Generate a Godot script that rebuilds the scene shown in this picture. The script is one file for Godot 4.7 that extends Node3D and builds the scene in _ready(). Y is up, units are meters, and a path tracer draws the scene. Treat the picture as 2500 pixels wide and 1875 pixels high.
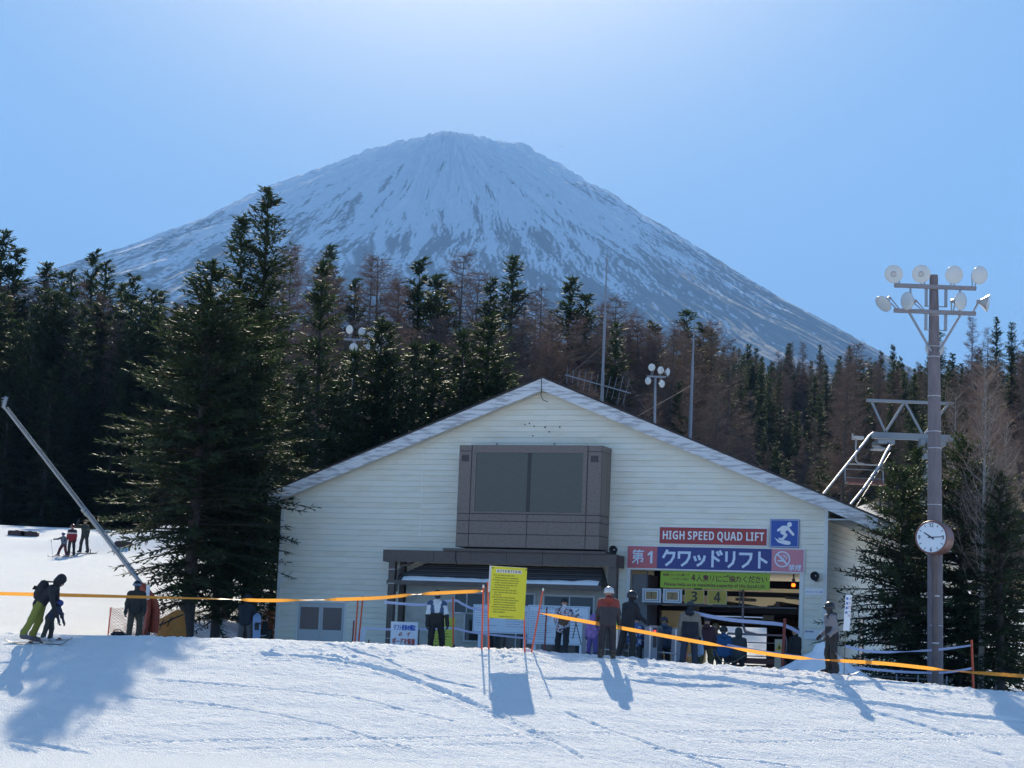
extends Node3D
# A ski lift station under a snowy volcano. Metres, y up; the camera stands at x = 0, z = 0 and looks along -z.

const STATION_TURN := -20.0
const STATION_BASE := Vector3(-7.482, 0.85, -68.3)
var rng := RandomNumberGenerator.new()
var mats := {}
var used := {}
var rough_noise := FastNoiseLite.new()
var fine_noise := FastNoiseLite.new()
var broad_noise := FastNoiseLite.new()


class MB:
	var v := PackedVector3Array()
	var n := PackedVector3Array()
	var c := PackedColorArray()
	var uv := PackedVector2Array()
	var i := PackedInt32Array()
	var tint := Color(1, 1, 1)
	var smooth := false
	var tinted := false
	var mapped := false

	func add(p: Vector3) -> int:
		v.append(p)
		if tinted:
			c.append(tint)
		return v.size() - 1

	# a, b, c run anticlockwise seen from the front; Godot wants them clockwise
	func tri(a: int, b: int, cc: int) -> void:
		i.append(a)
		i.append(cc)
		i.append(b)

	func quad(a: Vector3, b: Vector3, cc: Vector3, d: Vector3) -> void:
		var k := add(a)
		add(b)
		add(cc)
		add(d)
		if mapped:
			uv.append_array([Vector2(0, 1), Vector2(1, 1), Vector2(1, 0), Vector2(0, 0)])
		tri(k, k + 1, k + 2)
		tri(k, k + 2, k + 3)

	func box(lo: Vector3, hi: Vector3, t := Transform3D()) -> void:
		var p := []
		for q in 8:
			p.append(t * Vector3(hi.x if q & 1 else lo.x, hi.y if q & 2 else lo.y, hi.z if q & 4 else lo.z))
		for f in [[0, 4, 6, 2], [1, 3, 7, 5], [0, 1, 5, 4], [2, 6, 7, 3], [0, 2, 3, 1], [4, 5, 7, 6]]:
			quad(p[f[0]], p[f[1]], p[f[2]], p[f[3]])

	func bar(a: Vector3, b: Vector3, w: float, h: float, up := Vector3.UP) -> void:
		var d := (b - a).normalized()
		var s := d.cross(up).normalized()
		if s.length() < 0.5:
			s = d.cross(Vector3.RIGHT).normalized()
		var u := s.cross(d)
		box(Vector3(-w / 2, -h / 2, 0), Vector3(w / 2, h / 2, (b - a).length()), Transform3D(Basis(-s, u, d), a))

	# a prism over a flat outline (anticlockwise seen from +z of t)
	func prism(outline: PackedVector2Array, depth: float, t := Transform3D()) -> void:
		var idx := Geometry2D.triangulate_polygon(outline)
		var k := v.size()
		for z in [depth, 0.0]:
			for q in outline:
				add(t * Vector3(q.x, q.y, z))
		var m := outline.size()
		for q in range(0, idx.size(), 3):
			var aa := outline[idx[q]]
			var ccw := (outline[idx[q + 1]] - aa).cross(outline[idx[q + 2]] - aa) > 0
			var x := idx[q + 1] if ccw else idx[q + 2]
			var y := idx[q + 2] if ccw else idx[q + 1]
			tri(k + idx[q], k + x, k + y)
			tri(k + m + idx[q], k + m + y, k + m + x)
		for q in m:
			var e := (q + 1) % m
			quad(t * Vector3(outline[q].x, outline[q].y, 0), t * Vector3(outline[e].x, outline[e].y, 0), t * Vector3(outline[e].x, outline[e].y, depth), t * Vector3(outline[q].x, outline[q].y, depth))

	func tube(path: PackedVector3Array, radii: PackedFloat32Array, sides := 8, caps := true) -> void:
		var k := v.size()
		var m := path.size()
		var side := Vector3.ZERO
		for q in m:
			var d := (path[mini(q + 1, m - 1)] - path[maxi(q - 1, 0)]).normalized()
			if side == Vector3.ZERO:
				side = d.cross(Vector3.UP if absf(d.y) < 0.9 else Vector3.RIGHT).normalized()
			side = (side - d * side.dot(d)).normalized()
			var up := d.cross(side)
			for j in sides:
				var a := TAU * j / sides
				add(path[q] + (side * cos(a) + up * sin(a)) * radii[q])
		for q in m - 1:
			for j in sides:
				var e := (j + 1) % sides
				tri(k + q * sides + j, k + q * sides + e, k + (q + 1) * sides + e)
				tri(k + q * sides + j, k + (q + 1) * sides + e, k + (q + 1) * sides + j)
		if caps:
			for z in [0, m - 1]:
				var cc := add(path[z])
				for j in sides:
					var e := (j + 1) % sides
					if z == 0:
						tri(cc, k + e, k + j)
					else:
						tri(cc, k + z * sides + j, k + z * sides + e)

	func rod(a: Vector3, b: Vector3, r: float, sides := 8, r2 := -1.0) -> void:
		tube(PackedVector3Array([a, b]), PackedFloat32Array([r, r if r2 < 0 else r2]), sides)

	# points are (radius, height) turned round y of t
	func lathe(points: PackedVector2Array, sides := 16, t := Transform3D()) -> void:
		var k := v.size()
		for q in points:
			for j in sides:
				var a := TAU * j / sides
				add(t * Vector3(q.x * cos(a), q.y, -q.x * sin(a)))
		for q in points.size() - 1:
			for j in sides:
				var e := (j + 1) % sides
				tri(k + q * sides + j, k + q * sides + e, k + (q + 1) * sides + e)
				tri(k + q * sides + j, k + (q + 1) * sides + e, k + (q + 1) * sides + j)

	# a strip of tape: width along `side`
	func strip(path: PackedVector3Array, sides: PackedVector3Array) -> void:
		for q in path.size() - 1:
			quad(path[q] - sides[q], path[q + 1] - sides[q + 1], path[q + 1] + sides[q + 1], path[q] + sides[q])

	func normals() -> void:
		n.resize(v.size())
		n.fill(Vector3.ZERO)
		for q in range(0, i.size(), 3):
			var a := v[i[q]]
			var f := (v[i[q + 2]] - a).cross(v[i[q + 1]] - a)
			n[i[q]] += f
			n[i[q + 1]] += f
			n[i[q + 2]] += f
		for q in n.size():
			n[q] = n[q].normalized() if n[q].length_squared() > 1e-20 else Vector3.UP

	func mesh() -> ArrayMesh:
		var a := []
		a.resize(Mesh.ARRAY_MAX)
		if smooth and n.size() != v.size():
			normals()
		a[Mesh.ARRAY_VERTEX] = v
		if n.size() == v.size():
			a[Mesh.ARRAY_NORMAL] = n
		if tinted:
			a[Mesh.ARRAY_COLOR] = c
		if mapped and uv.size() == v.size():
			a[Mesh.ARRAY_TEX_UV] = uv
		a[Mesh.ARRAY_INDEX] = i
		var m := ArrayMesh.new()
		m.add_surface_from_arrays(Mesh.PRIMITIVE_TRIANGLES, a)
		return m


func mb(smooth := false, tinted := false) -> MB:
	var m := MB.new()
	m.smooth = smooth
	m.tinted = tinted
	return m


# base colours are linear
func mat(called: String, r: float, g: float, b: float, rough := 0.7, metal := 0.0) -> StandardMaterial3D:
	if mats.has(called):
		return mats[called]
	var m := StandardMaterial3D.new()
	m.resource_name = called
	m.albedo_color = Color(r, g, b).linear_to_srgb()
	m.roughness = rough
	m.metallic = metal
	m.cull_mode = BaseMaterial3D.CULL_DISABLED
	mats[called] = m
	return m


func vmat(called: String, rough := 0.8) -> StandardMaterial3D:
	if not mats.has(called):
		var m := mat(called, 1, 1, 1, rough)
		m.vertex_color_use_as_albedo = true
	return mats[called]


func noise_tex(size: int, freq: float, octaves: int, ramp: Array, seed_: int, stretch := false) -> NoiseTexture2D:
	var t := NoiseTexture2D.new()
	var nz := FastNoiseLite.new()
	nz.noise_type = FastNoiseLite.TYPE_SIMPLEX_SMOOTH
	nz.frequency = freq
	nz.fractal_octaves = octaves
	nz.seed = seed_
	t.noise = nz
	t.width = size
	t.height = size
	t.seamless = true
	t.normalize = true
	if ramp:
		var g := Gradient.new()
		var offs := PackedFloat32Array()
		var cols := PackedColorArray()
		for e in ramp:
			offs.append(e[0])
			cols.append(e[1].linear_to_srgb())
		g.offsets = offs
		g.colors = cols
		t.color_ramp = g
	return t


func grey(x: float) -> Color:
	return Color(x, x, x)


func numbered(called: String) -> String:
	if not used.has(called):
		used[called] = 0
		return called
	used[called] += 1
	return "%s_%03d" % [called, used[called]]


func thing(called: String, label: String, category: String, where := Vector3.ZERO, turn := 0.0, group := "") -> Node3D:
	var o := Node3D.new()
	o.name = numbered(called)
	add_child(o)
	o.position = where
	o.rotation_degrees.y = turn
	tag(o, label, category, group)
	return o


func tag(o: Node3D, label: String, category: String, group := "") -> Node3D:
	o.set_meta("label", label)
	o.set_meta("category", category)
	if group:
		o.set_meta("group", group)
	return o


func obj(called: String, m: MB, material: Material, parent: Node3D = null) -> MeshInstance3D:
	return put(called, m.mesh(), material, parent)


func put(called: String, mesh: Mesh, material: Material, parent: Node3D = null) -> MeshInstance3D:
	var o := MeshInstance3D.new()
	o.mesh = mesh
	o.material_override = material
	if parent:
		o.name = called
		parent.add_child(o, true)
	else:
		o.name = numbered(called)
		add_child(o)
	return o


# one mesh that is a thing by itself, with its vertices given round `where`
func single(called: String, m: MB, material: Material, label: String, category: String, where := Vector3.ZERO, turn := 0.0, group := "") -> MeshInstance3D:
	var o := obj(called, m, material)
	o.position = where
	o.rotation_degrees.y = turn
	tag(o, label, category, group)
	return o


func structure(o: Node3D) -> Node3D:
	o.set_meta("kind", "structure")
	return o


# a thing on the station's front, in the station's own axes: x along the front, y up, z out of it
func on_front(called: String, label: String, category: String, at_: Vector3, group := "") -> Node3D:
	var t := station_axes()
	return thing(called, label, category, t * at_, STATION_TURN, group)


func station_axes() -> Transform3D:
	return Transform3D(Basis(Vector3.UP, deg_to_rad(STATION_TURN)), STATION_BASE)


func words(text: String, size: float, material: Material, parent: Node3D, at_: Vector3, bold := true, wide := 1.0, depth := 0.004, center := true) -> void:
	var t := TextMesh.new()
	var fnt := SystemFont.new()
	fnt.font_names = PackedStringArray(["Droid Sans"])
	fnt.font_weight = 700 if bold else 400
	t.font = fnt
	t.text = text
	t.font_size = 32
	t.pixel_size = size / 32.0 / 0.72   # size is the height of a capital
	t.depth = depth
	t.curve_step = 2.0
	t.horizontal_alignment = HORIZONTAL_ALIGNMENT_CENTER if center else HORIZONTAL_ALIGNMENT_LEFT
	var o := put("lettering", t, material, parent)
	o.position = at_ + Vector3(0, 0, depth / 2 + 0.001)
	o.scale = Vector3(wide, 1, 1)


func smooth01(a: float, b: float, x: float) -> float:
	return smoothstep(a, b, x)


func _ready() -> void:
	rng.seed = 20240113
	for e in [[rough_noise, 7.0, 3, 3], [fine_noise, 1.0, 4, 5], [broad_noise, 0.02, 3, 9]]:
		e[0].noise_type = FastNoiseLite.TYPE_SIMPLEX_SMOOTH
		e[0].frequency = e[1]
		e[0].fractal_octaves = e[2]
		e[0].seed = e[3]
	make_camera_and_light()
	make_ground()
	make_mountain()
	make_station()
	make_signs()
	make_trees()
	make_lamps_and_lift()
	make_ropes_and_fences()
	make_people()
	make_small_things()


func make_camera_and_light() -> void:
	var cam := Camera3D.new()
	cam.name = "camera"
	add_child(cam)
	cam.position = Vector3(0, 1.6, 0)
	cam.basis = Basis(Vector3.RIGHT, deg_to_rad(7.43)) * Basis(Vector3.BACK, deg_to_rad(2.3))
	cam.fov = 21.24
	cam.near = 0.5
	cam.far = 30000
	cam.current = true
	var sky := ProceduralSkyMaterial.new()
	sky.sky_top_color = Color(0.012, 0.036, 0.12).linear_to_srgb()
	sky.sky_horizon_color = Color(0.26, 0.50, 0.85).linear_to_srgb()
	sky.sky_curve = 0.50
	sky.ground_horizon_color = Color(0.33, 0.55, 0.85).linear_to_srgb()
	sky.ground_bottom_color = Color(0.30, 0.34, 0.40).linear_to_srgb()
	sky.sun_angle_max = 34.0
	sky.sun_curve = 0.25
	var env := Environment.new()
	env.background_mode = Environment.BG_SKY
	env.sky = Sky.new()
	env.sky.sky_material = sky
	env.tonemap_mode = Environment.TONE_MAPPER_LINEAR
	env.tonemap_exposure = 1.75
	env.sdfgi_enabled = true
	env.ssao_enabled = true
	env.ssil_enabled = true
	env.fog_enabled = true
	env.fog_density = 0.00008
	env.fog_light_color = Color(0.28, 0.55, 1.0).linear_to_srgb()
	var we := WorldEnvironment.new()
	we.name = "world_environment"
	we.environment = env
	add_child(we)
	var sun := DirectionalLight3D.new()
	sun.name = "sun"
	sun.light_color = Color(1.0, 0.91, 0.73).linear_to_srgb()
	sun.light_energy = 1.6
	sun.light_angular_distance = 0.53
	sun.shadow_enabled = true
	add_child(sun)
	# the sun stands 29 degrees high, straight ahead of the camera
	sun.rotation_degrees = Vector3(-29, 182.2, 0)


const CREST := [[-40.0, -0.1], [-12.2, -0.05], [-7.4, 0.02], [-5.2, 0.06], [-2.2, 0.03], [0.76, 0.03], [2.76, -0.03], [4.8, -0.14], [6.8, -0.2], [8.8, -0.28], [10.8, -0.43], [12.8, -0.52], [40.0, -1.0]]


func crest(x: float) -> float:
	for q in CREST.size() - 1:
		if x < CREST[q + 1][0]:
			var a: Array = CREST[q]
			var b: Array = CREST[q + 1]
			return lerpf(a[1], b[1], clampf((x - a[0]) / (b[0] - a[0]), 0, 1))
	return -1.0


# height of the snow, without its small relief
func ground(x: float, z: float) -> float:
	var d := -z
	var c := 1.6 + crest(x)
	var y: float
	if d < 50.0:
		var t := 50.0 - d
		var g := 0.225 * (sqrt(t * t + 0.3) - 0.548)
		if t > 10.0:
			g = 2.13 + 1.1 * (1.0 - exp(-(t - 10.0) * 0.2))
		y = c - g
		if t > 16.0:
			y = lerpf(y, 0.0, smooth01(16, 46, t))
	else:
		y = lerpf(c - 0.02 * (d - 50.0), lerpf(1.4, 0.85, smooth01(-9.5, -5.5, x)), smooth01(53.0, 64.0, d))
	var east := smooth01(-22.0, -4.0, x - 0.36 * (d - 66.0))
	# the open piste climbs to a lip, with level ground and the wood behind it
	var r := clampf(d - 62.0, 0.0, 68.0)
	var west_rise := 0.07 * r + 0.00045 * r * r - 0.6 * smooth01(130, 140, d) + 0.03 * maxf(0.0, minf(d, 420.0) - 190.0)
	r = clampf(d - 94.0, 0.0, 108.0)
	var east_rise := 0.2 * r + 0.11 * clampf(d - 202.0, 0.0, 240.0)
	y += lerpf(west_rise, east_rise, maxf(east, smooth01(190, 300, d)))
	# a snow bank by the trees
	var mx := x + 17.5
	var mz := d - 116.0
	y += 1.5 * exp(-(mx * mx / 40.0 + mz * mz / 16.0))
	if d > 70.0:
		y += broad_noise.get_noise_2d(x, z) * smooth01(70, 140, d) * 1.2
	return y


func gp(x: float, d: float, sink := 0.0) -> Vector3:
	return Vector3(x, ground(x, -d) - sink, -d)


const TRACKS := [
	# half width, depth, points (x, distance)
	[0.16, 0.030, [Vector2(-5.537, 47.928), Vector2(-4.383, 47.804), Vector2(-3.01, 47.196), Vector2(-1.926, 46.157), Vector2(-1.057, 44.822), Vector2(-0.151, 43.415), Vector2(0.942, 41.542)]],
	[0.07, 0.022, [Vector2(-3.826, 47.929), Vector2(-2.426, 46.841), Vector2(-1.158, 45.166), Vector2(-0.244, 43.905), Vector2(0.701, 42.412), Vector2(1.65, 40.548)]],
	[0.045, 0.020, [Vector2(-7.248, 40.25), Vector2(-4.141, 40.816), Vector2(-0.944, 41.544), Vector2(2.384, 42.536)]],
	[0.04, 0.018, [Vector2(-5.451, 39.902), Vector2(-2.515, 40.615), Vector2(0.694, 41.335)]],
	[0.22, 0.030, [Vector2(3.202, 47.779), Vector2(5.133, 48.122), Vector2(6.852, 47.438), Vector2(8.175, 46.922), Vector2(9.957, 46.554), Vector2(11.849, 46.746)]],
	[0.14, 0.022, [Vector2(3.481, 47.69), Vector2(5.474, 47.739), Vector2(7.286, 47.198), Vector2(9.489, 46.522)]],
	[0.35, -0.020, [Vector2(8.141, 46.726), Vector2(9.333, 45.743), Vector2(10.086, 45.052), Vector2(10.536, 43.947), Vector2(10.868, 42.851)]],
	[0.05, 0.020, [Vector2(3.251, 42.904), Vector2(5.922, 43.882), Vector2(8.632, 44.441), Vector2(11.516, 45.425)]],
	[0.045, 0.020, [Vector2(4.229, 42.466), Vector2(6.701, 43.285), Vector2(9.941, 44.397)]],
	[0.07, 0.022, [Vector2(3.159, 41.55), Vector2(3.965, 41.383), Vector2(5.184, 41.326), Vector2(5.971, 41.121)]],
	[0.12, 0.022, [Vector2(-9.361, 40.142), Vector2(-8.304, 39.666), Vector2(-7.142, 38.935), Vector2(-6.469, 38.61)]],
	[0.12, 0.020, [Vector2(-9.331, 39.713), Vector2(-8.405, 39.098), Vector2(-7.663, 38.515)]],
	[0.07, 0.018, [Vector2(1.406, 43.902), Vector2(2.228, 42.811), Vector2(3.327, 41.608), Vector2(4.386, 40.692)]],
	[0.06, 0.016, [Vector2(-7.524, 45.268), Vector2(-5.131, 44.757), Vector2(-3.241, 44.427), Vector2(-0.987, 42.793)]],
	[0.06, 0.016, [Vector2(-7.946, 43.782), Vector2(-5.966, 43.276), Vector2(-3.453, 42.048), Vector2(-1.709, 40.541)]],
	[0.30, 0.020, [Vector2(1.228, 48.824), Vector2(3.652, 48.818), Vector2(5.601, 48.91), Vector2(8.458, 48.586), Vector2(11.421, 48.899)]],
]


func track_relief(x: float, d: float) -> float:
	var h := 0.0
	for t in TRACKS:
		var w: float = t[0]
		var pts: Array = t[2]
		for q in pts.size() - 1:
			var a: Vector2 = pts[q]
			var b: Vector2 = pts[q + 1]
			if d < minf(a.y, b.y) - 1.0 or d > maxf(a.y, b.y) + 1.0 or x < minf(a.x, b.x) - 0.05 or x > maxf(a.x, b.x) + 0.05:
				continue
			var ab := b - a
			var f := clampf((Vector2(x, d) - a).dot(ab) / ab.length_squared(), 0, 1)
			var off := (Vector2(x, d) - a - ab * f).length() + rough_noise.get_noise_1d(x * 0.12 + d) * 0.03
			if off < w * 2.2:
				var u := off / w
				h += t[1] * (-1.0 if u < 0.8 else lerpf(-1.0, 0.75, smooth01(0.8, 1.15, u)) if u < 1.15 else 0.75 * (1.0 - smooth01(1.15, 2.2, u)))
				break
	return h


func axis(stops: Array) -> PackedFloat32Array:
	# stops: [from, step] ... last [to]
	var out := PackedFloat32Array()
	for q in stops.size() - 1:
		var a: float = stops[q][0]
		var b: float = stops[q + 1][0]
		var m := int(ceil((b - a) / stops[q][1]))
		for k in m:
			out.append(a + (b - a) * k / m)
	out.append(stops[-1][0])
	return out


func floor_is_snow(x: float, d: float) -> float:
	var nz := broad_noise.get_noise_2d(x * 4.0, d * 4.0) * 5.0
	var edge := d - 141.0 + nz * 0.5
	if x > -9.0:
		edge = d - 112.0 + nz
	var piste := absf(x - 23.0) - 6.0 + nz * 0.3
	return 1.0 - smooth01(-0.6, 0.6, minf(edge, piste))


func make_ground() -> void:
	var xs := axis([[-900.0, 100.0], [-300.0, 20.0], [-80.0, 4.0], [-36.0, 0.9], [-14.6, 0.06], [14.6, 0.9], [40.0, 4.0], [90.0, 20.0], [300.0, 100.0], [900.0]])
	var ds := axis([[-1500.0, 200.0], [-200.0, 30.0], [-40.0, 8.0], [32.0, 1.0], [39.4, 0.06], [51.4, 0.5], [64.0, 1.2], [150.0, 4.0], [300.0, 20.0], [700.0, 100.0], [1500.0]])
	var m := mb(false, true)
	var nx := xs.size()
	m.v.resize(nx * ds.size())
	m.c.resize(m.v.size())
	m.n.resize(m.v.size())
	var k := 0
	for d in ds:
		for x in xs:
			var y := ground(x, -d)
			if absf(x) < 14.7 and d > 39.0 and d < 51.6:
				var e := smooth01(39.0, 39.6, d) * (1.0 - smooth01(50.6, 51.4, d)) * (1.0 - smooth01(14.2, 14.6, absf(x)))
				var lump := rough_noise.get_noise_2d(x * 0.55, d * 0.9)
				var churned := smooth01(45.0, 49.5, d) * clampf(0.55 + broad_noise.get_noise_2d(x * 12.0, d * 9.0) * 1.6, 0.1, 1.3)
				y += e * (fine_noise.get_noise_2d(x * 0.35, d * 0.8) * 0.028 + lump * 0.016 + churned * (maxf(0.0, rough_noise.get_noise_2d(x * 0.42 + 40.0, d * 0.42) - 0.12) * 0.10))
				y += e * track_relief(x, d)
			elif d > 51 and d < 135:
				y += fine_noise.get_noise_2d(x * 0.12, d * 0.5) * 0.07 + rough_noise.get_noise_2d(x * 0.05, d * 0.12) * 0.04
			m.v[k] = Vector3(x, y, -d)
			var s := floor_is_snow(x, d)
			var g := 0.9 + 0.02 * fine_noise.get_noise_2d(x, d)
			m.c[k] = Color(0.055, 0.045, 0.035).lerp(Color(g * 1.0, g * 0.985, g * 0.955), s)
			k += 1
	for q in ds.size() - 1:
		for j in nx - 1:
			var a := q * nx + j
			m.tri(a, a + 1, a + nx)
			m.tri(a + 1, a + nx + 1, a + nx)
	m.smooth = true
	m.n.clear()
	var snow := vmat("snow", 0.9)
	snow.metallic_specular = 0.12
	snow.heightmap_enabled = true
	snow.heightmap_texture = noise_tex(1024, 0.045, 5, [], 71)
	snow.heightmap_scale = 3.4
	snow.uv1_triplanar = true
	snow.uv1_world_triplanar = true
	snow.uv1_scale = Vector3(0.4, 0.4, 0.4)
	structure(obj("snow_ground", m, snow))


# the volcano, nine kilometres off: half profiles as [distance from the axis, height above the valley floor]
const AXIS := Vector3(-331.0, 0.0, -9000.0)
const FLANK_WEST := [[0.0, 2298.0], [37.0, 2295.0], [100.0, 2260.0], [246.0, 2226.0], [408.0, 2153.0], [534.0, 2101.0], [821.0, 1967.0], [1070.0, 1816.0], [1479.0, 1623.0], [1900.0, 1430.0], [3000.0, 960.0], [5200.0, 300.0], [7000.0, 60.0]]
const FLANK_EAST := [[0.0, 2298.0], [84.0, 2281.0], [232.0, 2255.0], [344.0, 2241.0], [400.0, 2205.0], [495.0, 2153.0], [607.0, 2091.0], [626.0, 2066.0], [701.0, 2039.0], [870.0, 1933.0], [1019.0, 1846.0], [1318.0, 1653.0], [1503.0, 1540.0], [1743.0, 1412.0], [2200.0, 1180.0], [3000.0, 820.0], [5200.0, 260.0], [7000.0, 60.0]]
const FLANK_FRONT := [[0.0, 2298.0], [120.0, 2265.0], [344.0, 2120.0], [700.0, 1890.0], [1019.0, 1670.0], [1500.0, 1370.0], [2000.0, 1090.0], [2600.0, 800.0], [3400.0, 500.0], [5200.0, 200.0], [7000.0, 60.0]]


func along(table: Array, x: float) -> float:
	for q in table.size() - 1:
		if x <= table[q + 1][0]:
			return lerpf(table[q][1], table[q + 1][1], (x - table[q][0]) / (table[q + 1][0] - table[q][0]))
	return table[-1][1]


func make_mountain() -> void:
	var ridge := FastNoiseLite.new()
	ridge.noise_type = FastNoiseLite.TYPE_SIMPLEX_SMOOTH
	ridge.frequency = 1.0
	ridge.fractal_octaves = 4
	ridge.seed = 31
	var turns := PackedFloat32Array()
	# angle 0 looks at the camera, negative to the west (left)
	for e in axis([[-180.0, 6.0], [-112.0, 0.3], [112.0, 6.0], [180.0]]):
		turns.append(deg_to_rad(e))
	var rs := axis([[0.0, 12.0], [400.0, 14.0], [2400.0, 60.0], [4200.0, 300.0], [7000.0]])
	var m := mb(true, true)
	var nt := turns.size()
	for r in rs:
		for a in turns:
			var side := clampf(absf(sin(a)), 0, 1)
			var flank: float = along(FLANK_WEST if a < 0 else FLANK_EAST, r)
			var h := lerpf(along(FLANK_FRONT, r), flank, side * side * side)
			var body := smooth01(60, 500, r)
			# ribs and gullies run down the slope and wander a little
			var wander := a + 0.05 * ridge.get_noise_2d(a * 3.0, r * 0.0016 + 9.0)
			var arm := 3.0 + r * 0.004
			var big := ridge.get_noise_2d(wander * 7.0, r * 0.0005)
			var rib := ridge.get_noise_2d(wander * 26.0, r * 0.0011 + 4.0)
			var fin := ridge.get_noise_2d(wander * arm * 16.0, r * 0.004 + 20.0)
			h += body * (big * 26.0 + rib * 17.0 + (1.0 - absf(fin)) * 7.0)
			h += (1.0 - smooth01(900, 1700, r)) * smooth01(20, 120, r) * ridge.get_noise_2d(a * 17.0 + 80.0, r * 0.02) * 11.0
			h += (1.0 - smooth01(260, 700, r)) * ridge.get_noise_2d(a * 6.0 + 50.0, r * 0.011) * 24.0
			m.v.append(Vector3(AXIS.x + r * sin(a), h, AXIS.z + r * cos(a)))
			# snow lies high up and in the gullies, bare scoria on the ribs and low down
			var t := clampf((h - 900.0) / 1300.0, -0.5, 1.0)
			var grain := ridge.get_noise_2d(wander * arm * 15.0 + 70.0, r * 0.0060)
			var streak := ridge.get_noise_2d(wander * 42.0 + 11.0, r * 0.0022)
			var patch := ridge.get_noise_2d(wander * 9.0 + 31.0, r * 0.0019 + 3.0)
			var amount := t * 2.0 - 0.74 + grain * 0.70 + streak * 0.50 + patch * 0.85 - rib * 0.45
			if a > 0.75:
				amount -= (0.30 - 0.5 * streak) * smooth01(0.75, 1.25, a) * smooth01(300, 900, r)
			var s := smooth01(0.16, 0.34, amount) * 0.96
			var rock := Color(0.085, 0.075, 0.075).lerp(Color(0.13, 0.10, 0.085), clampf(0.5 + streak, 0, 1))
			m.c.append(rock.lerp(Color(0.88, 0.90, 0.93), s))
	for q in rs.size() - 1:
		for j in nt - 1:
			var k := q * nt + j
			m.tri(k, k + nt, k + 1)
			m.tri(k + 1, k + nt, k + nt + 1)
	structure(obj("mountain", m, vmat("mountain_face", 0.85)))


const WIDE := 18.3
const LONG := 30.0
const EAVE := 5.5
const PITCH := 0.4
const COURSE := 0.18
const GATE := [12.15, 17.5, 3.42]     # the lift gateway: from, to, height
const DOOR := [0.72, 2.54, 2.16]


func weathered(called: String, clean: Color, worn: Color, amount: float, scale_: Vector3, seed_: int, rough := 0.75) -> StandardMaterial3D:
	if mats.has(called):
		return mats[called]
	var m := mat(called, 1, 1, 1, rough)
	m.albedo_texture = noise_tex(512, 0.02, 5, [[0.0, worn], [amount - 0.06, worn.lerp(clean, 0.25)], [amount + 0.06, clean.lerp(worn, 0.12)], [1.0, clean]], seed_)
	m.uv1_triplanar = true
	m.uv1_scale = scale_
	return m


func lap_board(a0: float, a1: float, b0: float, b1: float, h0: float, h1: float) -> MB:
	# bottom edge a0..a1 at h0, top edge b0..b1 at h1; the foot stands proud of the board below
	var m := mb()
	var f := 0.034
	var g := 0.012
	h0 += 0.008
	h1 -= 0.004
	m.quad(Vector3(a0, h0, f), Vector3(a1, h0, f), Vector3(b1, h1, g), Vector3(b0, h1, g))
	m.quad(Vector3(a0, h0, 0.001), Vector3(a1, h0, 0.001), Vector3(a1, h0, f), Vector3(a0, h0, f))
	m.quad(Vector3(a0, h0, 0.001), Vector3(a0, h0, f), Vector3(b0, h1, g), Vector3(b0, h1, 0.001))
	m.quad(Vector3(a1, h0, f), Vector3(a1, h0, 0.001), Vector3(b1, h1, 0.001), Vector3(b1, h1, g))
	return m


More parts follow.
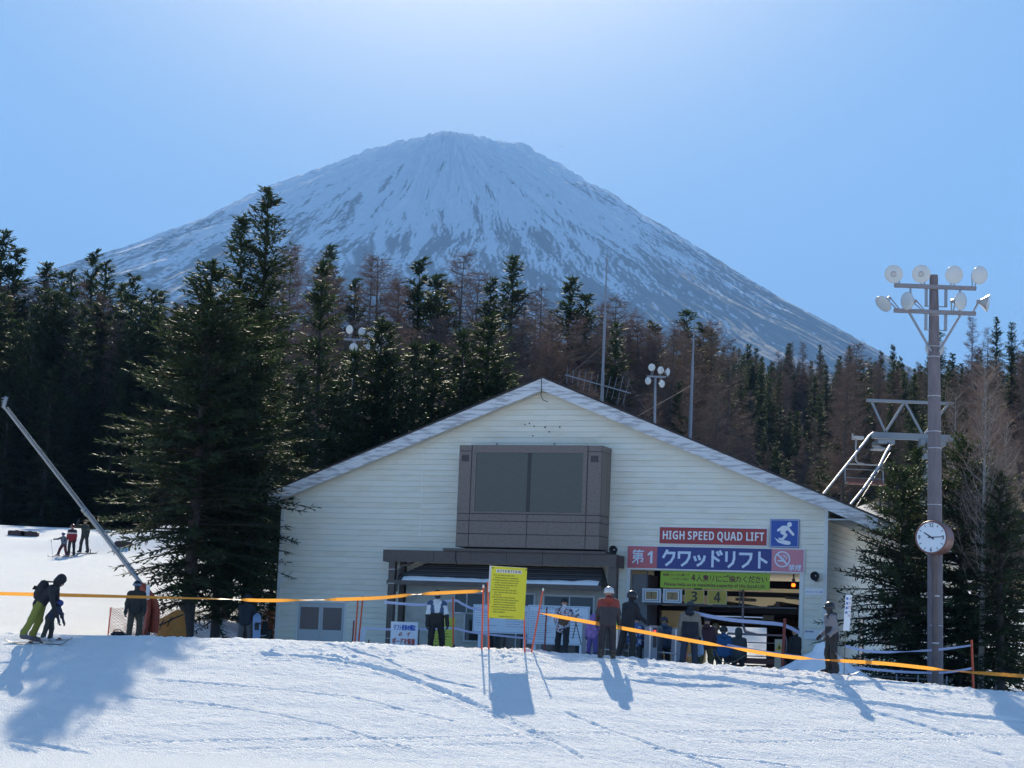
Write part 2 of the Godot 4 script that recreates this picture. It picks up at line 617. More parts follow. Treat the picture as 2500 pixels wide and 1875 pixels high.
func make_station() -> void:
	var t := thing("lift_station", "cream clapboard ski lift station with wide low gable and weathered white bargeboards", "building", STATION_BASE, STATION_TURN)
	var paint := [
		weathered("clapboard", Color(0.83, 0.80, 0.68), Color(0.77, 0.72, 0.58), 0.36, Vector3(0.06, 0.22, 0.06), 5, 0.6),
		weathered("clapboard_b", Color(0.84, 0.81, 0.70), Color(0.78, 0.73, 0.59), 0.36, Vector3(0.06, 0.22, 0.06), 15, 0.6),
		weathered("clapboard_c", Color(0.815, 0.785, 0.665), Color(0.75, 0.70, 0.56), 0.36, Vector3(0.06, 0.22, 0.06), 25, 0.6)]
	var trim := mat("white_trim", 0.74, 0.74, 0.70, 0.5)
	# walls behind the boards
	var w := mb()
	w.prism(PackedVector2Array([Vector2(0, -0.3), Vector2(GATE[0], -0.3), Vector2(GATE[0], GATE[2]), Vector2(GATE[1], GATE[2]), Vector2(GATE[1], -0.3), Vector2(WIDE, -0.3), Vector2(WIDE, EAVE), Vector2(WIDE / 2, EAVE + PITCH * WIDE / 2), Vector2(0, EAVE)]), 0.16, Transform3D(Basis(), Vector3(0, 0, -0.16)))
	obj("front_wall", w, mat("sheathing", 0.62, 0.60, 0.52, 0.8), t)
	w = mb()
	w.box(Vector3(0, -0.3, -LONG), Vector3(0.16, EAVE, -0.16))
	obj("side_wall", w, paint[0], t)
	w = mb()
	w.box(Vector3(WIDE - 0.16, -0.3, -LONG), Vector3(WIDE, EAVE, -0.16))
	obj("side_wall", w, mat("sheathing", 0, 0, 0), t)
	w = mb()
	w.prism(PackedVector2Array([Vector2(0.16, -0.3), Vector2(7.0, -0.3), Vector2(7.0, 3.0), Vector2(14.5, 3.0), Vector2(14.5, -0.3), Vector2(WIDE - 0.16, -0.3), Vector2(WIDE - 0.16, EAVE), Vector2(WIDE / 2, EAVE + PITCH * WIDE / 2 - 0.1), Vector2(0.16, EAVE)]), 0.16, Transform3D(Basis(), Vector3(0, 0, -LONG)))
	obj("back_wall", w, paint[0], t)
	# flat ceiling
	w = mb()
	w.box(Vector3(0.3, 4.3, -LONG + 0.3), Vector3(WIDE - 0.3, 4.34, -0.3))
	obj("ceiling", w, paint[1], t)
	w = mb()
	w.box(Vector3(0.17, -0.1, -LONG), Vector3(WIDE - 0.17, 0.012, 0.0))
	obj("floor", w, mat("wet_concrete", 0.07, 0.065, 0.06, 0.5), t)
	# clapboards on the front, course by course
	var k := 0
	var h0 := 0.0
	while h0 < EAVE + PITCH * WIDE / 2 - 0.12:
		var h1 := h0 + COURSE
		var lo := maxf(0.0, (h0 - EAVE) / PITCH)
		var hi := maxf(0.0, (h1 - EAVE) / PITCH)
		var spans := [[lo, WIDE - lo, hi, WIDE - hi]]
		var cuts := []
		if h1 <= GATE[2] + 0.01:
			cuts.append([GATE[0], GATE[1]])
		if h1 <= DOOR[2] + 0.01:
			cuts.append([DOOR[0], DOOR[1]])
		if h0 > 4.2 and h0 < 7.1:
			cuts.append([4.98, 4.984])
		if h0 > 6.95:
			cuts.append([9.15, 9.154])
		for c in cuts:
			var nextspans := []
			for s in spans:
				if c[0] > s[0] and c[1] < s[1]:
					nextspans.append([s[0], c[0], s[2], c[0]])
					nextspans.append([c[1], s[1], c[1], s[3]])
				else:
					nextspans.append(s)
			spans = nextspans
		for s in spans:
			if s[3] - s[2] > 0.05:
				obj("clapboard", lap_board(s[0], s[1], s[2], s[3], h0, h1 + 0.006), paint[(k * 7 + int(s[0])) % 3], t)
		k += 1
		h0 = h1
	# and on the long side that faces the trees
	var board := lap_board(0.0, LONG, 0.0, LONG, 0.0, COURSE + 0.006).mesh()
	for q in 30:
		var o := put("clapboard", board, paint[q % 3], t)
		o.position = Vector3(WIDE, q * COURSE, 0)
		o.rotation_degrees.y = 90
	for e in [[0.0, 0.10], [WIDE - 0.06, WIDE + 0.035]]:
		w = mb()
		w.box(Vector3(e[0] - 0.02, -0.2, -0.06), Vector3(e[1], EAVE - 0.03 + (0.02 if e[0] > 1 else 0.0), 0.045))
		obj("corner_board", w, trim, t)
	# roof: two slabs, dark metal on top
	var ridge := EAVE + PITCH * WIDE / 2 + 0.06
	var roofing := mat("roof_metal", 0.035, 0.022, 0.020, 0.45, 0.2)
	var barge := weathered("bargeboard", Color(0.72, 0.72, 0.72), Color(0.38, 0.365, 0.37), 0.44, Vector3(0.10, 0.80, 0.10), 44)
	for s in [-1.0, 1.0]:
		var run := WIDE / 2 + (0.34 if s < 0 else 1.62)
		var r := mb()
		var mid := WIDE / 2
		r.prism(PackedVector2Array([Vector2(mid, ridge), Vector2(mid + s * run, ridge - PITCH * run), Vector2(mid + s * run, ridge - PITCH * run + 0.20), Vector2(mid, ridge + 0.20)] if s > 0 else [Vector2(mid, ridge + 0.20), Vector2(mid + s * run, ridge - PITCH * run + 0.20), Vector2(mid + s * run, ridge - PITCH * run), Vector2(mid, ridge)]), LONG + 0.7, Transform3D(Basis(), Vector3(0, 0, -LONG - 0.3)))
		var rf := obj("roof", r, mat("soffit_paint", 0.55, 0.55, 0.53, 0.7), t)
		r = mb()
		var o2 := run + 0.04
		r.prism(PackedVector2Array([Vector2(mid, ridge + 0.205), Vector2(mid + s * o2, ridge - PITCH * o2 + 0.205), Vector2(mid + s * o2, ridge - PITCH * o2 + 0.265), Vector2(mid, ridge + 0.265)] if s > 0 else [Vector2(mid, ridge + 0.265), Vector2(mid + s * o2, ridge - PITCH * o2 + 0.265), Vector2(mid + s * o2, ridge - PITCH * o2 + 0.205), Vector2(mid, ridge + 0.205)]), LONG + 0.8, Transform3D(Basis(), Vector3(0, 0, -LONG - 0.33)))
		obj("metal_sheet", r, roofing, rf)
		# bargeboard in planks, end to end
		var marks := [0.0, 3.1, 6.6, run] if s < 0 else [0.0, 3.9, 7.4, run]
		for q in 3:
			var a: float = marks[q] + (0.004 if q else 0.0)
			var b: float = marks[q + 1]
			r = mb()
			var pts := [Vector2(mid + s * a, ridge - PITCH * a - 0.19), Vector2(mid + s * b, ridge - PITCH * b - 0.19), Vector2(mid + s * b, ridge - PITCH * b + 0.202), Vector2(mid + s * a, ridge - PITCH * a + 0.202)]
			if s < 0:
				pts.reverse()
			r.prism(PackedVector2Array(pts), 0.05, Transform3D(Basis(), Vector3(0, 0, 0.402)))
			obj("bargeboard", r, barge, t)
		# rake trim under the soffit
		r = mb()
		var e := WIDE / 2 - 0.02
		var tp := [Vector2(mid, ridge - 0.17), Vector2(mid + s * e, ridge - PITCH * e - 0.17), Vector2(mid + s * e, ridge - PITCH * e - 0.045), Vector2(mid, ridge - 0.045)]
		if s < 0:
			tp.reverse()
		r.prism(PackedVector2Array(tp), 0.05, Transform3D(Basis(), Vector3(0, 0, 0.034)))
		obj("rake_trim", r, mat("cream_trim", 0.70, 0.66, 0.55, 0.6), t)
		# soffit under the front overhang
		r = mb()
		var sp := [Vector2(mid, ridge - 0.03), Vector2(mid + s * run, ridge - PITCH * run - 0.03), Vector2(mid + s * run, ridge - PITCH * run - 0.005), Vector2(mid, ridge - 0.005)]
		if s < 0:
			sp.reverse()
		r.prism(PackedVector2Array(sp), 0.31, Transform3D(Basis(), Vector3(0, 0, 0.088)))
		obj("soffit", r, trim, t)
	# box end of the eaves on the near left corner
	w = mb()
	w.box(Vector3(-0.33, 5.28, -LONG), Vector3(-0.03, 5.36, 0.40))
	obj("eave_box", w, trim, t)
	w = mb()
	w.box(Vector3(WIDE + 0.05, 5.05, -LONG), Vector3(WIDE + 1.5, 5.09, 0.39))
	obj("eave_box", w, mat("soffit_paint", 0, 0, 0), t)
	# a cable hanging from the ridge
	w = mb(true)
	w.tube(PackedVector3Array([Vector3(9.12, 9.42, 0.47), Vector3(9.14, 9.1, 0.48), Vector3(9.13, 8.86, 0.47), Vector3(9.2, 8.72, 0.46), Vector3(9.36, 8.66, 0.44)]), PackedFloat32Array([0.012, 0.012, 0.012, 0.012, 0.012]), 6)
	obj("cable", w, mat("black_rubber", 0.02, 0.02, 0.022, 0.6), t)
	for e in [[8.47, 7.98], [8.62, 8.02], [8.78, 7.93], [9.15, 7.9], [9.65, 7.9], [8.75, 7.62], [9.3, 7.75]]:
		w = mb()
		w.lathe(PackedVector2Array([Vector2(0.0, 0.02), Vector2(0.022, 0.02), Vector2(0.028, 0.0)]), 8, Transform3D(Basis(Vector3.RIGHT, PI / 2), Vector3(e[0], e[1], 0.02)))
		obj("bolt", w, mat("rust", 0.10, 0.06, 0.045, 0.9), t)
	# double door by the left corner
	var d := mb()
	d.box(Vector3(DOOR[0], 0.0, -0.02), Vector3(DOOR[0] + 0.08, 2.14, 0.05))
	d.box(Vector3(DOOR[1] - 0.08, 0.0, -0.02), Vector3(DOOR[1], 2.14, 0.05))
	d.box(Vector3(DOOR[0] - 0.02, 2.08, -0.02), Vector3(DOOR[1] + 0.02, 2.15, 0.06))
	obj("door_frame", d, trim, t)
	for q in 2:
		var x0: float = DOOR[0] + 0.085 + q * 0.825
		var x1: float = x0 + 0.815
		d = mb()
		d.box(Vector3(x0, 0.02, 0.003), Vector3(x0 + 0.07, 2.07, 0.04))
		d.box(Vector3(x1 - 0.07, 0.02, 0.003), Vector3(x1, 2.07, 0.04))
		d.box(Vector3(x0 + 0.07, 1.93, 0.003), Vector3(x1 - 0.07, 2.07, 0.04))
		d.box(Vector3(x0 + 0.07, 0.02, 0.003), Vector3(x1 - 0.07, 1.2, 0.04))
		var leaf := obj("door", d, mat("door_paint", 0.50, 0.53, 0.54, 0.5), t)
		d = mb()
		d.box(Vector3(x0 + 0.07, 1.2, 0.006), Vector3(x1 - 0.07, 1.93, 0.018))
		obj("pane", d, mat("brown_film", 0.16, 0.13, 0.125, 0.35), leaf)
		if q:
			d = mb()
			d.box(Vector3(x0 + 0.02, 1.06, 0.041), Vector3(x0 + 0.10, 1.09, 0.09))
			obj("handle", d, mat("bright_steel", 0.6, 0.6, 0.6, 0.3, 0.9), leaf)
	# trim of the gateway
	w = mb()
	w.box(Vector3(GATE[0] - 0.12, 0, -0.17), Vector3(GATE[0], GATE[2], 0.05))
	obj("gate_trim", w, trim, t)
	w = mb()
	w.box(Vector3(GATE[1], 0, -0.17), Vector3(GATE[1] + 0.13, GATE[2], 0.05))
	obj("gate_trim", w, trim, t)
	w = mb()
	w.box(Vector3(GATE[0] - 0.14, GATE[2] + 0.002, -0.17), Vector3(GATE[1] + 0.15, GATE[2] + 0.12, 0.055))
	obj("gate_trim", w, trim, t)
	w = mb()
	w.box(Vector3(GATE[0] + 0.002, 0.015, -1.4), Vector3(GATE[0] + 0.5, 3.3, -0.22))
	obj("booth_post", w, mat("grey_paint", 0.16, 0.16, 0.165, 0.6), t)
	# narrow windows along the long side
	for e in [5.9, 11.2, 16.6]:
		var f := mb()
		f.box(Vector3(WIDE + 0.012, 0.02, -e - 0.48), Vector3(WIDE + 0.06, 2.36, -e - 0.40))
		f.box(Vector3(WIDE + 0.012, 0.02, -e + 0.40), Vector3(WIDE + 0.06, 2.36, -e + 0.48))
		f.box(Vector3(WIDE + 0.012, 2.28, -e - 0.40), Vector3(WIDE + 0.062, 2.36, -e + 0.40))
		var win := obj("window", f, mat("window_frame", 0.35, 0.33, 0.30, 0.5), t)
		f = mb()
		f.box(Vector3(WIDE + 0.014, 0.05, -e - 0.40), Vector3(WIDE + 0.036, 2.28, -e + 0.40))
		obj("pane", f, mat("dark_glass", 0.03, 0.035, 0.04, 0.06), win)
	make_interior()
	make_cabinet()
	make_canopy()


func make_interior() -> void:
	var t := station_axes()
	var steel := mat("dark_steel", 0.07, 0.07, 0.075, 0.45, 0.4)
	var f := thing("drive_frame", "dark steel drive frame with cross beams inside the lift gateway", "machinery", t * Vector3(13.4, 0, -9.0), STATION_TURN)
	for e in [[-2.2, -3.0], [3.2, -3.0], [-2.2, 2.4], [3.2, 2.4]]:
		var m := mb()
		m.box(Vector3(e[0] - 0.12, 0.012, e[1] - 0.12), Vector3(e[0] + 0.12, 4.2, e[1] + 0.12))
		obj("column", m, steel, f)
	for e in [[2.35, 2.4], [2.9, 2.4], [2.35, -3.0], [3.5, -3.0], [3.3, -0.4]]:
		var m := mb()
		m.box(Vector3(-2.6, e[0], e[1] - 0.16), Vector3(3.6, e[0] + 0.16, e[1] + 0.125))
		obj("cross_beam", m, steel, f)
	for e in [-1.6, 0.3, 2.4]:
		var m := mb()
		m.box(Vector3(e, 2.52, -6.0), Vector3(e + 0.14, 2.70, 4.6))
		obj("rail", m, mat("worn_steel", 0.16, 0.15, 0.14, 0.4, 0.5), f)
	var wheel := mb(true)
	wheel.lathe(PackedVector2Array([Vector2(1.75, 1.95), Vector2(1.95, 1.95), Vector2(1.95, 2.02), Vector2(1.88, 2.08), Vector2(1.95, 2.14), Vector2(1.95, 2.22), Vector2(1.75, 2.22), Vector2(1.75, 1.95)]), 40, Transform3D(Basis(), Vector3(0.4, 0, -0.6)))
	for q in 6:
		var a := TAU * q / 6
		wheel.rod(Vector3(0.4, 2.08, -0.6), Vector3(0.4 + cos(a) * 1.8, 2.08, -0.6 + sin(a) * 1.8), 0.06, 6)
	obj("bullwheel", wheel, mat("ochre_paint", 0.20, 0.13, 0.06, 0.6), f)
	for e in [[-1.0, 2.36, 2.58, 0.34], [1.55, 2.12, 2.57, 0.36], [2.9, 3.12, 2.57, 0.5]]:
		var m := mb()
		m.box(Vector3(e[0], e[1], e[2]), Vector3(e[0] + e[3], e[1] + 0.17, e[2] + 0.1))
		obj("control_box", m, mat("cream_box", 0.55, 0.47, 0.33, 0.6), f)
	for e in [[0.6, 2.80, 0.7], [1.9, 2.62, 0.5], [-0.2, 2.55, 0.8], [2.3, 2.9, 0.6]]:
		var m := mb(true)
		m.rod(Vector3(e[0], e[1], 2.62), Vector3(e[0] + e[2], e[1] - 0.02, 2.7), 0.05, 8)
		obj("pipe", m, mat("bright_steel", 0, 0, 0), f)
	# a hand rail and the small office behind
	var o := thing("control_room", "dim control room with window panes at the back of the lift gateway", "room", t * Vector3(14.4, 0, -16.5), STATION_TURN)
	var w := mb()
	w.box(Vector3(-1.6, 0.012, -3.0), Vector3(2.6, 1.1, 0))
	w.box(Vector3(-1.6, 2.3, -3.0), Vector3(2.6, 2.9, 0))
	for e in [-1.6, -0.2, 1.2, 2.48]:
		w.box(Vector3(e, 1.1, -0.12), Vector3(e + 0.12, 2.3, 0))
	obj("wall", w, mat("brown_panel", 0.12, 0.10, 0.085, 0.7), o)
	for e in [-1.48, -0.08, 1.32]:
		w = mb()
		w.box(Vector3(e, 1.1, -0.07), Vector3(e + 1.2, 2.3, -0.05))
		obj("pane", w, mat("dark_glass", 0, 0, 0), o)
	var lamp := thing("signal_lamp", "small orange lamp glowing high inside the lift gateway", "lamp", t * Vector3(17.05, 3.12, -1.2), STATION_TURN)
	var b := mb(true)
	b.lathe(PackedVector2Array([Vector2(0, -0.05), Vector2(0.05, -0.04), Vector2(0.065, 0), Vector2(0.05, 0.05), Vector2(0, 0.06)]), 12)
	var glow := mat("amber_glow", 1.0, 0.35, 0.06, 0.4)
	glow.emission_enabled = true
	glow.emission = Color(1.0, 0.38, 0.08)
	glow.emission_energy_multiplier = 3.0
	obj("bulb", b, glow, lamp)
	b = mb()
	b.box(Vector3(-0.04, 0.06, -0.04), Vector3(0.04, 0.2, 0.04))
	b.box(Vector3(-0.02, 0.2, -0.02), Vector3(0.02, 1.18, 0.02))
	obj("bracket", b, steel, lamp)
	var l := OmniLight3D.new()
	l.name = "signal_light"
	l.light_color = Color(1.0, 0.5, 0.15)
	l.light_energy = 0.04
	l.light_size = 0.06
	l.omni_range = 12
	l.shadow_enabled = true
	lamp.add_child(l)
	l.position = Vector3(0, 0, 0.0)


func make_cabinet() -> void:
	var x0 := 6.62
	var x1 := 11.4
	var t := on_front("display_cabinet", "large brown metal display cabinet with two dark screens high on the clapboard gable", "cabinet", Vector3(x0, 3.97, 0.032))
	var brown := weathered("cabinet_brown", Color(0.205, 0.158, 0.132), Color(0.165, 0.128, 0.108), 0.4, Vector3(0.8, 0.8, 0.8), 61, 0.5)
	var seam := mat("cabinet_seam", 0.05, 0.043, 0.043, 0.6)
	var wd := x1 - x0
	var m := mb()
	m.box(Vector3(0.012, 0, 0), Vector3(wd - 0.012, 3.24, 0.93))
	obj("body", m, seam, t)
	var cols := [0.0, 0.44, 2.38, 4.32, wd]
	var rows := [0.0, 0.42, 0.83, 1.06]
	for r in 3:
		for c in 4:
			m = mb()
			m.box(Vector3(cols[c] + 0.012, rows[r] + 0.012, 0.93), Vector3(cols[c + 1] - 0.012, rows[r + 1] - 0.012, 0.955))
			obj("panel", m, brown, t)
		m = mb()
		m.box(Vector3(wd - 0.012, rows[r] + 0.012, 0.02), Vector3(wd + 0.012, rows[r + 1] - 0.012, 0.92))
		obj("panel", m, brown, t)
	for e in [[0.0, 0.44, 1.06, 3.05], [4.32, wd, 1.06, 3.05], [0.0, 0.44, 3.05, 3.25], [4.32, wd, 3.05, 3.25]]:
		m = mb()
		m.box(Vector3(e[0] + 0.012, e[2] + 0.012, 0.93), Vector3(e[1] - 0.012, e[3] - 0.012, 0.955))
		obj("panel", m, brown, t)
	for e in [[1.06, 3.05, 0.02, 0.42], [1.06, 3.05, 0.44, 0.92], [3.05, 3.25, 0.02, 0.92]]:
		m = mb()
		m.box(Vector3(wd - 0.012, e[0] + 0.012, e[2]), Vector3(wd + 0.012, e[1] - 0.012, e[3]))
		obj("panel", m, brown, t)
	# frame round the screens
	for e in [[0.46, 4.30, 3.0, 3.245], [0.46, 4.30, 1.075, 1.13], [0.46, 0.60, 1.13, 3.0], [4.17, 4.30, 1.13, 3.0]]:
		m = mb()
		m.box(Vector3(e[0], e[2], 0.93), Vector3(e[1], e[3], 0.96))
		obj("screen_frame", m, brown, t)
	for e in [[0.605, 2.33], [2.45, 4.165]]:
		m = mb()
		m.box(Vector3(e[0], 1.135, 0.932), Vector3(e[1], 2.995, 0.940))
		obj("screen", m, weathered("dead_screen", Color(0.098, 0.098, 0.078), Color(0.080, 0.082, 0.066), 0.45, Vector3(0.5, 2.0, 0.5), 62, 0.35), t)
	m = mb()
	m.box(Vector3(2.34, 1.135, 0.93), Vector3(2.44, 2.995, 0.945))
	obj("mullion", m, seam, t)
	for e in [[0.10, 0.34], [4.42, 4.68]]:
		m = mb()
		for q in 3:
			m.box(Vector3(e[0] + q * 0.085, 2.72, 0.956), Vector3(e[0] + q * 0.085 + 0.07, 2.92, 0.962))
		obj("vent", m, seam, t)
	for e in [1.22, 3.15]:
		m = mb(true)
		var path := PackedVector3Array()
		var rad := PackedFloat32Array()
		for q in 13:
			path.append(Vector3(e + 0.03 * cos(TAU * q / 12), 3.295 + 0.035 * sin(TAU * q / 12), 0.8))
			rad.append(0.009)
		m.tube(path, rad, 6, false)
		obj("lifting_eye", m, seam, t)


func make_canopy() -> void:
	var t := on_front("entrance_canopy", "flat brown metal canopy on square posts below the display cabinet", "canopy", Vector3(4.12, 0, 0.034))
	var brown := weathered("canopy_brown", Color(0.115, 0.09, 0.076), Color(0.092, 0.073, 0.062), 0.42, Vector3(0.3, 0.4, 0.3), 63, 0.55)
	var wd := 7.83
	var m := mb()
	m.box(Vector3(0.05, 3.56, 0.0), Vector3(wd - 0.05, 3.76, 0.84))
	obj("deck", m, brown, t)
	var x := 0.0
	for q in 6:
		var e: float = [1.75, 1.28, 1.2, 1.2, 1.2, 1.2][q]
		m = mb()
		m.box(Vector3(x + 0.005, 3.45, 0.845), Vector3(x + e - 0.005, 3.83, 0.89))
		obj("fascia_panel", m, brown, t)
		x += e
	for e in [0.0, wd - 0.045]:
		m = mb()
		m.box(Vector3(e, 3.45, 0.0), Vector3(e + 0.045, 3.83, 0.84))
		obj("fascia_panel", m, brown, t)
	m = mb()
	m.box(Vector3(2.1, 3.835, 0.0), Vector3(7.5, 3.92, 0.97))
	obj("ledge", m, brown, t)
	for e in [[0.21, 0.76, 0.21], [0.32, 0.12, 0.17], [wd - 0.26, 0.70, 0.26]]:
		m = mb()
		m.box(Vector3(e[0], -0.1, e[1] - e[2] / 2), Vector3(e[0] + e[2], 3.55, e[1] + e[2] / 2))
		obj("post", m, brown, t)
	for e in [2.75, 3.2, 2.3, 1.0]:
		m = mb()
		m.box(Vector3(0.2, e, 0.645), Vector3(0.43, e + 0.014, 0.875))
		obj("band", m, mat("bright_steel", 0.6, 0.6, 0.6, 0.3, 0.9), t)
	m = mb(true)
	m.tube(PackedVector3Array([Vector3(0.47, 2.5, 0.76), Vector3(0.48, 2.9, 0.76), Vector3(0.52, 3.18, 0.76), Vector3(0.64, 3.34, 0.74), Vector3(0.84, 3.38, 0.7), Vector3(0.98, 3.48, 0.6)]), PackedFloat32Array([0.045, 0.045, 0.045, 0.045, 0.045, 0.045]), 8)
	obj("downpipe", m, brown, t)
	m = mb(true)
	m.tube(PackedVector3Array([Vector3(2.62, 3.84, 0.80), Vector3(2.52, 3.85, 0.9), Vector3(2.5, 3.6, 0.91), Vector3(2.58, 3.42, 0.9), Vector3(2.66, 3.36, 0.8)]), PackedFloat32Array([0.012, 0.012, 0.012, 0.012, 0.012]), 6)
	obj("cable", m, mat("black_rubber", 0.02, 0.02, 0.022, 0.6), t)
	# the booth underneath
	var b := on_front("ticket_booth", "low pale booth with dark sliding windows and a snow edged hip roof under the canopy", "booth", Vector3(4.72, 0, 0.036))
	var pale := weathered("booth_paint", Color(0.44, 0.44, 0.39), Color(0.38, 0.37, 0.325), 0.35, Vector3(0.2, 0.3, 0.2), 64, 0.6)
	var frame := mat("alu_frame", 0.50, 0.51, 0.52, 0.4)
	var glass := mat("dark_glass", 0.03, 0.035, 0.04, 0.06)
	m = mb()
	m.box(Vector3(0, -0.1, 0), Vector3(6.75, 2.82, 0.25))
	obj("wall", m, pale, b)
	# [x, y, width, height, mullion]
	for e in [[1.66, 1.86, 1.10, 0.72, 0.40], [2.86, 1.9, 1.58, 0.70, 0.55], [4.68, 1.72, 1.72, 0.85, 0.5], [2.04, 0.98, 0.60, 0.94, 0.0], [2.84, 0.35, 1.60, 1.02, 0.6], [4.62, 0.3, 1.8, 0.95, 0.5]]:
		m = mb()
		m.box(Vector3(e[0], e[1], 0.252), Vector3(e[0] + e[2], e[1] + 0.06, 0.30))
		m.box(Vector3(e[0], e[1] + e[3] - 0.06, 0.252), Vector3(e[0] + e[2], e[1] + e[3], 0.30))
		m.box(Vector3(e[0], e[1] + 0.06, 0.252), Vector3(e[0] + 0.06, e[1] + e[3] - 0.06, 0.30))
		m.box(Vector3(e[0] + e[2] - 0.06, e[1] + 0.06, 0.252), Vector3(e[0] + e[2], e[1] + e[3] - 0.06, 0.30))
		if e[4] > 0:
			m.box(Vector3(e[0] + e[2] * e[4], e[1] + 0.06, 0.252), Vector3(e[0] + e[2] * e[4] + 0.04, e[1] + e[3] - 0.06, 0.288))
		var win := obj("window", m, frame, b)
		m = mb()
		m.box(Vector3(e[0] + 0.06, e[1] + 0.06, 0.254), Vector3(e[0] + e[2] - 0.06, e[1] + e[3] - 0.06, 0.270))
		obj("pane", m, glass, win)
	# hip roof in slate courses with snow left along the eave
	var e0 := -0.42
	var e1 := 6.75
	var lo := 2.85
	var hi := 3.44
	var inx := 1.05
	var front := 0.80
	var back := 0.10
	var roof := mb()
	roof.quad(Vector3(e0, lo, front), Vector3(e1, lo, front), Vector3(e1 - 0.2, hi, back), Vector3(e0 + inx, hi, back))
	roof.quad(Vector3(e0, lo, 0.0), Vector3(e0, lo, front), Vector3(e0 + inx, hi, back), Vector3(e0 + inx, hi, 0.0))
	roof.quad(Vector3(e1, lo, front), Vector3(e1, lo, 0.0), Vector3(e1 - 0.2, hi, 0.0), Vector3(e1 - 0.2, hi, back))
	roof.quad(Vector3(e0, lo - 0.002, 0), Vector3(e1, lo - 0.002, 0), Vector3(e1, lo - 0.002, front), Vector3(e0, lo - 0.002, front))
	var rf := obj("roof", roof, mat("slate", 0.05, 0.05, 0.055, 0.6), b)
	for q in 9:
		var f0 := q / 9.0
		var f1 := (q + 1) / 9.0
		m = mb()
		var za := lerpf(front, back, f0)
		var zb := lerpf(front, back, f1)
		var ya := lerpf(lo, hi, f0)
		var yb := lerpf(lo, hi, f1)
		m.quad(Vector3(e0 + inx * f0, ya + 0.035, za + 0.01), Vector3(e1 - 0.2 * f0, ya + 0.035, za + 0.01), Vector3(e1 - 0.2 * f1, yb + 0.012, zb), Vector3(e0 + inx * f1, yb + 0.012, zb))
		m.quad(Vector3(e0 + inx * f0, ya + 0.01, za + 0.01), Vector3(e1 - 0.2 * f0, ya + 0.01, za + 0.01), Vector3(e1 - 0.2 * f0, ya + 0.035, za + 0.01), Vector3(e0 + inx * f0, ya + 0.035, za + 0.01))
		obj("shingle_course", m, mat("slate_b" if q % 2 else "slate", 0.075, 0.075, 0.085, 0.45), rf)
	m = mb()
	m.box(Vector3(e0 - 0.02, lo - 0.13, front - 0.03), Vector3(e1 + 0.02, lo + 0.02, front + 0.06))
	obj("gutter", m, brown, rf)
	m = mb(true)
	for q in 121:
		var f := q / 120.0
		var x2 := lerpf(e0 + 0.5, e1 - 0.1, f)
		var hgt := clampf(0.05 + 0.05 * fine_noise.get_noise_1d(x2 * 0.7), 0.012, 0.13) * smooth01(0, 0.04, f) * smooth01(1.0, 0.97, f)
		var reach := 0.13 + 0.07 * fine_noise.get_noise_1d(x2 * 0.5 + 30)
		m.add(Vector3(x2, lo + 0.02, front + 0.05))
		m.add(Vector3(x2, lo + 0.04 + hgt * 0.6, front + 0.03))
		m.add(Vector3(x2, lo + 0.05 + hgt * 0.6 + reach * 0.6, front - reach * 0.6))
		m.add(Vector3(x2, lo + 0.03 + reach * 0.85, front - reach))
	for q in 120:
		for j in 3:
			var a := q * 4 + j
			m.tri(a, a + 4, a + 5)
			m.tri(a, a + 5, a + 1)
	obj("snow_edge", m, mat("snow_cap", 0.86, 0.88, 0.9, 0.6), rf)


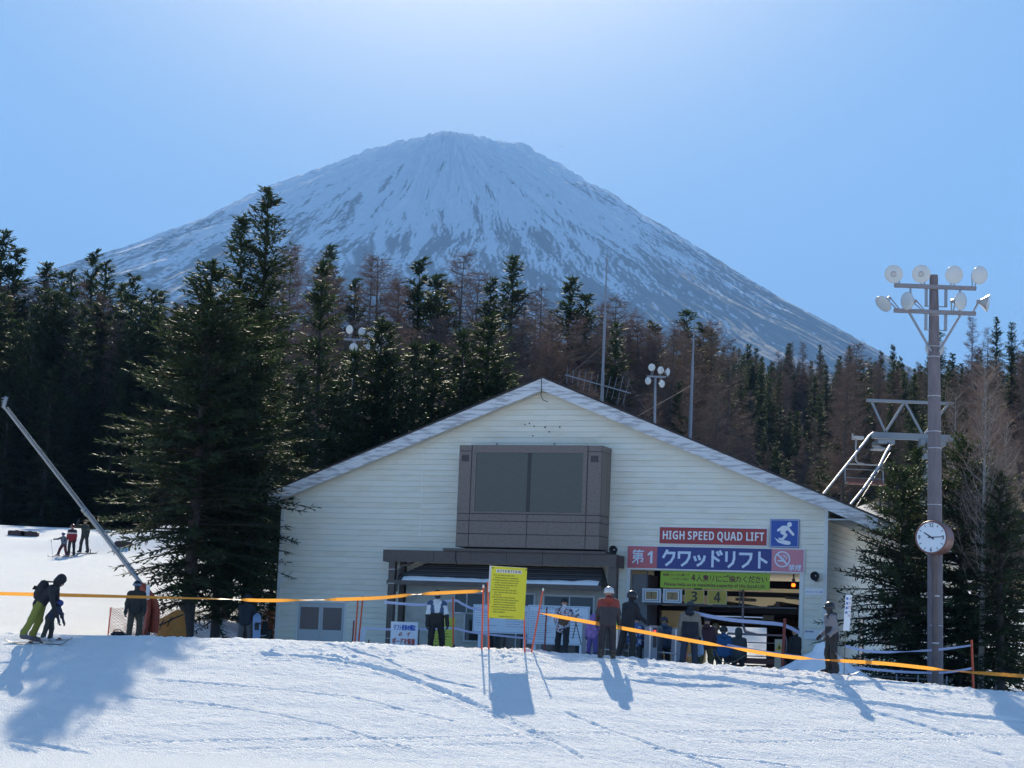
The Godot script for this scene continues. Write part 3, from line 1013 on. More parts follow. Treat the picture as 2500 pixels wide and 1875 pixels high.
# brush strokes of the characters on the signs, on a grid of 100 with y down
const GLYPHS := {
	"ク": "36,6 14,46;32,20 82,20 78,45 62,72 34,94", "ワ": "16,16 16,48;16,16 84,16 80,48 64,74 38,94",
	"ッ": "18,42 26,60;44,36 52,54;82,38 76,60 60,80 40,92", "ド": "36,6 36,96;36,36 74,60;64,10 74,26;82,4 92,20",
	"リ": "26,10 26,60;74,8 74,48 66,74 42,96", "フ": "14,16 84,16 80,46 62,74 34,94", "ト": "38,6 38,96;38,38 82,64",
	"ボ": "50,6 50,92 40,88;12,28 84,28;28,46 14,74;70,46 84,74;74,4 80,16;88,0 94,12", "ー": "10,50 90,50",
	"を": "16,20 80,20;46,4 34,44 20,60;20,60 50,40 56,70;86,36 34,66 38,90 84,92",
	"の": "52,16 40,70 24,80 12,60 24,28 54,14 84,34 86,62 56,92", "は": "20,8 14,50 20,94;36,30 90,30;66,8 66,84 46,92 38,80 50,70 92,88",
	"に": "20,8 14,50 20,94;44,26 88,26;42,66 46,88 90,88", "た": "10,24 60,24;36,6 14,94;56,46 92,46;52,70 58,90 94,88",
	"だ": "10,24 60,24;36,6 14,94;56,46 92,46;52,70 58,90 94,88;70,8 78,20;86,4 94,16", "く": "72,8 26,50 74,94",
	"さ": "12,28 88,28;40,6 72,60;26,62 30,90 74,90", "ん": "48,6 12,94 34,54 50,60 54,88 72,88 92,58",
	"っ": "20,50 64,42 82,56 72,80 40,90", "て": "10,18 90,18 52,34 44,64 78,92", "い": "14,18 20,74 36,84;72,24 88,66",
	"め": "26,14 44,84;62,8 24,84 12,64 28,34 66,30 88,52 82,78 56,92", "ご": "22,20 74,20;16,66 24,88 86,88;76,4 84,16;90,0 97,12",
	"り": "24,10 22,60;70,8 74,50 46,94", "人": "50,8 42,52 8,94;48,40 92,94", "力": "12,30 84,30 78,80 62,92;46,6 38,60 10,94",
	"乗": "70,4 20,12;8,24 92,24;50,8 50,96;22,38 78,38;12,54 88,54;30,24 30,54;70,24 70,54;46,58 10,90;54,58 90,90",
	"協": "4,34 40,34;22,6 22,96;46,20 92,20 88,42;66,4 46,44;42,56 66,56 62,92;52,46 40,94;70,56 96,56 92,92;80,46 70,94",
	"第": "26,2 14,18;24,10 48,10;62,2 52,16;60,10 90,10;18,28 80,28 80,44;20,44 82,44;20,44 18,60 88,60 84,84 74,82;50,28 50,98;48,62 12,92",
	"禁": "26,4 26,46;8,18 46,18;26,22 8,42;30,22 46,38;72,4 72,46;54,18 94,18;70,22 54,42;76,22 94,40;24,54 76,54;10,66 90,66;50,66 50,96 40,92;28,74 14,90;70,74 86,88",
	"煙": "24,6 22,50 6,94;8,28 12,44;40,28 34,44;26,56 40,78;46,12 96,12;52,24 90,24 90,46 52,46 52,24;64,12 64,46;78,12 78,46;70,50 70,90;50,66 92,66;44,92 98,92",
	"皆": "12,10 12,44 44,40;12,26 42,24;60,6 60,42 92,42;60,24 88,18;48,48 40,56;24,58 76,58 76,96 24,96 24,58;24,76 76,76",
	"様": "4,28 44,28;24,6 24,96;24,34 6,66;26,36 42,54;56,4 62,14;86,4 78,14;50,20 94,20;54,34 92,34;48,48 98,48;72,20 72,92 62,90;50,62 64,70 46,90;92,56 78,68 98,92",
	"滑": "10,8 22,20;6,36 18,46;8,92 24,60;44,8 44,34;44,8 86,8 86,34;62,8 62,22 86,22;34,34 34,46;34,34 96,34 94,46;46,50 46,96;46,50 84,50 84,92;46,64 84,64;46,78 84,78",
	"必": "14,50 8,74;30,34 34,84 78,84 80,68;40,10 58,24;82,8 20,92;78,42 92,62", "ず": "10,22 90,22;54,6 54,60 40,66 34,52 50,42 56,70 36,96;76,2 82,14;90,0 96,10",
	"車": "14,14 86,14;24,28 76,28 76,62 24,62 24,28;24,45 76,45;8,78 92,78;50,4 50,98",
	"際": "10,8 10,98;10,8 36,8 22,36 36,54 24,64;56,4 42,36;50,16 66,16 46,48;66,8 94,8 76,34 96,48;54,56 90,56;44,68 96,68;70,68 70,96;56,76 44,92;82,76 94,92",
	"装": "14,8 14,44;32,4 32,48;8,32 30,22;42,16 94,16;68,4 68,40;48,40 90,40;8,58 92,58;50,48 50,58;46,60 10,88;34,74 34,96 56,88;54,62 92,96;82,68 64,78",
	"着": "30,2 38,12;70,2 62,12;14,16 86,16;20,28 80,28;8,40 92,40;50,16 50,40;44,40 10,84;32,54 78,54 78,98 32,98 32,54;32,68 78,68;32,82 78,82",
	"パ": "34,26 10,88;62,26 88,88;80,4 92,8 90,18 80,18 80,4", "ロ": "16,18 84,18 84,90 16,90 16,18", "ル": "30,14 26,60 8,92;58,12 58,88 92,62",
	"専": "10,14 90,14;26,26 74,26 74,54 26,54 26,26;26,40 74,40;50,4 50,54;8,66 92,66;68,56 68,96 56,92;26,74 36,86",
	"用": "18,10 18,70 8,94;18,10 84,10 84,94 74,92;18,36 84,36;18,62 84,62;50,10 50,94", "両": "8,12 92,12;16,34 16,96;16,34 84,34 84,94 74,92;50,12 50,72;32,46 32,72 68,72 68,46",
	"ふ": "46,6 56,18;38,34 58,44 60,76 42,92;22,62 10,84;74,56 92,82", "じ": "26,8 26,76 50,92 84,68;62,10 70,22;78,4 86,16", "ス": "16,16 76,16 54,54 10,94;54,54 90,92", "ノ": "78,10 60,60 14,94",
	"ゾ": "16,18 26,40;80,16 70,60 34,94;86,2 92,12", "運": "8,10 18,20;6,40 20,40 18,76 6,90 94,94;36,8 92,8;44,22 84,22 84,58 44,58 44,22;44,40 84,40;64,14 64,76;34,68 94,68",
	"行": "34,6 8,34;36,36 8,62;22,54 22,96;52,16 92,16;44,40 96,40;74,40 74,92 60,88", "時": "8,14 34,14 34,80 8,80 8,14;8,46 34,46;44,20 92,20;68,4 68,38;40,38 96,38;42,58 96,58;80,40 80,94 68,90;52,68 60,80",
	"間": "10,8 10,96;10,8 42,8 42,36 10,36;58,8 90,8 90,94;58,8 58,36 90,36;32,50 68,50 68,84 32,84 32,50;32,66 68,66",
}


# writes a row (or a column) of characters; `at_` is the lower left (upper left) corner of the first one
func kana(text: String, size: float, weight: float, material: Material, parent: Node3D, at_: Vector3, step := 1.0, column := false, squeeze := 1.0) -> void:
	var m := mb()
	var pen := Vector2.ZERO
	for ch in text:
		if GLYPHS.has(ch):
			var lift := 0.0
			for stroke in GLYPHS[ch].split(";"):
				var pts := []
				for p in stroke.split(" "):
					var xy: PackedStringArray = p.split(",")
					pts.append(Vector2(float(xy[0]) * squeeze, (0.0 if column else 100.0) - float(xy[1])) * size / 100.0 + pen)
				for q in pts.size() - 1:
					var d: Vector2 = (pts[q + 1] - pts[q]).normalized()
					var s := Vector2(-d.y, d.x) * weight * size / 2
					var a: Vector2 = pts[q] - d * weight * size * 0.42
					var b: Vector2 = pts[q + 1] + d * weight * size * 0.42
					var z := Vector3(0, 0, lift)
					m.quad(v3(a - s) + z, v3(b - s) + z, v3(b + s) + z, v3(a + s) + z)
					lift += 0.0004
		pen += Vector2(0, -size * step) if column else Vector2(size * step * squeeze, 0)
	var o := obj("lettering", m, material, parent)
	o.position = at_ + Vector3(0, 0, 0.003)


func v3(p: Vector2) -> Vector3:
	return Vector3(p.x, p.y, 0)


# short dashes standing for print too small to read
func small_print(material: Material, parent: Node3D, x: float, y: float, wide: float, rows: int, pitch: float, thick: float, seed_: int) -> void:
	var m := mb()
	var r := RandomNumberGenerator.new()
	r.seed = seed_
	for q in rows:
		var px := x
		var stop := x + wide * r.randf_range(0.55, 1.0)
		while px < stop:
			var e := minf(stop, px + r.randf_range(0.02, 0.09))
			m.quad(Vector3(px, y - q * pitch - thick, 0.004), Vector3(e, y - q * pitch - thick, 0.004), Vector3(e, y - q * pitch, 0.004), Vector3(px, y - q * pitch, 0.004))
			px = e + r.randf_range(0.008, 0.025)
	obj("small_print", m, material, parent)


func ring(m: MB, at_: Vector2, r0: float, r1: float, z: float) -> void:
	for q in 40:
		var a := TAU * q / 40
		var b := TAU * (q + 1) / 40
		m.quad(Vector3(at_.x + cos(a) * r0, at_.y + sin(a) * r0, z), Vector3(at_.x + cos(a) * r1, at_.y + sin(a) * r1, z), Vector3(at_.x + cos(b) * r1, at_.y + sin(b) * r1, z), Vector3(at_.x + cos(b) * r0, at_.y + sin(b) * r0, z))


func flat_poly(m: MB, pts: Array, z: float) -> void:
	var p := PackedVector2Array(pts)
	var idx := Geometry2D.triangulate_polygon(p)
	var k := m.v.size()
	for q in p:
		m.add(Vector3(q.x, q.y, z))
	for q in range(0, idx.size(), 3):
		var ccw := (p[idx[q + 1]] - p[idx[q]]).cross(p[idx[q + 2]] - p[idx[q]]) > 0
		m.tri(k + idx[q], k + idx[q + 1] if ccw else k + idx[q + 2], k + idx[q + 2] if ccw else k + idx[q + 1])


func capsule2(m: MB, a: Vector2, b: Vector2, w0: float, w1: float, z: float) -> void:
	var d := (b - a).normalized()
	var pts := []
	var base := d.angle()
	for q in 9:
		pts.append(b + Vector2.from_angle(base - PI / 2 + PI * q / 8) * w1)
	for q in 9:
		pts.append(a + Vector2.from_angle(base + PI / 2 + PI * q / 8) * w0)
	flat_poly(m, pts, z)


func board(m: MB, x0: float, y0: float, x1: float, y1: float, z0: float, z1: float) -> void:
	m.box(Vector3(x0, y0, z0), Vector3(x1, y1, z1))


func make_signs() -> void:
	var white := mat("sign_white", 0.80, 0.81, 0.83, 0.4)
	var red := mat("sign_red", 0.36, 0.030, 0.035, 0.35)
	var rose := mat("sign_rose", 0.52, 0.12, 0.14, 0.4)
	var pink := mat("sign_pink", 0.62, 0.22, 0.27, 0.4)
	var blue := mat("sign_blue", 0.018, 0.035, 0.20, 0.35)
	var sky_blue := mat("sign_sky_blue", 0.012, 0.075, 0.36, 0.35)
	var black := mat("sign_black", 0.02, 0.02, 0.022, 0.5)
	var m: MB

	# HIGH SPEED QUAD LIFT
	var s := on_front("red_sign", "long red sign reading HIGH SPEED QUAD LIFT in white capitals", "sign", Vector3(13.05, 4.23, 0.036))
	m = mb()
	board(m, 0, 0, 3.44, 0.56, 0, 0.04)
	obj("frame", m, white, s)
	m = mb()
	board(m, 0.025, 0.025, 3.415, 0.535, 0.04, 0.046)
	obj("face", m, red, s)
	words("HIGH SPEED QUAD LIFT", 0.262, white, s, Vector3(1.72, 0.285, 0.046), true, 0.80)

	# snowboarder pictogram
	s = on_front("snowboarder_sign", "square blue sign with a white snowboarder pictogram", "sign", Vector3(16.56, 4.21, 0.036))
	m = mb()
	board(m, 0, 0, 0.9, 0.86, 0, 0.04)
	obj("face", m, sky_blue, s)
	m = mb()
	for e in [[0.02, 0.02, 0.88, 0.032], [0.02, 0.828, 0.88, 0.84], [0.02, 0.032, 0.032, 0.828], [0.868, 0.032, 0.88, 0.828]]:
		board(m, e[0], e[1], e[2], e[3], 0.04, 0.044)
	obj("border", m, white, s)
	m = mb()
	var zz := 0.0445
	capsule2(m, Vector2(0.60, 0.70), Vector2(0.601, 0.7005), 0.075, 0.075, zz)
	flat_poly(m, [Vector2(0.40, 0.40), Vector2(0.52, 0.52), Vector2(0.57, 0.59), Vector2(0.50, 0.67), Vector2(0.36, 0.65), Vector2(0.32, 0.58), Vector2(0.33, 0.50)], zz + 0.0005)
	capsule2(m, Vector2(0.40, 0.62), Vector2(0.26, 0.52), 0.045, 0.04, zz + 0.001)
	capsule2(m, Vector2(0.54, 0.60), Vector2(0.72, 0.40), 0.045, 0.038, zz + 0.0015)
	capsule2(m, Vector2(0.38, 0.46), Vector2(0.50, 0.38), 0.055, 0.045, zz + 0.002)
	capsule2(m, Vector2(0.50, 0.38), Vector2(0.40, 0.25), 0.045, 0.035, zz + 0.0025)
	capsule2(m, Vector2(0.40, 0.25), Vector2(0.30, 0.26), 0.032, 0.03, zz + 0.003)
	flat_poly(m, [Vector2(0.14, 0.30), Vector2(0.26, 0.15), Vector2(0.46, 0.09), Vector2(0.60, 0.08), Vector2(0.66, 0.13), Vector2(0.62, 0.19), Vector2(0.48, 0.22), Vector2(0.30, 0.21)], zz + 0.0035)
	obj("pictogram", m, white, s)

	# the long sign over the gateway
	s = on_front("lift_name_sign", "long sign in rose, navy and pink over the gateway with large white Japanese letters", "sign", Vector3(12.04, 3.45, 0.058))
	m = mb()
	board(m, 0, 0, 5.61, 0.73, 0, 0.05)
	obj("frame", m, white, s)
	m = mb()
	board(m, 0.025, 0.025, 0.985, 0.705, 0.05, 0.056)
	obj("rose_panel", m, rose, s)
	m = mb()
	board(m, 0.985, 0.025, 4.60, 0.705, 0.05, 0.056)
	obj("navy_panel", m, blue, s)
	m = mb()
	board(m, 4.60, 0.025, 5.585, 0.705, 0.05, 0.056)
	obj("pink_panel", m, pink, s)
	var pale := mat("sign_pale_blue", 0.66, 0.74, 0.84, 0.4)
	kana("第", 0.43, 0.10, pale, s, Vector3(0.15, 0.16, 0.056))
	words("1", 0.38, pale, s, Vector3(0.78, 0.36, 0.056), true, 0.9)
	kana("クワッドリフト", 0.50, 0.155, pale, s, Vector3(1.12, 0.115, 0.056), 0.97)
	m = mb()
	ring(m, Vector2(4.93, 0.40), 0.205, 0.245, 0.060)
	capsule2(m, Vector2(4.78, 0.55), Vector2(5.08, 0.25), 0.026, 0.026, 0.0605)
	m.quad(Vector3(4.79, 0.33, 0.061), Vector3(5.02, 0.33, 0.061), Vector3(5.02, 0.375, 0.061), Vector3(4.79, 0.375, 0.061))
	for e in [[4.97, 0.42, 5.0, 0.5], [5.0, 0.5, 5.06, 0.48], [5.04, 0.40, 5.08, 0.46], [4.9, 0.5, 4.99, 0.53]]:
		capsule2(m, Vector2(e[0], e[1]), Vector2(e[2], e[3]), 0.011, 0.011, 0.0615)
	obj("no_smoking_mark", m, pale, s)
	kana("禁煙", 0.19, 0.11, pale, s, Vector3(5.13, 0.06, 0.056), 1.05)

	# green banner
	s = on_front("green_banner", "lime green banner asking riders to fill all four seats", "banner", Vector3(13.12, 2.90, -0.02))
	m = mb()
	board(m, 0, 0, 3.45, 0.51, 0, 0.012)
	obj("cloth", m, weathered("banner_green", Color(0.36, 0.50, 0.055), Color(0.32, 0.46, 0.05), 0.4, Vector3(1, 1, 1), 81), s)
	var maroon := mat("maroon_print", 0.13, 0.015, 0.03, 0.6)
	kana("皆様にたくさん滑って", 0.083, 0.12, maroon, s, Vector3(0.08, 0.355, 0.012), 1.02)
	kana("いただくために", 0.083, 0.12, maroon, s, Vector3(0.33, 0.235, 0.012), 1.02)
	words("4", 0.19, maroon, s, Vector3(1.045, 0.325, 0.012), true, 1.0)
	kana("人乗りにご協力ください", 0.205, 0.125, maroon, s, Vector3(1.14, 0.215, 0.012), 1.0)
	words("Please help us to maximize capacity of the Quad Lift.", 0.098, maroon, s, Vector3(1.725, 0.105, 0.012), true, 0.93)
	for e in [0.02, 0.82, 1.62, 2.6, 3.42]:
		m = mb(true)
		m.rod(Vector3(e, 0.50, 0.005), Vector3(e, 0.545, 0.02), 0.006, 5)
		obj("tie", m, white, s)

	# numbers of the four lanes
	var gold := weathered("gold_board", Color(0.45, 0.34, 0.06), Color(0.36, 0.26, 0.05), 0.42, Vector3(2, 2, 2), 82)
	for q in 4:
		var x0: float = [12.53, 13.2, 13.9, 14.62][q]
		s = on_front("lane_number", ["pale double framed lane board hanging beside the grey gate post", "pale double framed lane board hanging between its twin and a yellow board", "yellow lane board with a bold black three beside a framed board", "yellow lane board with a bold black four ending the row"][q], "sign", Vector3(x0, 2.43, -0.06), "lane numbers in the gateway")
		m = mb()
		board(m, 0, 0, 0.61, 0.43, -0.03, 0.0)
		obj("backing", m, mat("pale_grey_frame", 0.50, 0.55, 0.60, 0.4) if q < 2 else mat("cream_edge", 0.62, 0.58, 0.42, 0.5), s)
		if q < 2:
			m = mb()
			board(m, 0.06, 0.05, 0.55, 0.38, 0.001, 0.006)
			obj("inner_frame", m, mat("grey_face", 0.22, 0.25, 0.27, 0.4), s)
			m = mb()
			board(m, 0.10, 0.075, 0.51, 0.355, 0.007, 0.012)
			obj("inner_frame", m, white, s)
			m = mb()
			board(m, 0.125, 0.095, 0.485, 0.335, 0.013, 0.016)
			obj("face", m, mat("tan_face", 0.30, 0.20, 0.09, 0.6), s)
			words(str(q + 1), 0.15, black, s, Vector3(0.305, 0.215, 0.016), false)
		else:
			m = mb()
			board(m, 0.012, 0.012, 0.598, 0.418, 0.001, 0.006)
			obj("face", m, gold, s)
			words(str(q + 1), 0.31, black, s, Vector3(0.305, 0.215, 0.006), true, 0.92)
	m = mb()
	m.box(Vector3(12.6, 0, -0.03), Vector3(17.4, 0.05, 0.02))
	m.box(Vector3(15.6, 0.05, -0.02), Vector3(15.64, 1.04, 0.0))
	m.box(Vector3(12.64, 0.05, -0.02), Vector3(12.68, 1.04, 0.0))
	var hang := obj("sign_rail", m, mat("dark_steel", 0, 0, 0))
	hang.transform = station_axes() * Transform3D(Basis(), Vector3(0, 2.36, -0.13))
	tag(hang, "dark rail that carries the lane numbers across the gateway", "rail")

	# two notices right of the gateway
	s = on_front("name_notice", "narrow pale blue notice with one row of letters beside the gateway", "notice", Vector3(17.68, 2.79, 0.036))
	m = mb()
	board(m, 0, 0, 0.56, 0.2, 0, 0.015)
	obj("face", m, white, s)
	kana("ふじてんスノーリゾート第ノ", 0.042, 0.13, blue, s, Vector3(0.02, 0.08, 0.015), 0.97)
	s = on_front("hours_notice", "pale blue opening hours notice low beside the gateway", "notice", Vector3(17.68, 1.46, 0.036))
	m = mb()
	board(m, 0, 0, 0.57, 0.3, 0, 0.015)
	obj("face", m, white, s)
	kana("運行時間", 0.055, 0.13, blue, s, Vector3(0.03, 0.21, 0.015), 1.15)
	small_print(blue, s, 0.33, 0.262, 0.21, 3, 0.045, 0.014, 4)
	small_print(mat("thin_print", 0.25, 0.3, 0.42), s, 0.03, 0.17, 0.27, 4, 0.04, 0.012, 5)

	# horn loudspeakers
	for e in [["black horn loudspeaker on the canopy corner", Vector3(11.78, 3.93, 0.45), 0.0], ["black horn loudspeaker on the clapboards right of the gateway", Vector3(18.02, 3.3, 0.05), 0.0]]:
		s = on_front("loudspeaker", e[0], "loudspeaker", e[1], "horn loudspeakers")
		m = mb(true)
		m.lathe(PackedVector2Array([Vector2(0.0, 0.16), Vector2(0.03, 0.17), Vector2(0.05, 0.15), Vector2(0.06, 0.19), Vector2(0.11, 0.27), Vector2(0.135, 0.30), Vector2(0.14, 0.285), Vector2(0.115, 0.24), Vector2(0.07, 0.14), Vector2(0.07, 0.02), Vector2(0.0, 0.0)]), 20, Transform3D(Basis(Vector3.RIGHT, PI / 2 + 0.12), Vector3(0, 0.09, 0)))
		obj("horn", m, mat("speaker_black", 0.03, 0.03, 0.033, 0.4), s)
		m = mb(true)
		m.lathe(PackedVector2Array([Vector2(0, 0.01), Vector2(0.02, 0.0), Vector2(0.022, -0.01)]), 10, Transform3D(Basis(Vector3.RIGHT, PI / 2 + 0.12), Vector3(0, 0.07, 0.178)))
		obj("phase_plug", m, white, s)
		m = mb()
		m.box(Vector3(-0.02, -0.07, -0.015), Vector3(0.02, 0.06, 0.06))
		m.box(Vector3(-0.06, -0.09, -0.015), Vector3(0.06, -0.07, 0.08))
		obj("bracket", m, mat("dark_steel", 0, 0, 0), s)


func toward(d: Vector3) -> Basis:
	# y of the basis looks along d
	var y := d.normalized()
	var x := Vector3.UP.cross(y).normalized() if absf(y.y) < 0.98 else Vector3.RIGHT
	return Basis(x, y, x.cross(y))


func floodlight(parent: Node3D, where: Vector3, d: Vector3, r: float, ribbed: bool, arm_to: Vector3) -> void:
	var shell := mat("lamp_shell", 0.50, 0.49, 0.50, 0.35, 0.5)
	var holder := Node3D.new()
	holder.name = "floodlight"
	parent.add_child(holder, true)
	holder.transform = Transform3D(toward(d), where)
	var m := mb(true)
	m.lathe(PackedVector2Array([Vector2(0.0, -1.25), Vector2(0.20, -1.24), Vector2(0.22, -0.92), Vector2(0.30, -0.82), Vector2(0.52, -0.52), Vector2(0.80, -0.22), Vector2(0.97, 0.0), Vector2(1.0, 0.03), Vector2(1.0, 0.07), Vector2(0.95, 0.06)]), 28, Transform3D(Basis().scaled(Vector3(r, r, r)), Vector3.ZERO))
	obj("shell", m, shell, holder)
	m = mb(true)
	m.lathe(PackedVector2Array([Vector2(0.95, 0.05), Vector2(0.8, 0.10), Vector2(0.5, 0.15), Vector2(0.0, 0.17)]), 28, Transform3D(Basis().scaled(Vector3(r, r, r)), Vector3.ZERO))
	obj("lens", m, weathered("lamp_lens", Color(0.62, 0.64, 0.63), Color(0.46, 0.50, 0.50), 0.45, Vector3(4, 4, 4), 90, 0.12), holder)
	if ribbed:
		m = mb()
		for q in 28:
			var a := TAU * q / 28
			var b := Basis(Vector3.UP, a)
			m.box(Vector3(0.34 * r, 0.10 * r, -0.022 * r), Vector3(0.90 * r, 0.175 * r, 0.022 * r), Transform3D(b * Basis(Vector3.BACK, -0.09), Vector3.ZERO))
		obj("ribs", m, mat("lens_rib", 0.68, 0.68, 0.62, 0.3), holder)
		m = mb(true)
		m.lathe(PackedVector2Array([Vector2(0.30, 0.12), Vector2(0.32, 0.20), Vector2(0.22, 0.21), Vector2(0.1, 0.19), Vector2(0, 0.2)]), 20, Transform3D(Basis().scaled(Vector3(r, r, r)), Vector3.ZERO))
		obj("lamp_centre", m, mat("lens_centre", 0.40, 0.41, 0.43, 0.2, 0.4), holder)
	m = mb(true)
	var back := holder.transform.affine_inverse() * arm_to
	for s in [-0.35, 0.35]:
		m.rod(Vector3(s * r, -1.0 * r, 0), back + Vector3(s * r * 0.5, 0, 0), 0.016, 6)
	obj("yoke", m, mat("galvanised", 0.30, 0.31, 0.33, 0.45, 0.6), holder)


func make_lamps_and_lift() -> void:
	var galv := mat("galvanised", 0.30, 0.31, 0.33, 0.45, 0.6)
	var pole_paint := weathered("pole_paint", Color(0.20, 0.165, 0.175), Color(0.155, 0.13, 0.135), 0.45, Vector3(0.5, 0.12, 0.5), 91, 0.7)
	var m: MB
	# floodlight mast
	var base := Vector3(11.69, 0.9, -55.5)
	var t := thing("floodlight_mast", "tall mauve grey pole with two cross arms of round floodlights", "light mast", base)
	m = mb(true)
	var top := Vector3(11.49, 12.33, -55.5) - base
	m.tube(PackedVector3Array([Vector3(0, -0.4, 0), top * 0.3, top * 0.6, top * 0.78, top]), PackedFloat32Array([0.215, 0.205, 0.18, 0.165, 0.115]), 20)
	obj("pole", m, pole_paint, t)
	for f in [0.16, 0.30, 0.445, 0.58, 0.62, 0.705, 0.80, 0.825, 0.90]:
		m = mb(true)
		var rr: float = 0.222 - 0.065 * f if f < 0.78 else 0.30 - 0.165 * f
		m.lathe(PackedVector2Array([Vector2(rr - 0.02, 0), Vector2(rr, 0), Vector2(rr, 0.02), Vector2(rr - 0.02, 0.02)]), 20, Transform3D(Basis(), top * f))
		obj("band", m, mat("bright_steel", 0, 0, 0), t)
	for e in [11.97, 11.27]:
		m = mb()
		var yy: float = e - base.y
		m.box(Vector3(-1.32, yy - 0.055, 0.13), Vector3(0.93, yy + 0.055, 0.22))
		obj("cross_arm", m, weathered("arm_steel", Color(0.28, 0.26, 0.27), Color(0.19, 0.17, 0.18), 0.45, Vector3(2, 2, 2), 93, 0.55), t)
	for e in [[-0.42, 11.95, 11.46], [0.12, 11.95, 11.46], [-0.42, 11.25, 10.8], [0.12, 11.25, 10.8]]:
		m = mb()
		m.box(Vector3(e[0] - 0.04, e[2] - base.y, 0.08), Vector3(e[0] + 0.04, e[1] - base.y - 0.02, 0.128))
		obj("ballast_box", m, galv, t)
	for e in [11.46, 10.8]:
		m = mb()
		m.box(Vector3(-0.46, e - base.y - 0.03, 0.06), Vector3(0.16, e - base.y, 0.079))
		obj("stay", m, galv, t)
	for s in [-1.0, 1.0]:
		m = mb(true)
		m.rod(Vector3(-0.19 + s * 0.70, 11.22 - base.y, 0.175), Vector3(-0.17 + s * 0.10, 10.18 - base.y, 0.16), 0.035, 8)
		obj("brace", m, galv, t)
		m = mb()
		m.box(Vector3(-0.19 + s * 0.68 - 0.025, 11.32 - base.y, 0.15), Vector3(-0.19 + s * 0.68 + 0.025, 11.91 - base.y, 0.20))
		obj("hanger", m, galv, t)
	var here := Vector3(11.5, 0, -55.3)
	var lamps := [
		[Vector3(10.33, 12.258, -55.2), Vector3(-0.30, -0.22, 0.93), true, Vector3(10.47, 12.03, -55.32)], [Vector3(11.083, 12.289, -55.2), Vector3(-0.16, -0.24, 0.95), true, Vector3(11.16, 12.03, -55.32)],
		[Vector3(11.981, 12.303, -55.2), Vector3(0.12, -0.22, 0.95), false, Vector3(11.98, 12.03, -55.32)], [Vector3(12.677, 12.32, -55.2), Vector3(0.32, -0.2, 0.92), false, Vector3(12.55, 12.03, -55.32)],
		[Vector3(10.045, 11.41, -55.1), Vector3(-0.62, -0.62, 0.42), false, Vector3(10.47, 11.33, -55.32)], [Vector3(10.704, 11.505, -55.1), Vector3(-0.82, -0.12, 0.52), false, Vector3(11.16, 11.33, -55.32)],
		[Vector3(12.147, 11.564, -55.1), Vector3(0.62, -0.1, 0.75), false, Vector3(11.98, 11.33, -55.32)], [Vector3(12.897, 11.537, -55.1), Vector3(0.90, -0.18, 0.30), false, Vector3(12.55, 11.33, -55.32)]]
	for e in lamps:
		var p: Vector3 = e[0]
		var a: Vector3 = e[3]
		floodlight(t, p - base, e[1], 0.25, e[2], a - base)
	var low: Vector3 = Vector3(11.626, 10.36, -55.9)
	floodlight(t, low - base, Vector3(0.05, -0.25, -0.95), 0.26, false, Vector3(11.45, 10.35, -55.6) - base)
	m = mb(true)
	m.lathe(PackedVector2Array([Vector2(0.255, 0.0), Vector2(0.26, 0.02), Vector2(0, 0.03)]), 28, Transform3D(toward(Vector3(-0.05, 0.25, 0.95)), low - base + Vector3(0, 0, 0.02)))
	obj("lens", m, mats["lamp_lens"], t)

	# clock on its own pole
	var cp := Vector3(11.52, 0.9, -54.95)
	t = thing("clock_post", "round white clock in a rust red drum on a brown post", "clock", cp)
	m = mb(true)
	m.rod(Vector3(0.06, -0.4, 0), Vector3(-0.02, 3.75, 0), 0.088, 14, 0.085)
	obj("post", m, weathered("post_brown", Color(0.15, 0.10, 0.09), Color(0.10, 0.075, 0.07), 0.45, Vector3(0.6, 0.2, 0.6), 94, 0.6), t)
	for e in [1.35, 2.6]:
		m = mb(true)
		m.lathe(PackedVector2Array([Vector2(0.075, 0), Vector2(0.096, 0), Vector2(0.096, 0.03), Vector2(0.075, 0.03)]), 14, Transform3D(Basis(), Vector3(0.03, e, 0)))
		obj("band", m, mat("bright_steel", 0, 0, 0), t)
	var d := Vector3(-0.5, 0.0, 0.866)
	var frame := Transform3D(Basis(Vector3(0.866, 0, 0.5), Vector3.UP, d), Vector3(-0.02, 4.16, 0.0) + d * 0.30)
	var drum := Node3D.new()
	drum.name = "drum"
	t.add_child(drum, true)
	drum.transform = frame
	m = mb(true)
	m.lathe(PackedVector2Array([Vector2(0.40, 0.012), Vector2(0.41, 0.012), Vector2(0.425, 0.03), Vector2(0.44, 0.03), Vector2(0.45, 0.0), Vector2(0.455, -0.5), Vector2(0.44, -0.60), Vector2(0.38, -0.63), Vector2(0, -0.64)]), 48, Transform3D(Basis(Vector3.RIGHT, PI / 2), Vector3.ZERO))
	obj("case", m, weathered("clock_case", Color(0.23, 0.10, 0.08), Color(0.16, 0.075, 0.065), 0.45, Vector3(1.5, 1.5, 1.5), 95, 0.4), drum)
	m = mb()
	m.lathe(PackedVector2Array([Vector2(0.0, 0.01), Vector2(0.405, 0.01)]), 48, Transform3D(Basis(Vector3.RIGHT, PI / 2), Vector3.ZERO))
	obj("face", m, mat("clock_white", 0.72, 0.76, 0.80, 0.3), drum)
	var ink := mat("clock_ink", 0.025, 0.03, 0.06, 0.5)
	for q in 12:
		var a := TAU * q / 12
		var p := Vector3(sin(a) * 0.325, cos(a) * 0.325, 0.012)
		if q % 3 == 0:
			words(["12", "3", "6", "9"][q / 3], 0.105, ink, drum, p, true, 0.8, 0.003)
		else:
			m = mb()
			m.box(Vector3(-0.009, -0.035, 0), Vector3(0.009, 0.035, 0.003), Transform3D(Basis(Vector3.BACK, -a), p + Vector3(sin(a), cos(a), 0) * 0.018))
			obj("hour_mark", m, ink, drum)
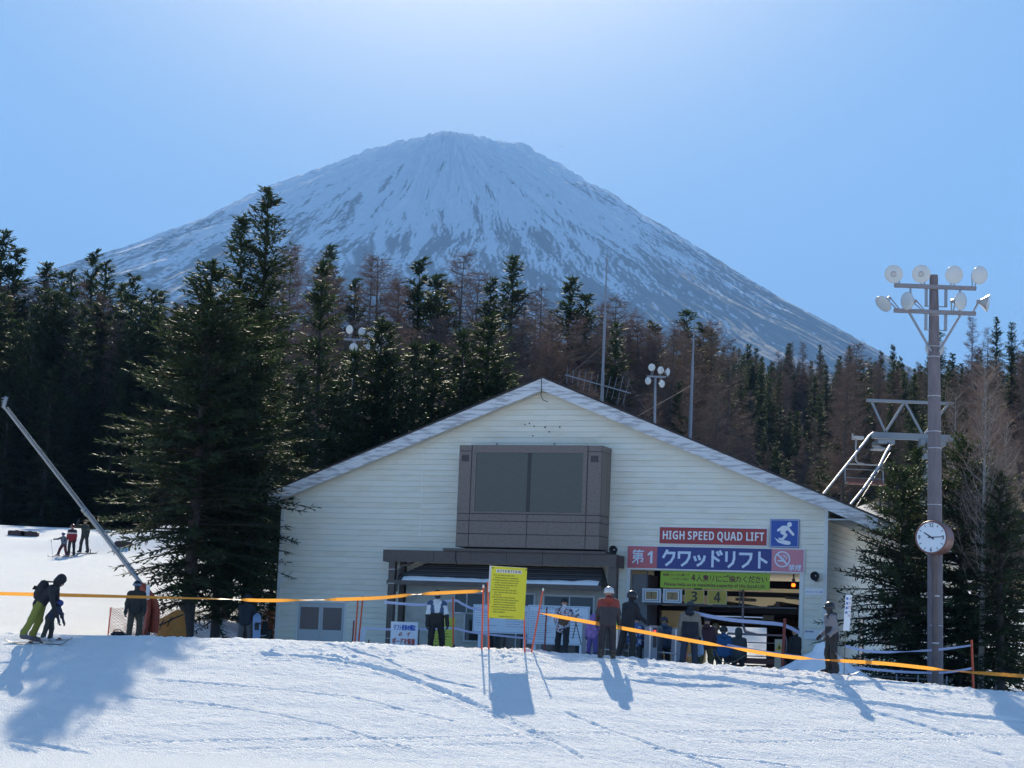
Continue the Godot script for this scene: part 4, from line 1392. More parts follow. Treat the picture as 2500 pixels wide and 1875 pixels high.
	for e in [[-57.0, 0.24, 0.022, 0.017], [87.0, 0.345, 0.014, 0.024]]:
		m = mb()
		flat_poly(m, [Vector2(-e[2], -0.09), Vector2(e[2], -0.09), Vector2(e[2] * 0.7, e[1]), Vector2(-e[2] * 0.7, e[1])], 0)
		var hand := obj("hand", m, ink, drum)
		hand.position = Vector3(0, 0, e[3])
		hand.rotation_degrees.z = -e[0]
	small_print(mat("faint_ink", 0.35, 0.40, 0.45), drum, -0.08, 0.175, 0.16, 1, 0.03, 0.02, 9)

	# chair lift pylon head, chair and its guide tubes
	var pale := mat("lift_steel", 0.22, 0.24, 0.26, 0.45, 0.5)
	var lb := Vector3(20.6, ground(20.6, -108.0), -108.0)
	t = thing("lift_pylon", "pale steel chair lift pylon with a triangular lifting frame", "pylon", lb)
	m = mb(true)
	m.rod(Vector3(1.4, -0.3, 0), Vector3(1.3, 13.6 - lb.y, 0), 0.35, 16, 0.26)
	obj("column", m, pale, t)
	for e in [[-1.74, 2.9, 15.58, 0.14], [-1.42, 2.9, 13.72, 0.34]]:
		m = mb()
		m.box(Vector3(e[0], e[2] - lb.y - e[3] / 2, -0.12), Vector3(e[1], e[2] - lb.y + e[3] / 2, 0.12))
		obj("cross_beam", m, pale, t)
	for e in [[-1.45, 15.5, -0.70, 13.9], [0.25, 15.5, -0.70, 13.9], [0.35, 15.5, 1.25, 13.9], [2.6, 15.5, 1.4, 13.9]]:
		m = mb()
		m.bar(Vector3(e[0], e[1] - lb.y, 0), Vector3(e[2], e[3] - lb.y, 0), 0.12, 0.12)
		obj("lifting_strut", m, pale, t)
	for e in [-0.8, 1.9]:
		m = mb()
		m.box(Vector3(e - 0.45, 13.2 - lb.y, -0.9), Vector3(e + 0.45, 13.42 - lb.y, 0.9))
		m.box(Vector3(e - 0.6, 12.95 - lb.y, -0.6), Vector3(e + 0.3, 13.05 - lb.y, 0.6))
		obj("sheave_train", m, pale, t)
		m = mb(true)
		for q in 5:
			m.lathe(PackedVector2Array([Vector2(0, -0.05), Vector2(0.2, -0.05), Vector2(0.17, 0), Vector2(0.2, 0.05), Vector2(0, 0.05)]), 14, Transform3D(Basis(Vector3.BACK, PI / 2), Vector3(e + 0.1, 13.1 - lb.y, -0.8 + q * 0.4)))
		obj("sheaves", m, mat("dark_steel", 0, 0, 0), t)
	quad_chair("quad chair hanging from the haul rope by the pylon", Vector3(17.45, 10.4, -100.0), 4.0, "chair lift chairs")
	t = thing("guide_tubes", "two pale steel guide tubes sloping from the pylon to the station roof", "tubes", Vector3(18.9, 13.7, -106.0))
	for e in [[Vector3(19.081, 13.751, -107), Vector3(18.339, 13.234, -104), Vector3(17.612, 12.604, -101), Vector3(16.569, 11.583, -98), Vector3(14.203, 9.176, -92)], [Vector3(19.58, 12.879, -105), Vector3(18.782, 12.093, -102), Vector3(17.999, 11.276, -99), Vector3(16.565, 9.804, -95), Vector3(15.094, 8.589, -90)]]:
		m = mb(true)
		var path := PackedVector3Array()
		for p in e:
			path.append(p - Vector3(18.9, 13.7, -106.0))
		m.tube(path, PackedFloat32Array([0.05, 0.055, 0.055, 0.05, 0.045]), 8)
		obj("tube", m, mat("white_tube", 0.42, 0.43, 0.45, 0.5, 0.2), t)
	m = mb(true)
	m.rod(Vector3(19.628, 12.52, -105), Vector3(15.007, 8.338, -88), 0.022, 6)
	single("haul_rope", m, mat("dark_rope", 0.10, 0.09, 0.09, 0.5), "thin dark haul rope running down beside the guide tubes", "rope")

	# masts and antenna on the roof
	var axes := station_axes()
	for e in [["tall slim steel mast with guy wires rising from the station roof beside the antenna", Vector3(3.36, 9.55, -75.5), Vector3(3.365, 16.504, -75.5)], ["shorter slim steel mast with guy wires lower on the roof slope", Vector3(6.40, 8.95, -72.5), Vector3(6.441, 13.576, -72.5)]]:
		var foot: Vector3 = e[1]
		var tip: Vector3 = e[2]
		t = thing("roof_mast", e[0], "mast", foot, 0.0, "masts on the station roof")
		var v := tip - foot
		m = mb(true)
		m.tube(PackedVector3Array([Vector3.ZERO, v * 0.35, v * 0.36, v * 0.68, v * 0.69, v]), PackedFloat32Array([0.062, 0.062, 0.05, 0.05, 0.036, 0.02]), 8)
		obj("pole", m, mat("mast_grey", 0.24, 0.25, 0.28, 0.5, 0.3), t)
		m = mb(true)
		m.rod(v * 0.5, Vector3(-6.4, -2.2, -2.0) if v.y > 5.4 else Vector3(-5.4, -1.0, -1.0), 0.009, 4)
		m.rod(v * 0.5, Vector3(3.5, -1.3, -1.0), 0.009, 4)
		obj("guy_wire", m, mat("dark_rope", 0, 0, 0), t)
	var yb := Vector3(3.36, 11.2, -75.3)
	t = thing("yagi_antenna", "long thin yagi antenna with many cross rods on the tall mast", "antenna", yb)
	var y0: Vector3 = Vector3(1.96, 11.844, -75.3)
	var y1: Vector3 = Vector3(4.413, 11.254, -75.3)
	m = mb()
	m.bar(y0 - yb, y1 - yb, 0.04, 0.04)
	obj("boom", m, mat("mast_grey", 0, 0, 0), t)
	for q in 11:
		var f := (q + 0.3) / 11.0
		var c := y0.lerp(y1, f) - yb
		m = mb(true)
		var hl := 0.22 + 0.28 * f + (0.08 if q % 3 == 0 else 0.0)
		m.rod(c + Vector3(0.10 * f, hl, 0), c - Vector3(0.14 * f, hl, 0), 0.008, 4)
		obj("rod", m, mat("mast_grey", 0, 0, 0), t)

	# floodlights further up the slope
	for e in [["small floodlight mast standing up among the bare larches behind the roof", Vector3(8.427, 14.037, -118), Vector3(8.313, 17.746, -118), [[-10, -22], [12, -16], [30, -12], [-18, 12], [16, 18]]], ["floodlight mast half hidden by the young firs", Vector3(-8, 13.518, -104), Vector3(-8.179, 17.113, -104), [[-12, -24], [18, -20], [44, -16], [78, -8], [0, 20], [36, 14], [62, 20]]]]:
		var fo: Vector3 = e[1]
		var tp: Vector3 = e[2]
		t = thing("distant_floodlight_mast", e[0], "light mast", fo)
		m = mb(true)
		m.rod(Vector3(0, -3.0, 0), tp - fo, 0.075, 8)
		obj("pole", m, mat("mast_grey", 0, 0, 0), t)
		var k: float = 118.0 / 5000.0 if fo.z < -110 else 104.0 / 5000.0
		m = mb()
		m.box(tp - fo + Vector3(-0.5, -0.05, 0.05), tp - fo + Vector3(1.6 if fo.z > -110 else 0.6, 0.05, 0.12))
		obj("cross_arm", m, mat("mast_grey", 0, 0, 0), t)
		for l in e[3]:
			var where: Vector3 = tp - fo + Vector3(l[0] * k, -l[1] * k, 0.2)
			floodlight(t, where, Vector3(0.05 * l[0], -0.15, 1.0).normalized() if l[0] < 60 else Vector3(0.9, -0.1, 0.4), 0.22, false, tp - fo + Vector3(l[0] * k, 0, 0.1))


func quad_chair(label: String, where: Vector3, turn: float, group: String, hung := true) -> Node3D:
	var t := thing("lift_chair", label, "lift chair", where, turn, group)
	var steel := mat("chair_steel", 0.30, 0.31, 0.33, 0.45, 0.5)
	var m := mb(true)
	for s in [-0.95, 0.95]:
		m.tube(PackedVector3Array([Vector3(s, 0.02, 0.45), Vector3(s, 0.0, 0.0), Vector3(s, 0.3, -0.12), Vector3(s * 0.99, 0.85, -0.16), Vector3(s * 0.93, 0.97, -0.16)]), PackedFloat32Array([0.03, 0.03, 0.03, 0.03, 0.03]), 8)
	m.rod(Vector3(-0.9, 0.97, -0.16), Vector3(0.9, 0.97, -0.16), 0.035, 8)
	m.rod(Vector3(-0.95, 0.72, -0.15), Vector3(0.95, 0.72, -0.15), 0.018, 6)
	m.rod(Vector3(-0.95, 0.30, -0.12), Vector3(0.95, 0.30, -0.12), 0.018, 6)
	obj("frame", m, steel, t)
	m = mb()
	for q in 4:
		m.box(Vector3(-0.92 + q * 0.465, -0.05, 0.0), Vector3(-0.92 + q * 0.465 + 0.445, 0.03, 0.46))
	obj("seat", m, mat("seat_brown", 0.16, 0.07, 0.055, 0.6), t)
	m = mb()
	m.box(Vector3(-0.92, 0.06, -0.13), Vector3(0.92, 0.24, -0.08))
	obj("backrest", m, mat("seat_brown", 0, 0, 0), t)
	if hung:
		m = mb(true)
		m.tube(PackedVector3Array([Vector3(0.0, 1.0, -0.16), Vector3(-0.30, 1.03, -0.16), Vector3(-0.42, 1.16, -0.16), Vector3(-0.44, 1.5, -0.14), Vector3(-0.44, 2.25, -0.1)]), PackedFloat32Array([0.045, 0.045, 0.045, 0.045, 0.04]), 8)
		obj("hanger", m, steel, t)
		m = mb()
		m.box(Vector3(-0.62, 2.2, -0.3), Vector3(-0.12, 2.33, 0.2))
		m.box(Vector3(-0.66, 2.33, -0.1), Vector3(-0.60, 2.46, 0.0))
		obj("grip", m, mat("white_tube", 0.42, 0.43, 0.45, 0.5, 0.2), t)
	return t


func pole(label: String, foot: Vector3, top: Vector3, r := 0.026, capped := true, group := "orange marker poles", tone := "pole_orange") -> Node3D:
	var t := thing("marker_pole", label, "pole", foot, 0.0, group)
	var m := mb(true)
	m.tube(PackedVector3Array([Vector3(0, -0.25, 0) , Vector3.ZERO, top - foot]), PackedFloat32Array([r, r, r * 0.95]), 10)
	obj("shaft", m, mat(tone, 0.70, 0.10, 0.035, 0.5) if tone == "pole_orange" else mat(tone, 0.26, 0.045, 0.03, 0.6), t)
	if capped:
		m = mb(true)
		m.lathe(PackedVector2Array([Vector2(r * 1.1, -0.05), Vector2(r * 1.15, 0.0), Vector2(r * 0.8, 0.02), Vector2(0, 0.028)]), 10, Transform3D(Basis(), top - foot))
		obj("cap", m, mat("cap_white", 0.75, 0.72, 0.66, 0.4), t)
	return t


# a flat tape hung from point to point: it sags and turns over on itself
func tape(label: String, pts: Array, wide: float, material: Material, twists: Array, sag := 0.02) -> void:
	var c := Curve3D.new()
	for p in pts:
		c.add_point(p)
	var path := PackedVector3Array()
	var sides := PackedVector3Array()
	var origin: Vector3 = pts[0]
	var m := mb(true)
	var total := 0.0
	for q in pts.size() - 1:
		total += (pts[q + 1] - pts[q]).length()
	var n := int(total / 0.12) + 2
	for q in n:
		var f := float(q) / (n - 1)
		var w := f * (pts.size() - 1)
		var k := mini(int(w), pts.size() - 2)
		var u := w - k
		var p0: Vector3 = pts[maxi(k - 1, 0)]
		var p1: Vector3 = pts[k]
		var p2: Vector3 = pts[k + 1]
		var p3: Vector3 = pts[mini(k + 2, pts.size() - 1)]
		var p := p1.cubic_interpolate(p2, p0, p3, u)
		var turn := 0.0
		for e in twists.size() - 1:
			if f >= twists[e][0] and f <= twists[e + 1][0]:
				turn = lerpf(twists[e][1], twists[e + 1][1], smooth01(twists[e][0], twists[e + 1][0], f))
		path.append(p - origin)
		var along_ := (p2 - p1).normalized()
		sides.append((Vector3.UP * cos(deg_to_rad(turn)) + along_.cross(Vector3.UP).normalized() * sin(deg_to_rad(turn))) * wide / 2)
	m.strip(path, sides)
	single("tape", m, material, label, "tape", origin)


func make_ropes_and_fences() -> void:
	var orange := mat("tape_orange", 0.86, 0.26, 0.03, 0.45)
	orange.backlight_enabled = true
	orange.backlight = Color(0.9, 0.42, 0.06).linear_to_srgb()
	var violet := mat("tape_pale", 0.55, 0.58, 0.78, 0.5)
	violet.backlight_enabled = true
	violet.backlight = Color(0.35, 0.37, 0.5).linear_to_srgb()
	# the yellow notice on two poles
	var f0 := gp(-0.282, 49.5)
	var s := thing("attention_sign", "yellow ATTENTION notice board wired to two orange poles in the snow", "sign", f0)
	for e in [[Vector3(-0.284, 1.618, -49.5), Vector3(-0.39, 3.238, -49.5)], [Vector3(0.582, 1.594, -49.5), Vector3(0.466, 3.302, -49.5)]]:
		var m := mb(true)
		var a: Vector3 = e[0]
		var b: Vector3 = e[1]
		m.tube(PackedVector3Array([a - f0 - Vector3(0, 0.3, 0), b - f0]), PackedFloat32Array([0.021, 0.02]), 10)
		obj("pole", m, mat("pole_orange", 0.70, 0.10, 0.035, 0.5), s)
	var corner: Vector3 = Vector3(-0.334, 2.376, -49.42)
	var w := 0.855
	var h := 1.235
	var panel := Node3D.new()
	panel.name = "panel"
	s.add_child(panel, true)
	panel.position = corner - f0
	panel.rotation_degrees = Vector3(-1.0, 3.0, -1.2)
	var yellow := mat("notice_yellow", 0.74, 0.62, 0.015, 0.45)
	var m := mb()
	m.box(Vector3(0, 0, 0), Vector3(w, h, 0.012))
	obj("face", m, yellow, panel)
	m = mb()
	m.box(Vector3(-0.05, 0.62, -0.05), Vector3(w - 0.02, h + 0.012, -0.035))
	obj("backing_board", m, mat("backing_white", 0.78, 0.76, 0.74, 0.5), panel)
	m = mb()
	m.box(Vector3(0.0, h - 0.05, 0.013), Vector3(0.05, h - 0.032, 0.02))
	m.box(Vector3(w - 0.05, h - 0.05, 0.013), Vector3(w, h - 0.032, 0.02))
	obj("clip", m, mat("sign_black", 0, 0, 0), panel)
	m = mb()
	m.box(Vector3(0.11, h - 0.145, 0.0125), Vector3(0.73, h - 0.062, 0.014))
	obj("title_patch", m, mat("title_cream", 0.74, 0.66, 0.50, 0.5), panel)
	words("A T T E N T I O N", 0.058, mat("title_ink", 0.10, 0.03, 0.09, 0.5), panel, Vector3(0.42, h - 0.104, 0.0145), true, 0.92, 0.002)
	var print_ := mat("notice_ink", 0.035, 0.06, 0.01, 0.5)
	var lines := ["Do not slide or ride a lift", "without skies or a snowboard.", "People who have a snow scoot,", "a sled, or plastic skies can not", "be allowed to ride a lift or to", "enter the ski area.", "Parents must ride a lift with", "your children that they won't", "drop off.", "Do not hike or go across by", "walk the ski area because there", "is danger of collision against", "skiers and snowboarders.", "Choose a safety place at the", "foot of the ski area when you", "take a picture."]
	var y := h - 0.205
	for q in lines.size():
		var wide := 0.0285
		words(lines[q], wide, print_, panel, Vector3(0.09, y, 0.0125), true, 1.0 if lines[q].length() > 24 else 1.08, 0.0015, false)
		if q in [0, 2, 6, 9, 13]:
			m = mb()
			capsule2(m, Vector2(0.064, y), Vector2(0.0642, y), 0.013, 0.013, 0.014)
			obj("bullet", m, print_, panel)
		y -= 0.0585
	words("Fujiten Snow Resort", 0.027, print_, panel, Vector3(0.42, 0.05, 0.0125), true, 1.0, 0.0015)

	pole("straight orange pole with a white cap that ends the long tape beside the notice", gp(-0.47, 49.6), Vector3(-0.496, 3.139, -49.6), 0.022)
	pole("leaning orange pole with a pale tip that holds the right tape", gp(0.729, 49.6), Vector3(0.948, 3.118, -49.6), 0.021)
	tape("long orange tape strung left from the notice past the firs", [Vector3(-0.49, 3.011, -49.6), Vector3(-1.99, 2.899, -50.2), Vector3(-3.335, 2.756, -51), Vector3(-5.773, 2.632, -52), Vector3(-6.91, 2.618, -52), Vector3(-8.805, 2.568, -51), Vector3(-10.907, 2.504, -49.5), Vector3(-13.426, 2.448, -49)], 0.088, orange, [[0.0, 70], [0.04, 15], [0.12, 15], [0.155, 84], [0.20, 20], [0.33, 10], [0.36, 84], [0.43, 10], [0.50, 12], [0.56, 84], [0.62, 60], [0.72, 40], [0.86, 10], [1.0, 30]])
	tape("orange tape falling from the leaning pole to the right past the clock", [Vector3(0.891, 2.536, -49.6), Vector3(2.685, 2.282, -49.4), Vector3(4.246, 2.06, -49.2), Vector3(5.423, 1.903, -49.2), Vector3(6.613, 1.757, -49.3), Vector3(7.639, 1.699, -49.6), Vector3(9.327, 1.665, -50.2), Vector3(11.154, 1.555, -50.8), Vector3(13.173, 1.49, -51.2)], 0.088, orange, [[0.0, 80], [0.05, 20], [0.14, 5], [0.30, 0], [0.37, 80], [0.44, 12], [0.56, 10], [0.62, 84], [0.70, 8], [0.82, 10], [0.87, 84], [0.94, 5], [1.0, 5]])
	# pale tapes by the station
	tape("pale violet tape across the middle of the gateway", [Vector3(5.123, 2.865, -56), Vector3(5.594, 2.762, -56), Vector3(6.31, 2.686, -56.4), Vector3(7.172, 2.662, -57), Vector3(7.817, 2.625, -57.4), Vector3(8.364, 2.437, -58)], 0.10, violet, [[0, 60], [0.2, 15], [0.6, 10], [1, 40]])
	tape("lower pale violet tape behind the orange one in front of the gateway", [Vector3(6.115, 2.009, -56), Vector3(6.802, 1.905, -56.6), Vector3(7.712, 1.817, -57.5), Vector3(8.471, 1.766, -58)], 0.085, violet, [[0, 50], [0.5, 10], [1, 40]])
	tape("pale violet tape hanging in front of the long station wall", [Vector3(9.057, 2.09, -54.5), Vector3(9.597, 1.993, -54.6), Vector3(10.176, 1.973, -54.8), Vector3(10.978, 2.027, -55), Vector3(11.784, 2.113, -55.2), Vector3(12.596, 2.244, -55.4)], 0.07, violet, [[0, 20], [0.4, 10], [0.55, 70], [0.75, 15], [1, 40]])
	tape("lower pale violet tape near the foot of the long station wall", [Vector3(9.371, 1.534, -54.5), Vector3(10.639, 1.473, -54.9), Vector3(11.792, 1.494, -55.2), Vector3(12.625, 1.634, -55.4)], 0.07, violet, [[0, 20], [0.5, 30], [1, 20]])
	tape("pale violet tape at shoulder height from the canopy to the marker pole", [Vector3(-3.349, 2.829, -58), Vector3(-2.517, 2.793, -58), Vector3(-2.056, 2.823, -58), Vector3(-1.392, 2.953, -58), Vector3(-1.134, 2.86, -58), Vector3(-0.788, 2.744, -58.4), Vector3(0.148, 2.642, -59)], 0.075, violet, [[0, 10], [0.5, 20], [1, 30]])
	tape("pale violet tape at knee height from the canopy to the marker pole", [Vector3(-3.867, 2.086, -58), Vector3(-3.06, 2.073, -58), Vector3(-2.025, 2.125, -58), Vector3(-1.358, 2.175, -58), Vector3(-0.76, 2.076, -58.4), Vector3(0.878, 1.972, -59)], 0.06, violet, [[0, 10], [0.5, 20], [1, 30]])
	# marker poles in the yard
	pole("dull red pole planted in front of the blue information boards", gp(1.198, 58), Vector3(1.233, 2.84, -58), 0.024, false, "", "pole_dull_red")
	pole("orange pole in front of the yellow leaflet board", gp(-1.331, 58), Vector3(-1.419, 3.044, -58), 0.026, false, "")
	pole("orange pole standing at the feet of the beige jacket rider", gp(5.087, 57), Vector3(5.116, 2.355, -57), 0.022, false, "")
	pole("short orange pole beside the maroon jacket rider", gp(5.839, 57.5), Vector3(5.838, 2.275, -57.5), 0.020, false, "")
	pole("thick dull red post at the right side of the gateway", gp(7.811, 57.4), Vector3(7.858, 2.808, -57.4), 0.045, false, "", "pole_dull_red")
	pole("orange pole under the fir that holds the tape by the long wall", gp(12.709, 55.5), Vector3(12.639, 2.399, -55.5), 0.035, false, "")
	pole("orange pole of a leaning pair beside the double door", gp(-4.276, 60), Vector3(-4.232, 2.924, -60), 0.026, false, "leaning orange poles by the double door")
	pole("second orange pole of the leaning pair beside the double door", gp(-4.195, 60.2), Vector3(-4.106, 3.017, -60.2), 0.026, false, "leaning orange poles by the double door")
	pole("short dark red pole leaning against the pair by the double door", gp(-4.376, 60.4), Vector3(-4.349, 2.308, -60.4), 0.024, false, "", "pole_dull_red")
	# safety net behind the snow gun
	for e in [["orange net fence behind the snow gun", [Vector3(-12.596, 1.54, -66), Vector3(-12.099, 1.547, -66), Vector3(-11.4, 1.578, -66.5), Vector3(-10.291, 1.599, -67)], 0.95, "net_red"], ["orange net fence between the fir trunks", [Vector3(-10.666, 1.575, -70), Vector3(-9.778, 1.583, -70), Vector3(-8.731, 1.627, -70.5), Vector3(-7.78, 1.668, -71)], 1.0, "net_orange"]]:
		var o: Vector3 = e[1][0]
		var t := thing("net_fence", e[0], "fence", o, 0.0)
		m = mb()
		var cells := 0.10
		for q in e[1].size() - 1:
			var a: Vector3 = e[1][q] - o
			var b: Vector3 = e[1][q + 1] - o
			var n := int((b - a).length() / cells)
			for k in n:
				var p := a.lerp(b, float(k) / n)
				var p2 := a.lerp(b, float(k + 1) / n)
				for j in 11:
					var yy: float = e[2] * j / 11.0 + 0.03 * sin(k * 0.9 + j)
					var y2: float = yy + e[2] / 11.0
					m.bar(p + Vector3(0, yy, 0), p2 + Vector3(0, y2, 0), 0.012, 0.012)
					m.bar(p + Vector3(0, y2, 0), p2 + Vector3(0, yy, 0), 0.012, 0.012)
		obj("net", m, mat(e[3], 0.42, 0.10, 0.03, 0.7) if e[3] == "net_orange" else mat(e[3], 0.55, 0.12, 0.06, 0.7), t)
		for q in e[1].size():
			if q % 2 == 0 or q == 3:
				m = mb(true)
				var a: Vector3 = e[1][q] - o
				m.rod(a + Vector3(0, -0.3, 0), a + Vector3(0.06 if q == 0 else 0.0, e[2] + (0.0 if q == 0 else 0.25), 0), 0.02, 8)
				obj("post", m, mat("pole_orange", 0, 0, 0), t)

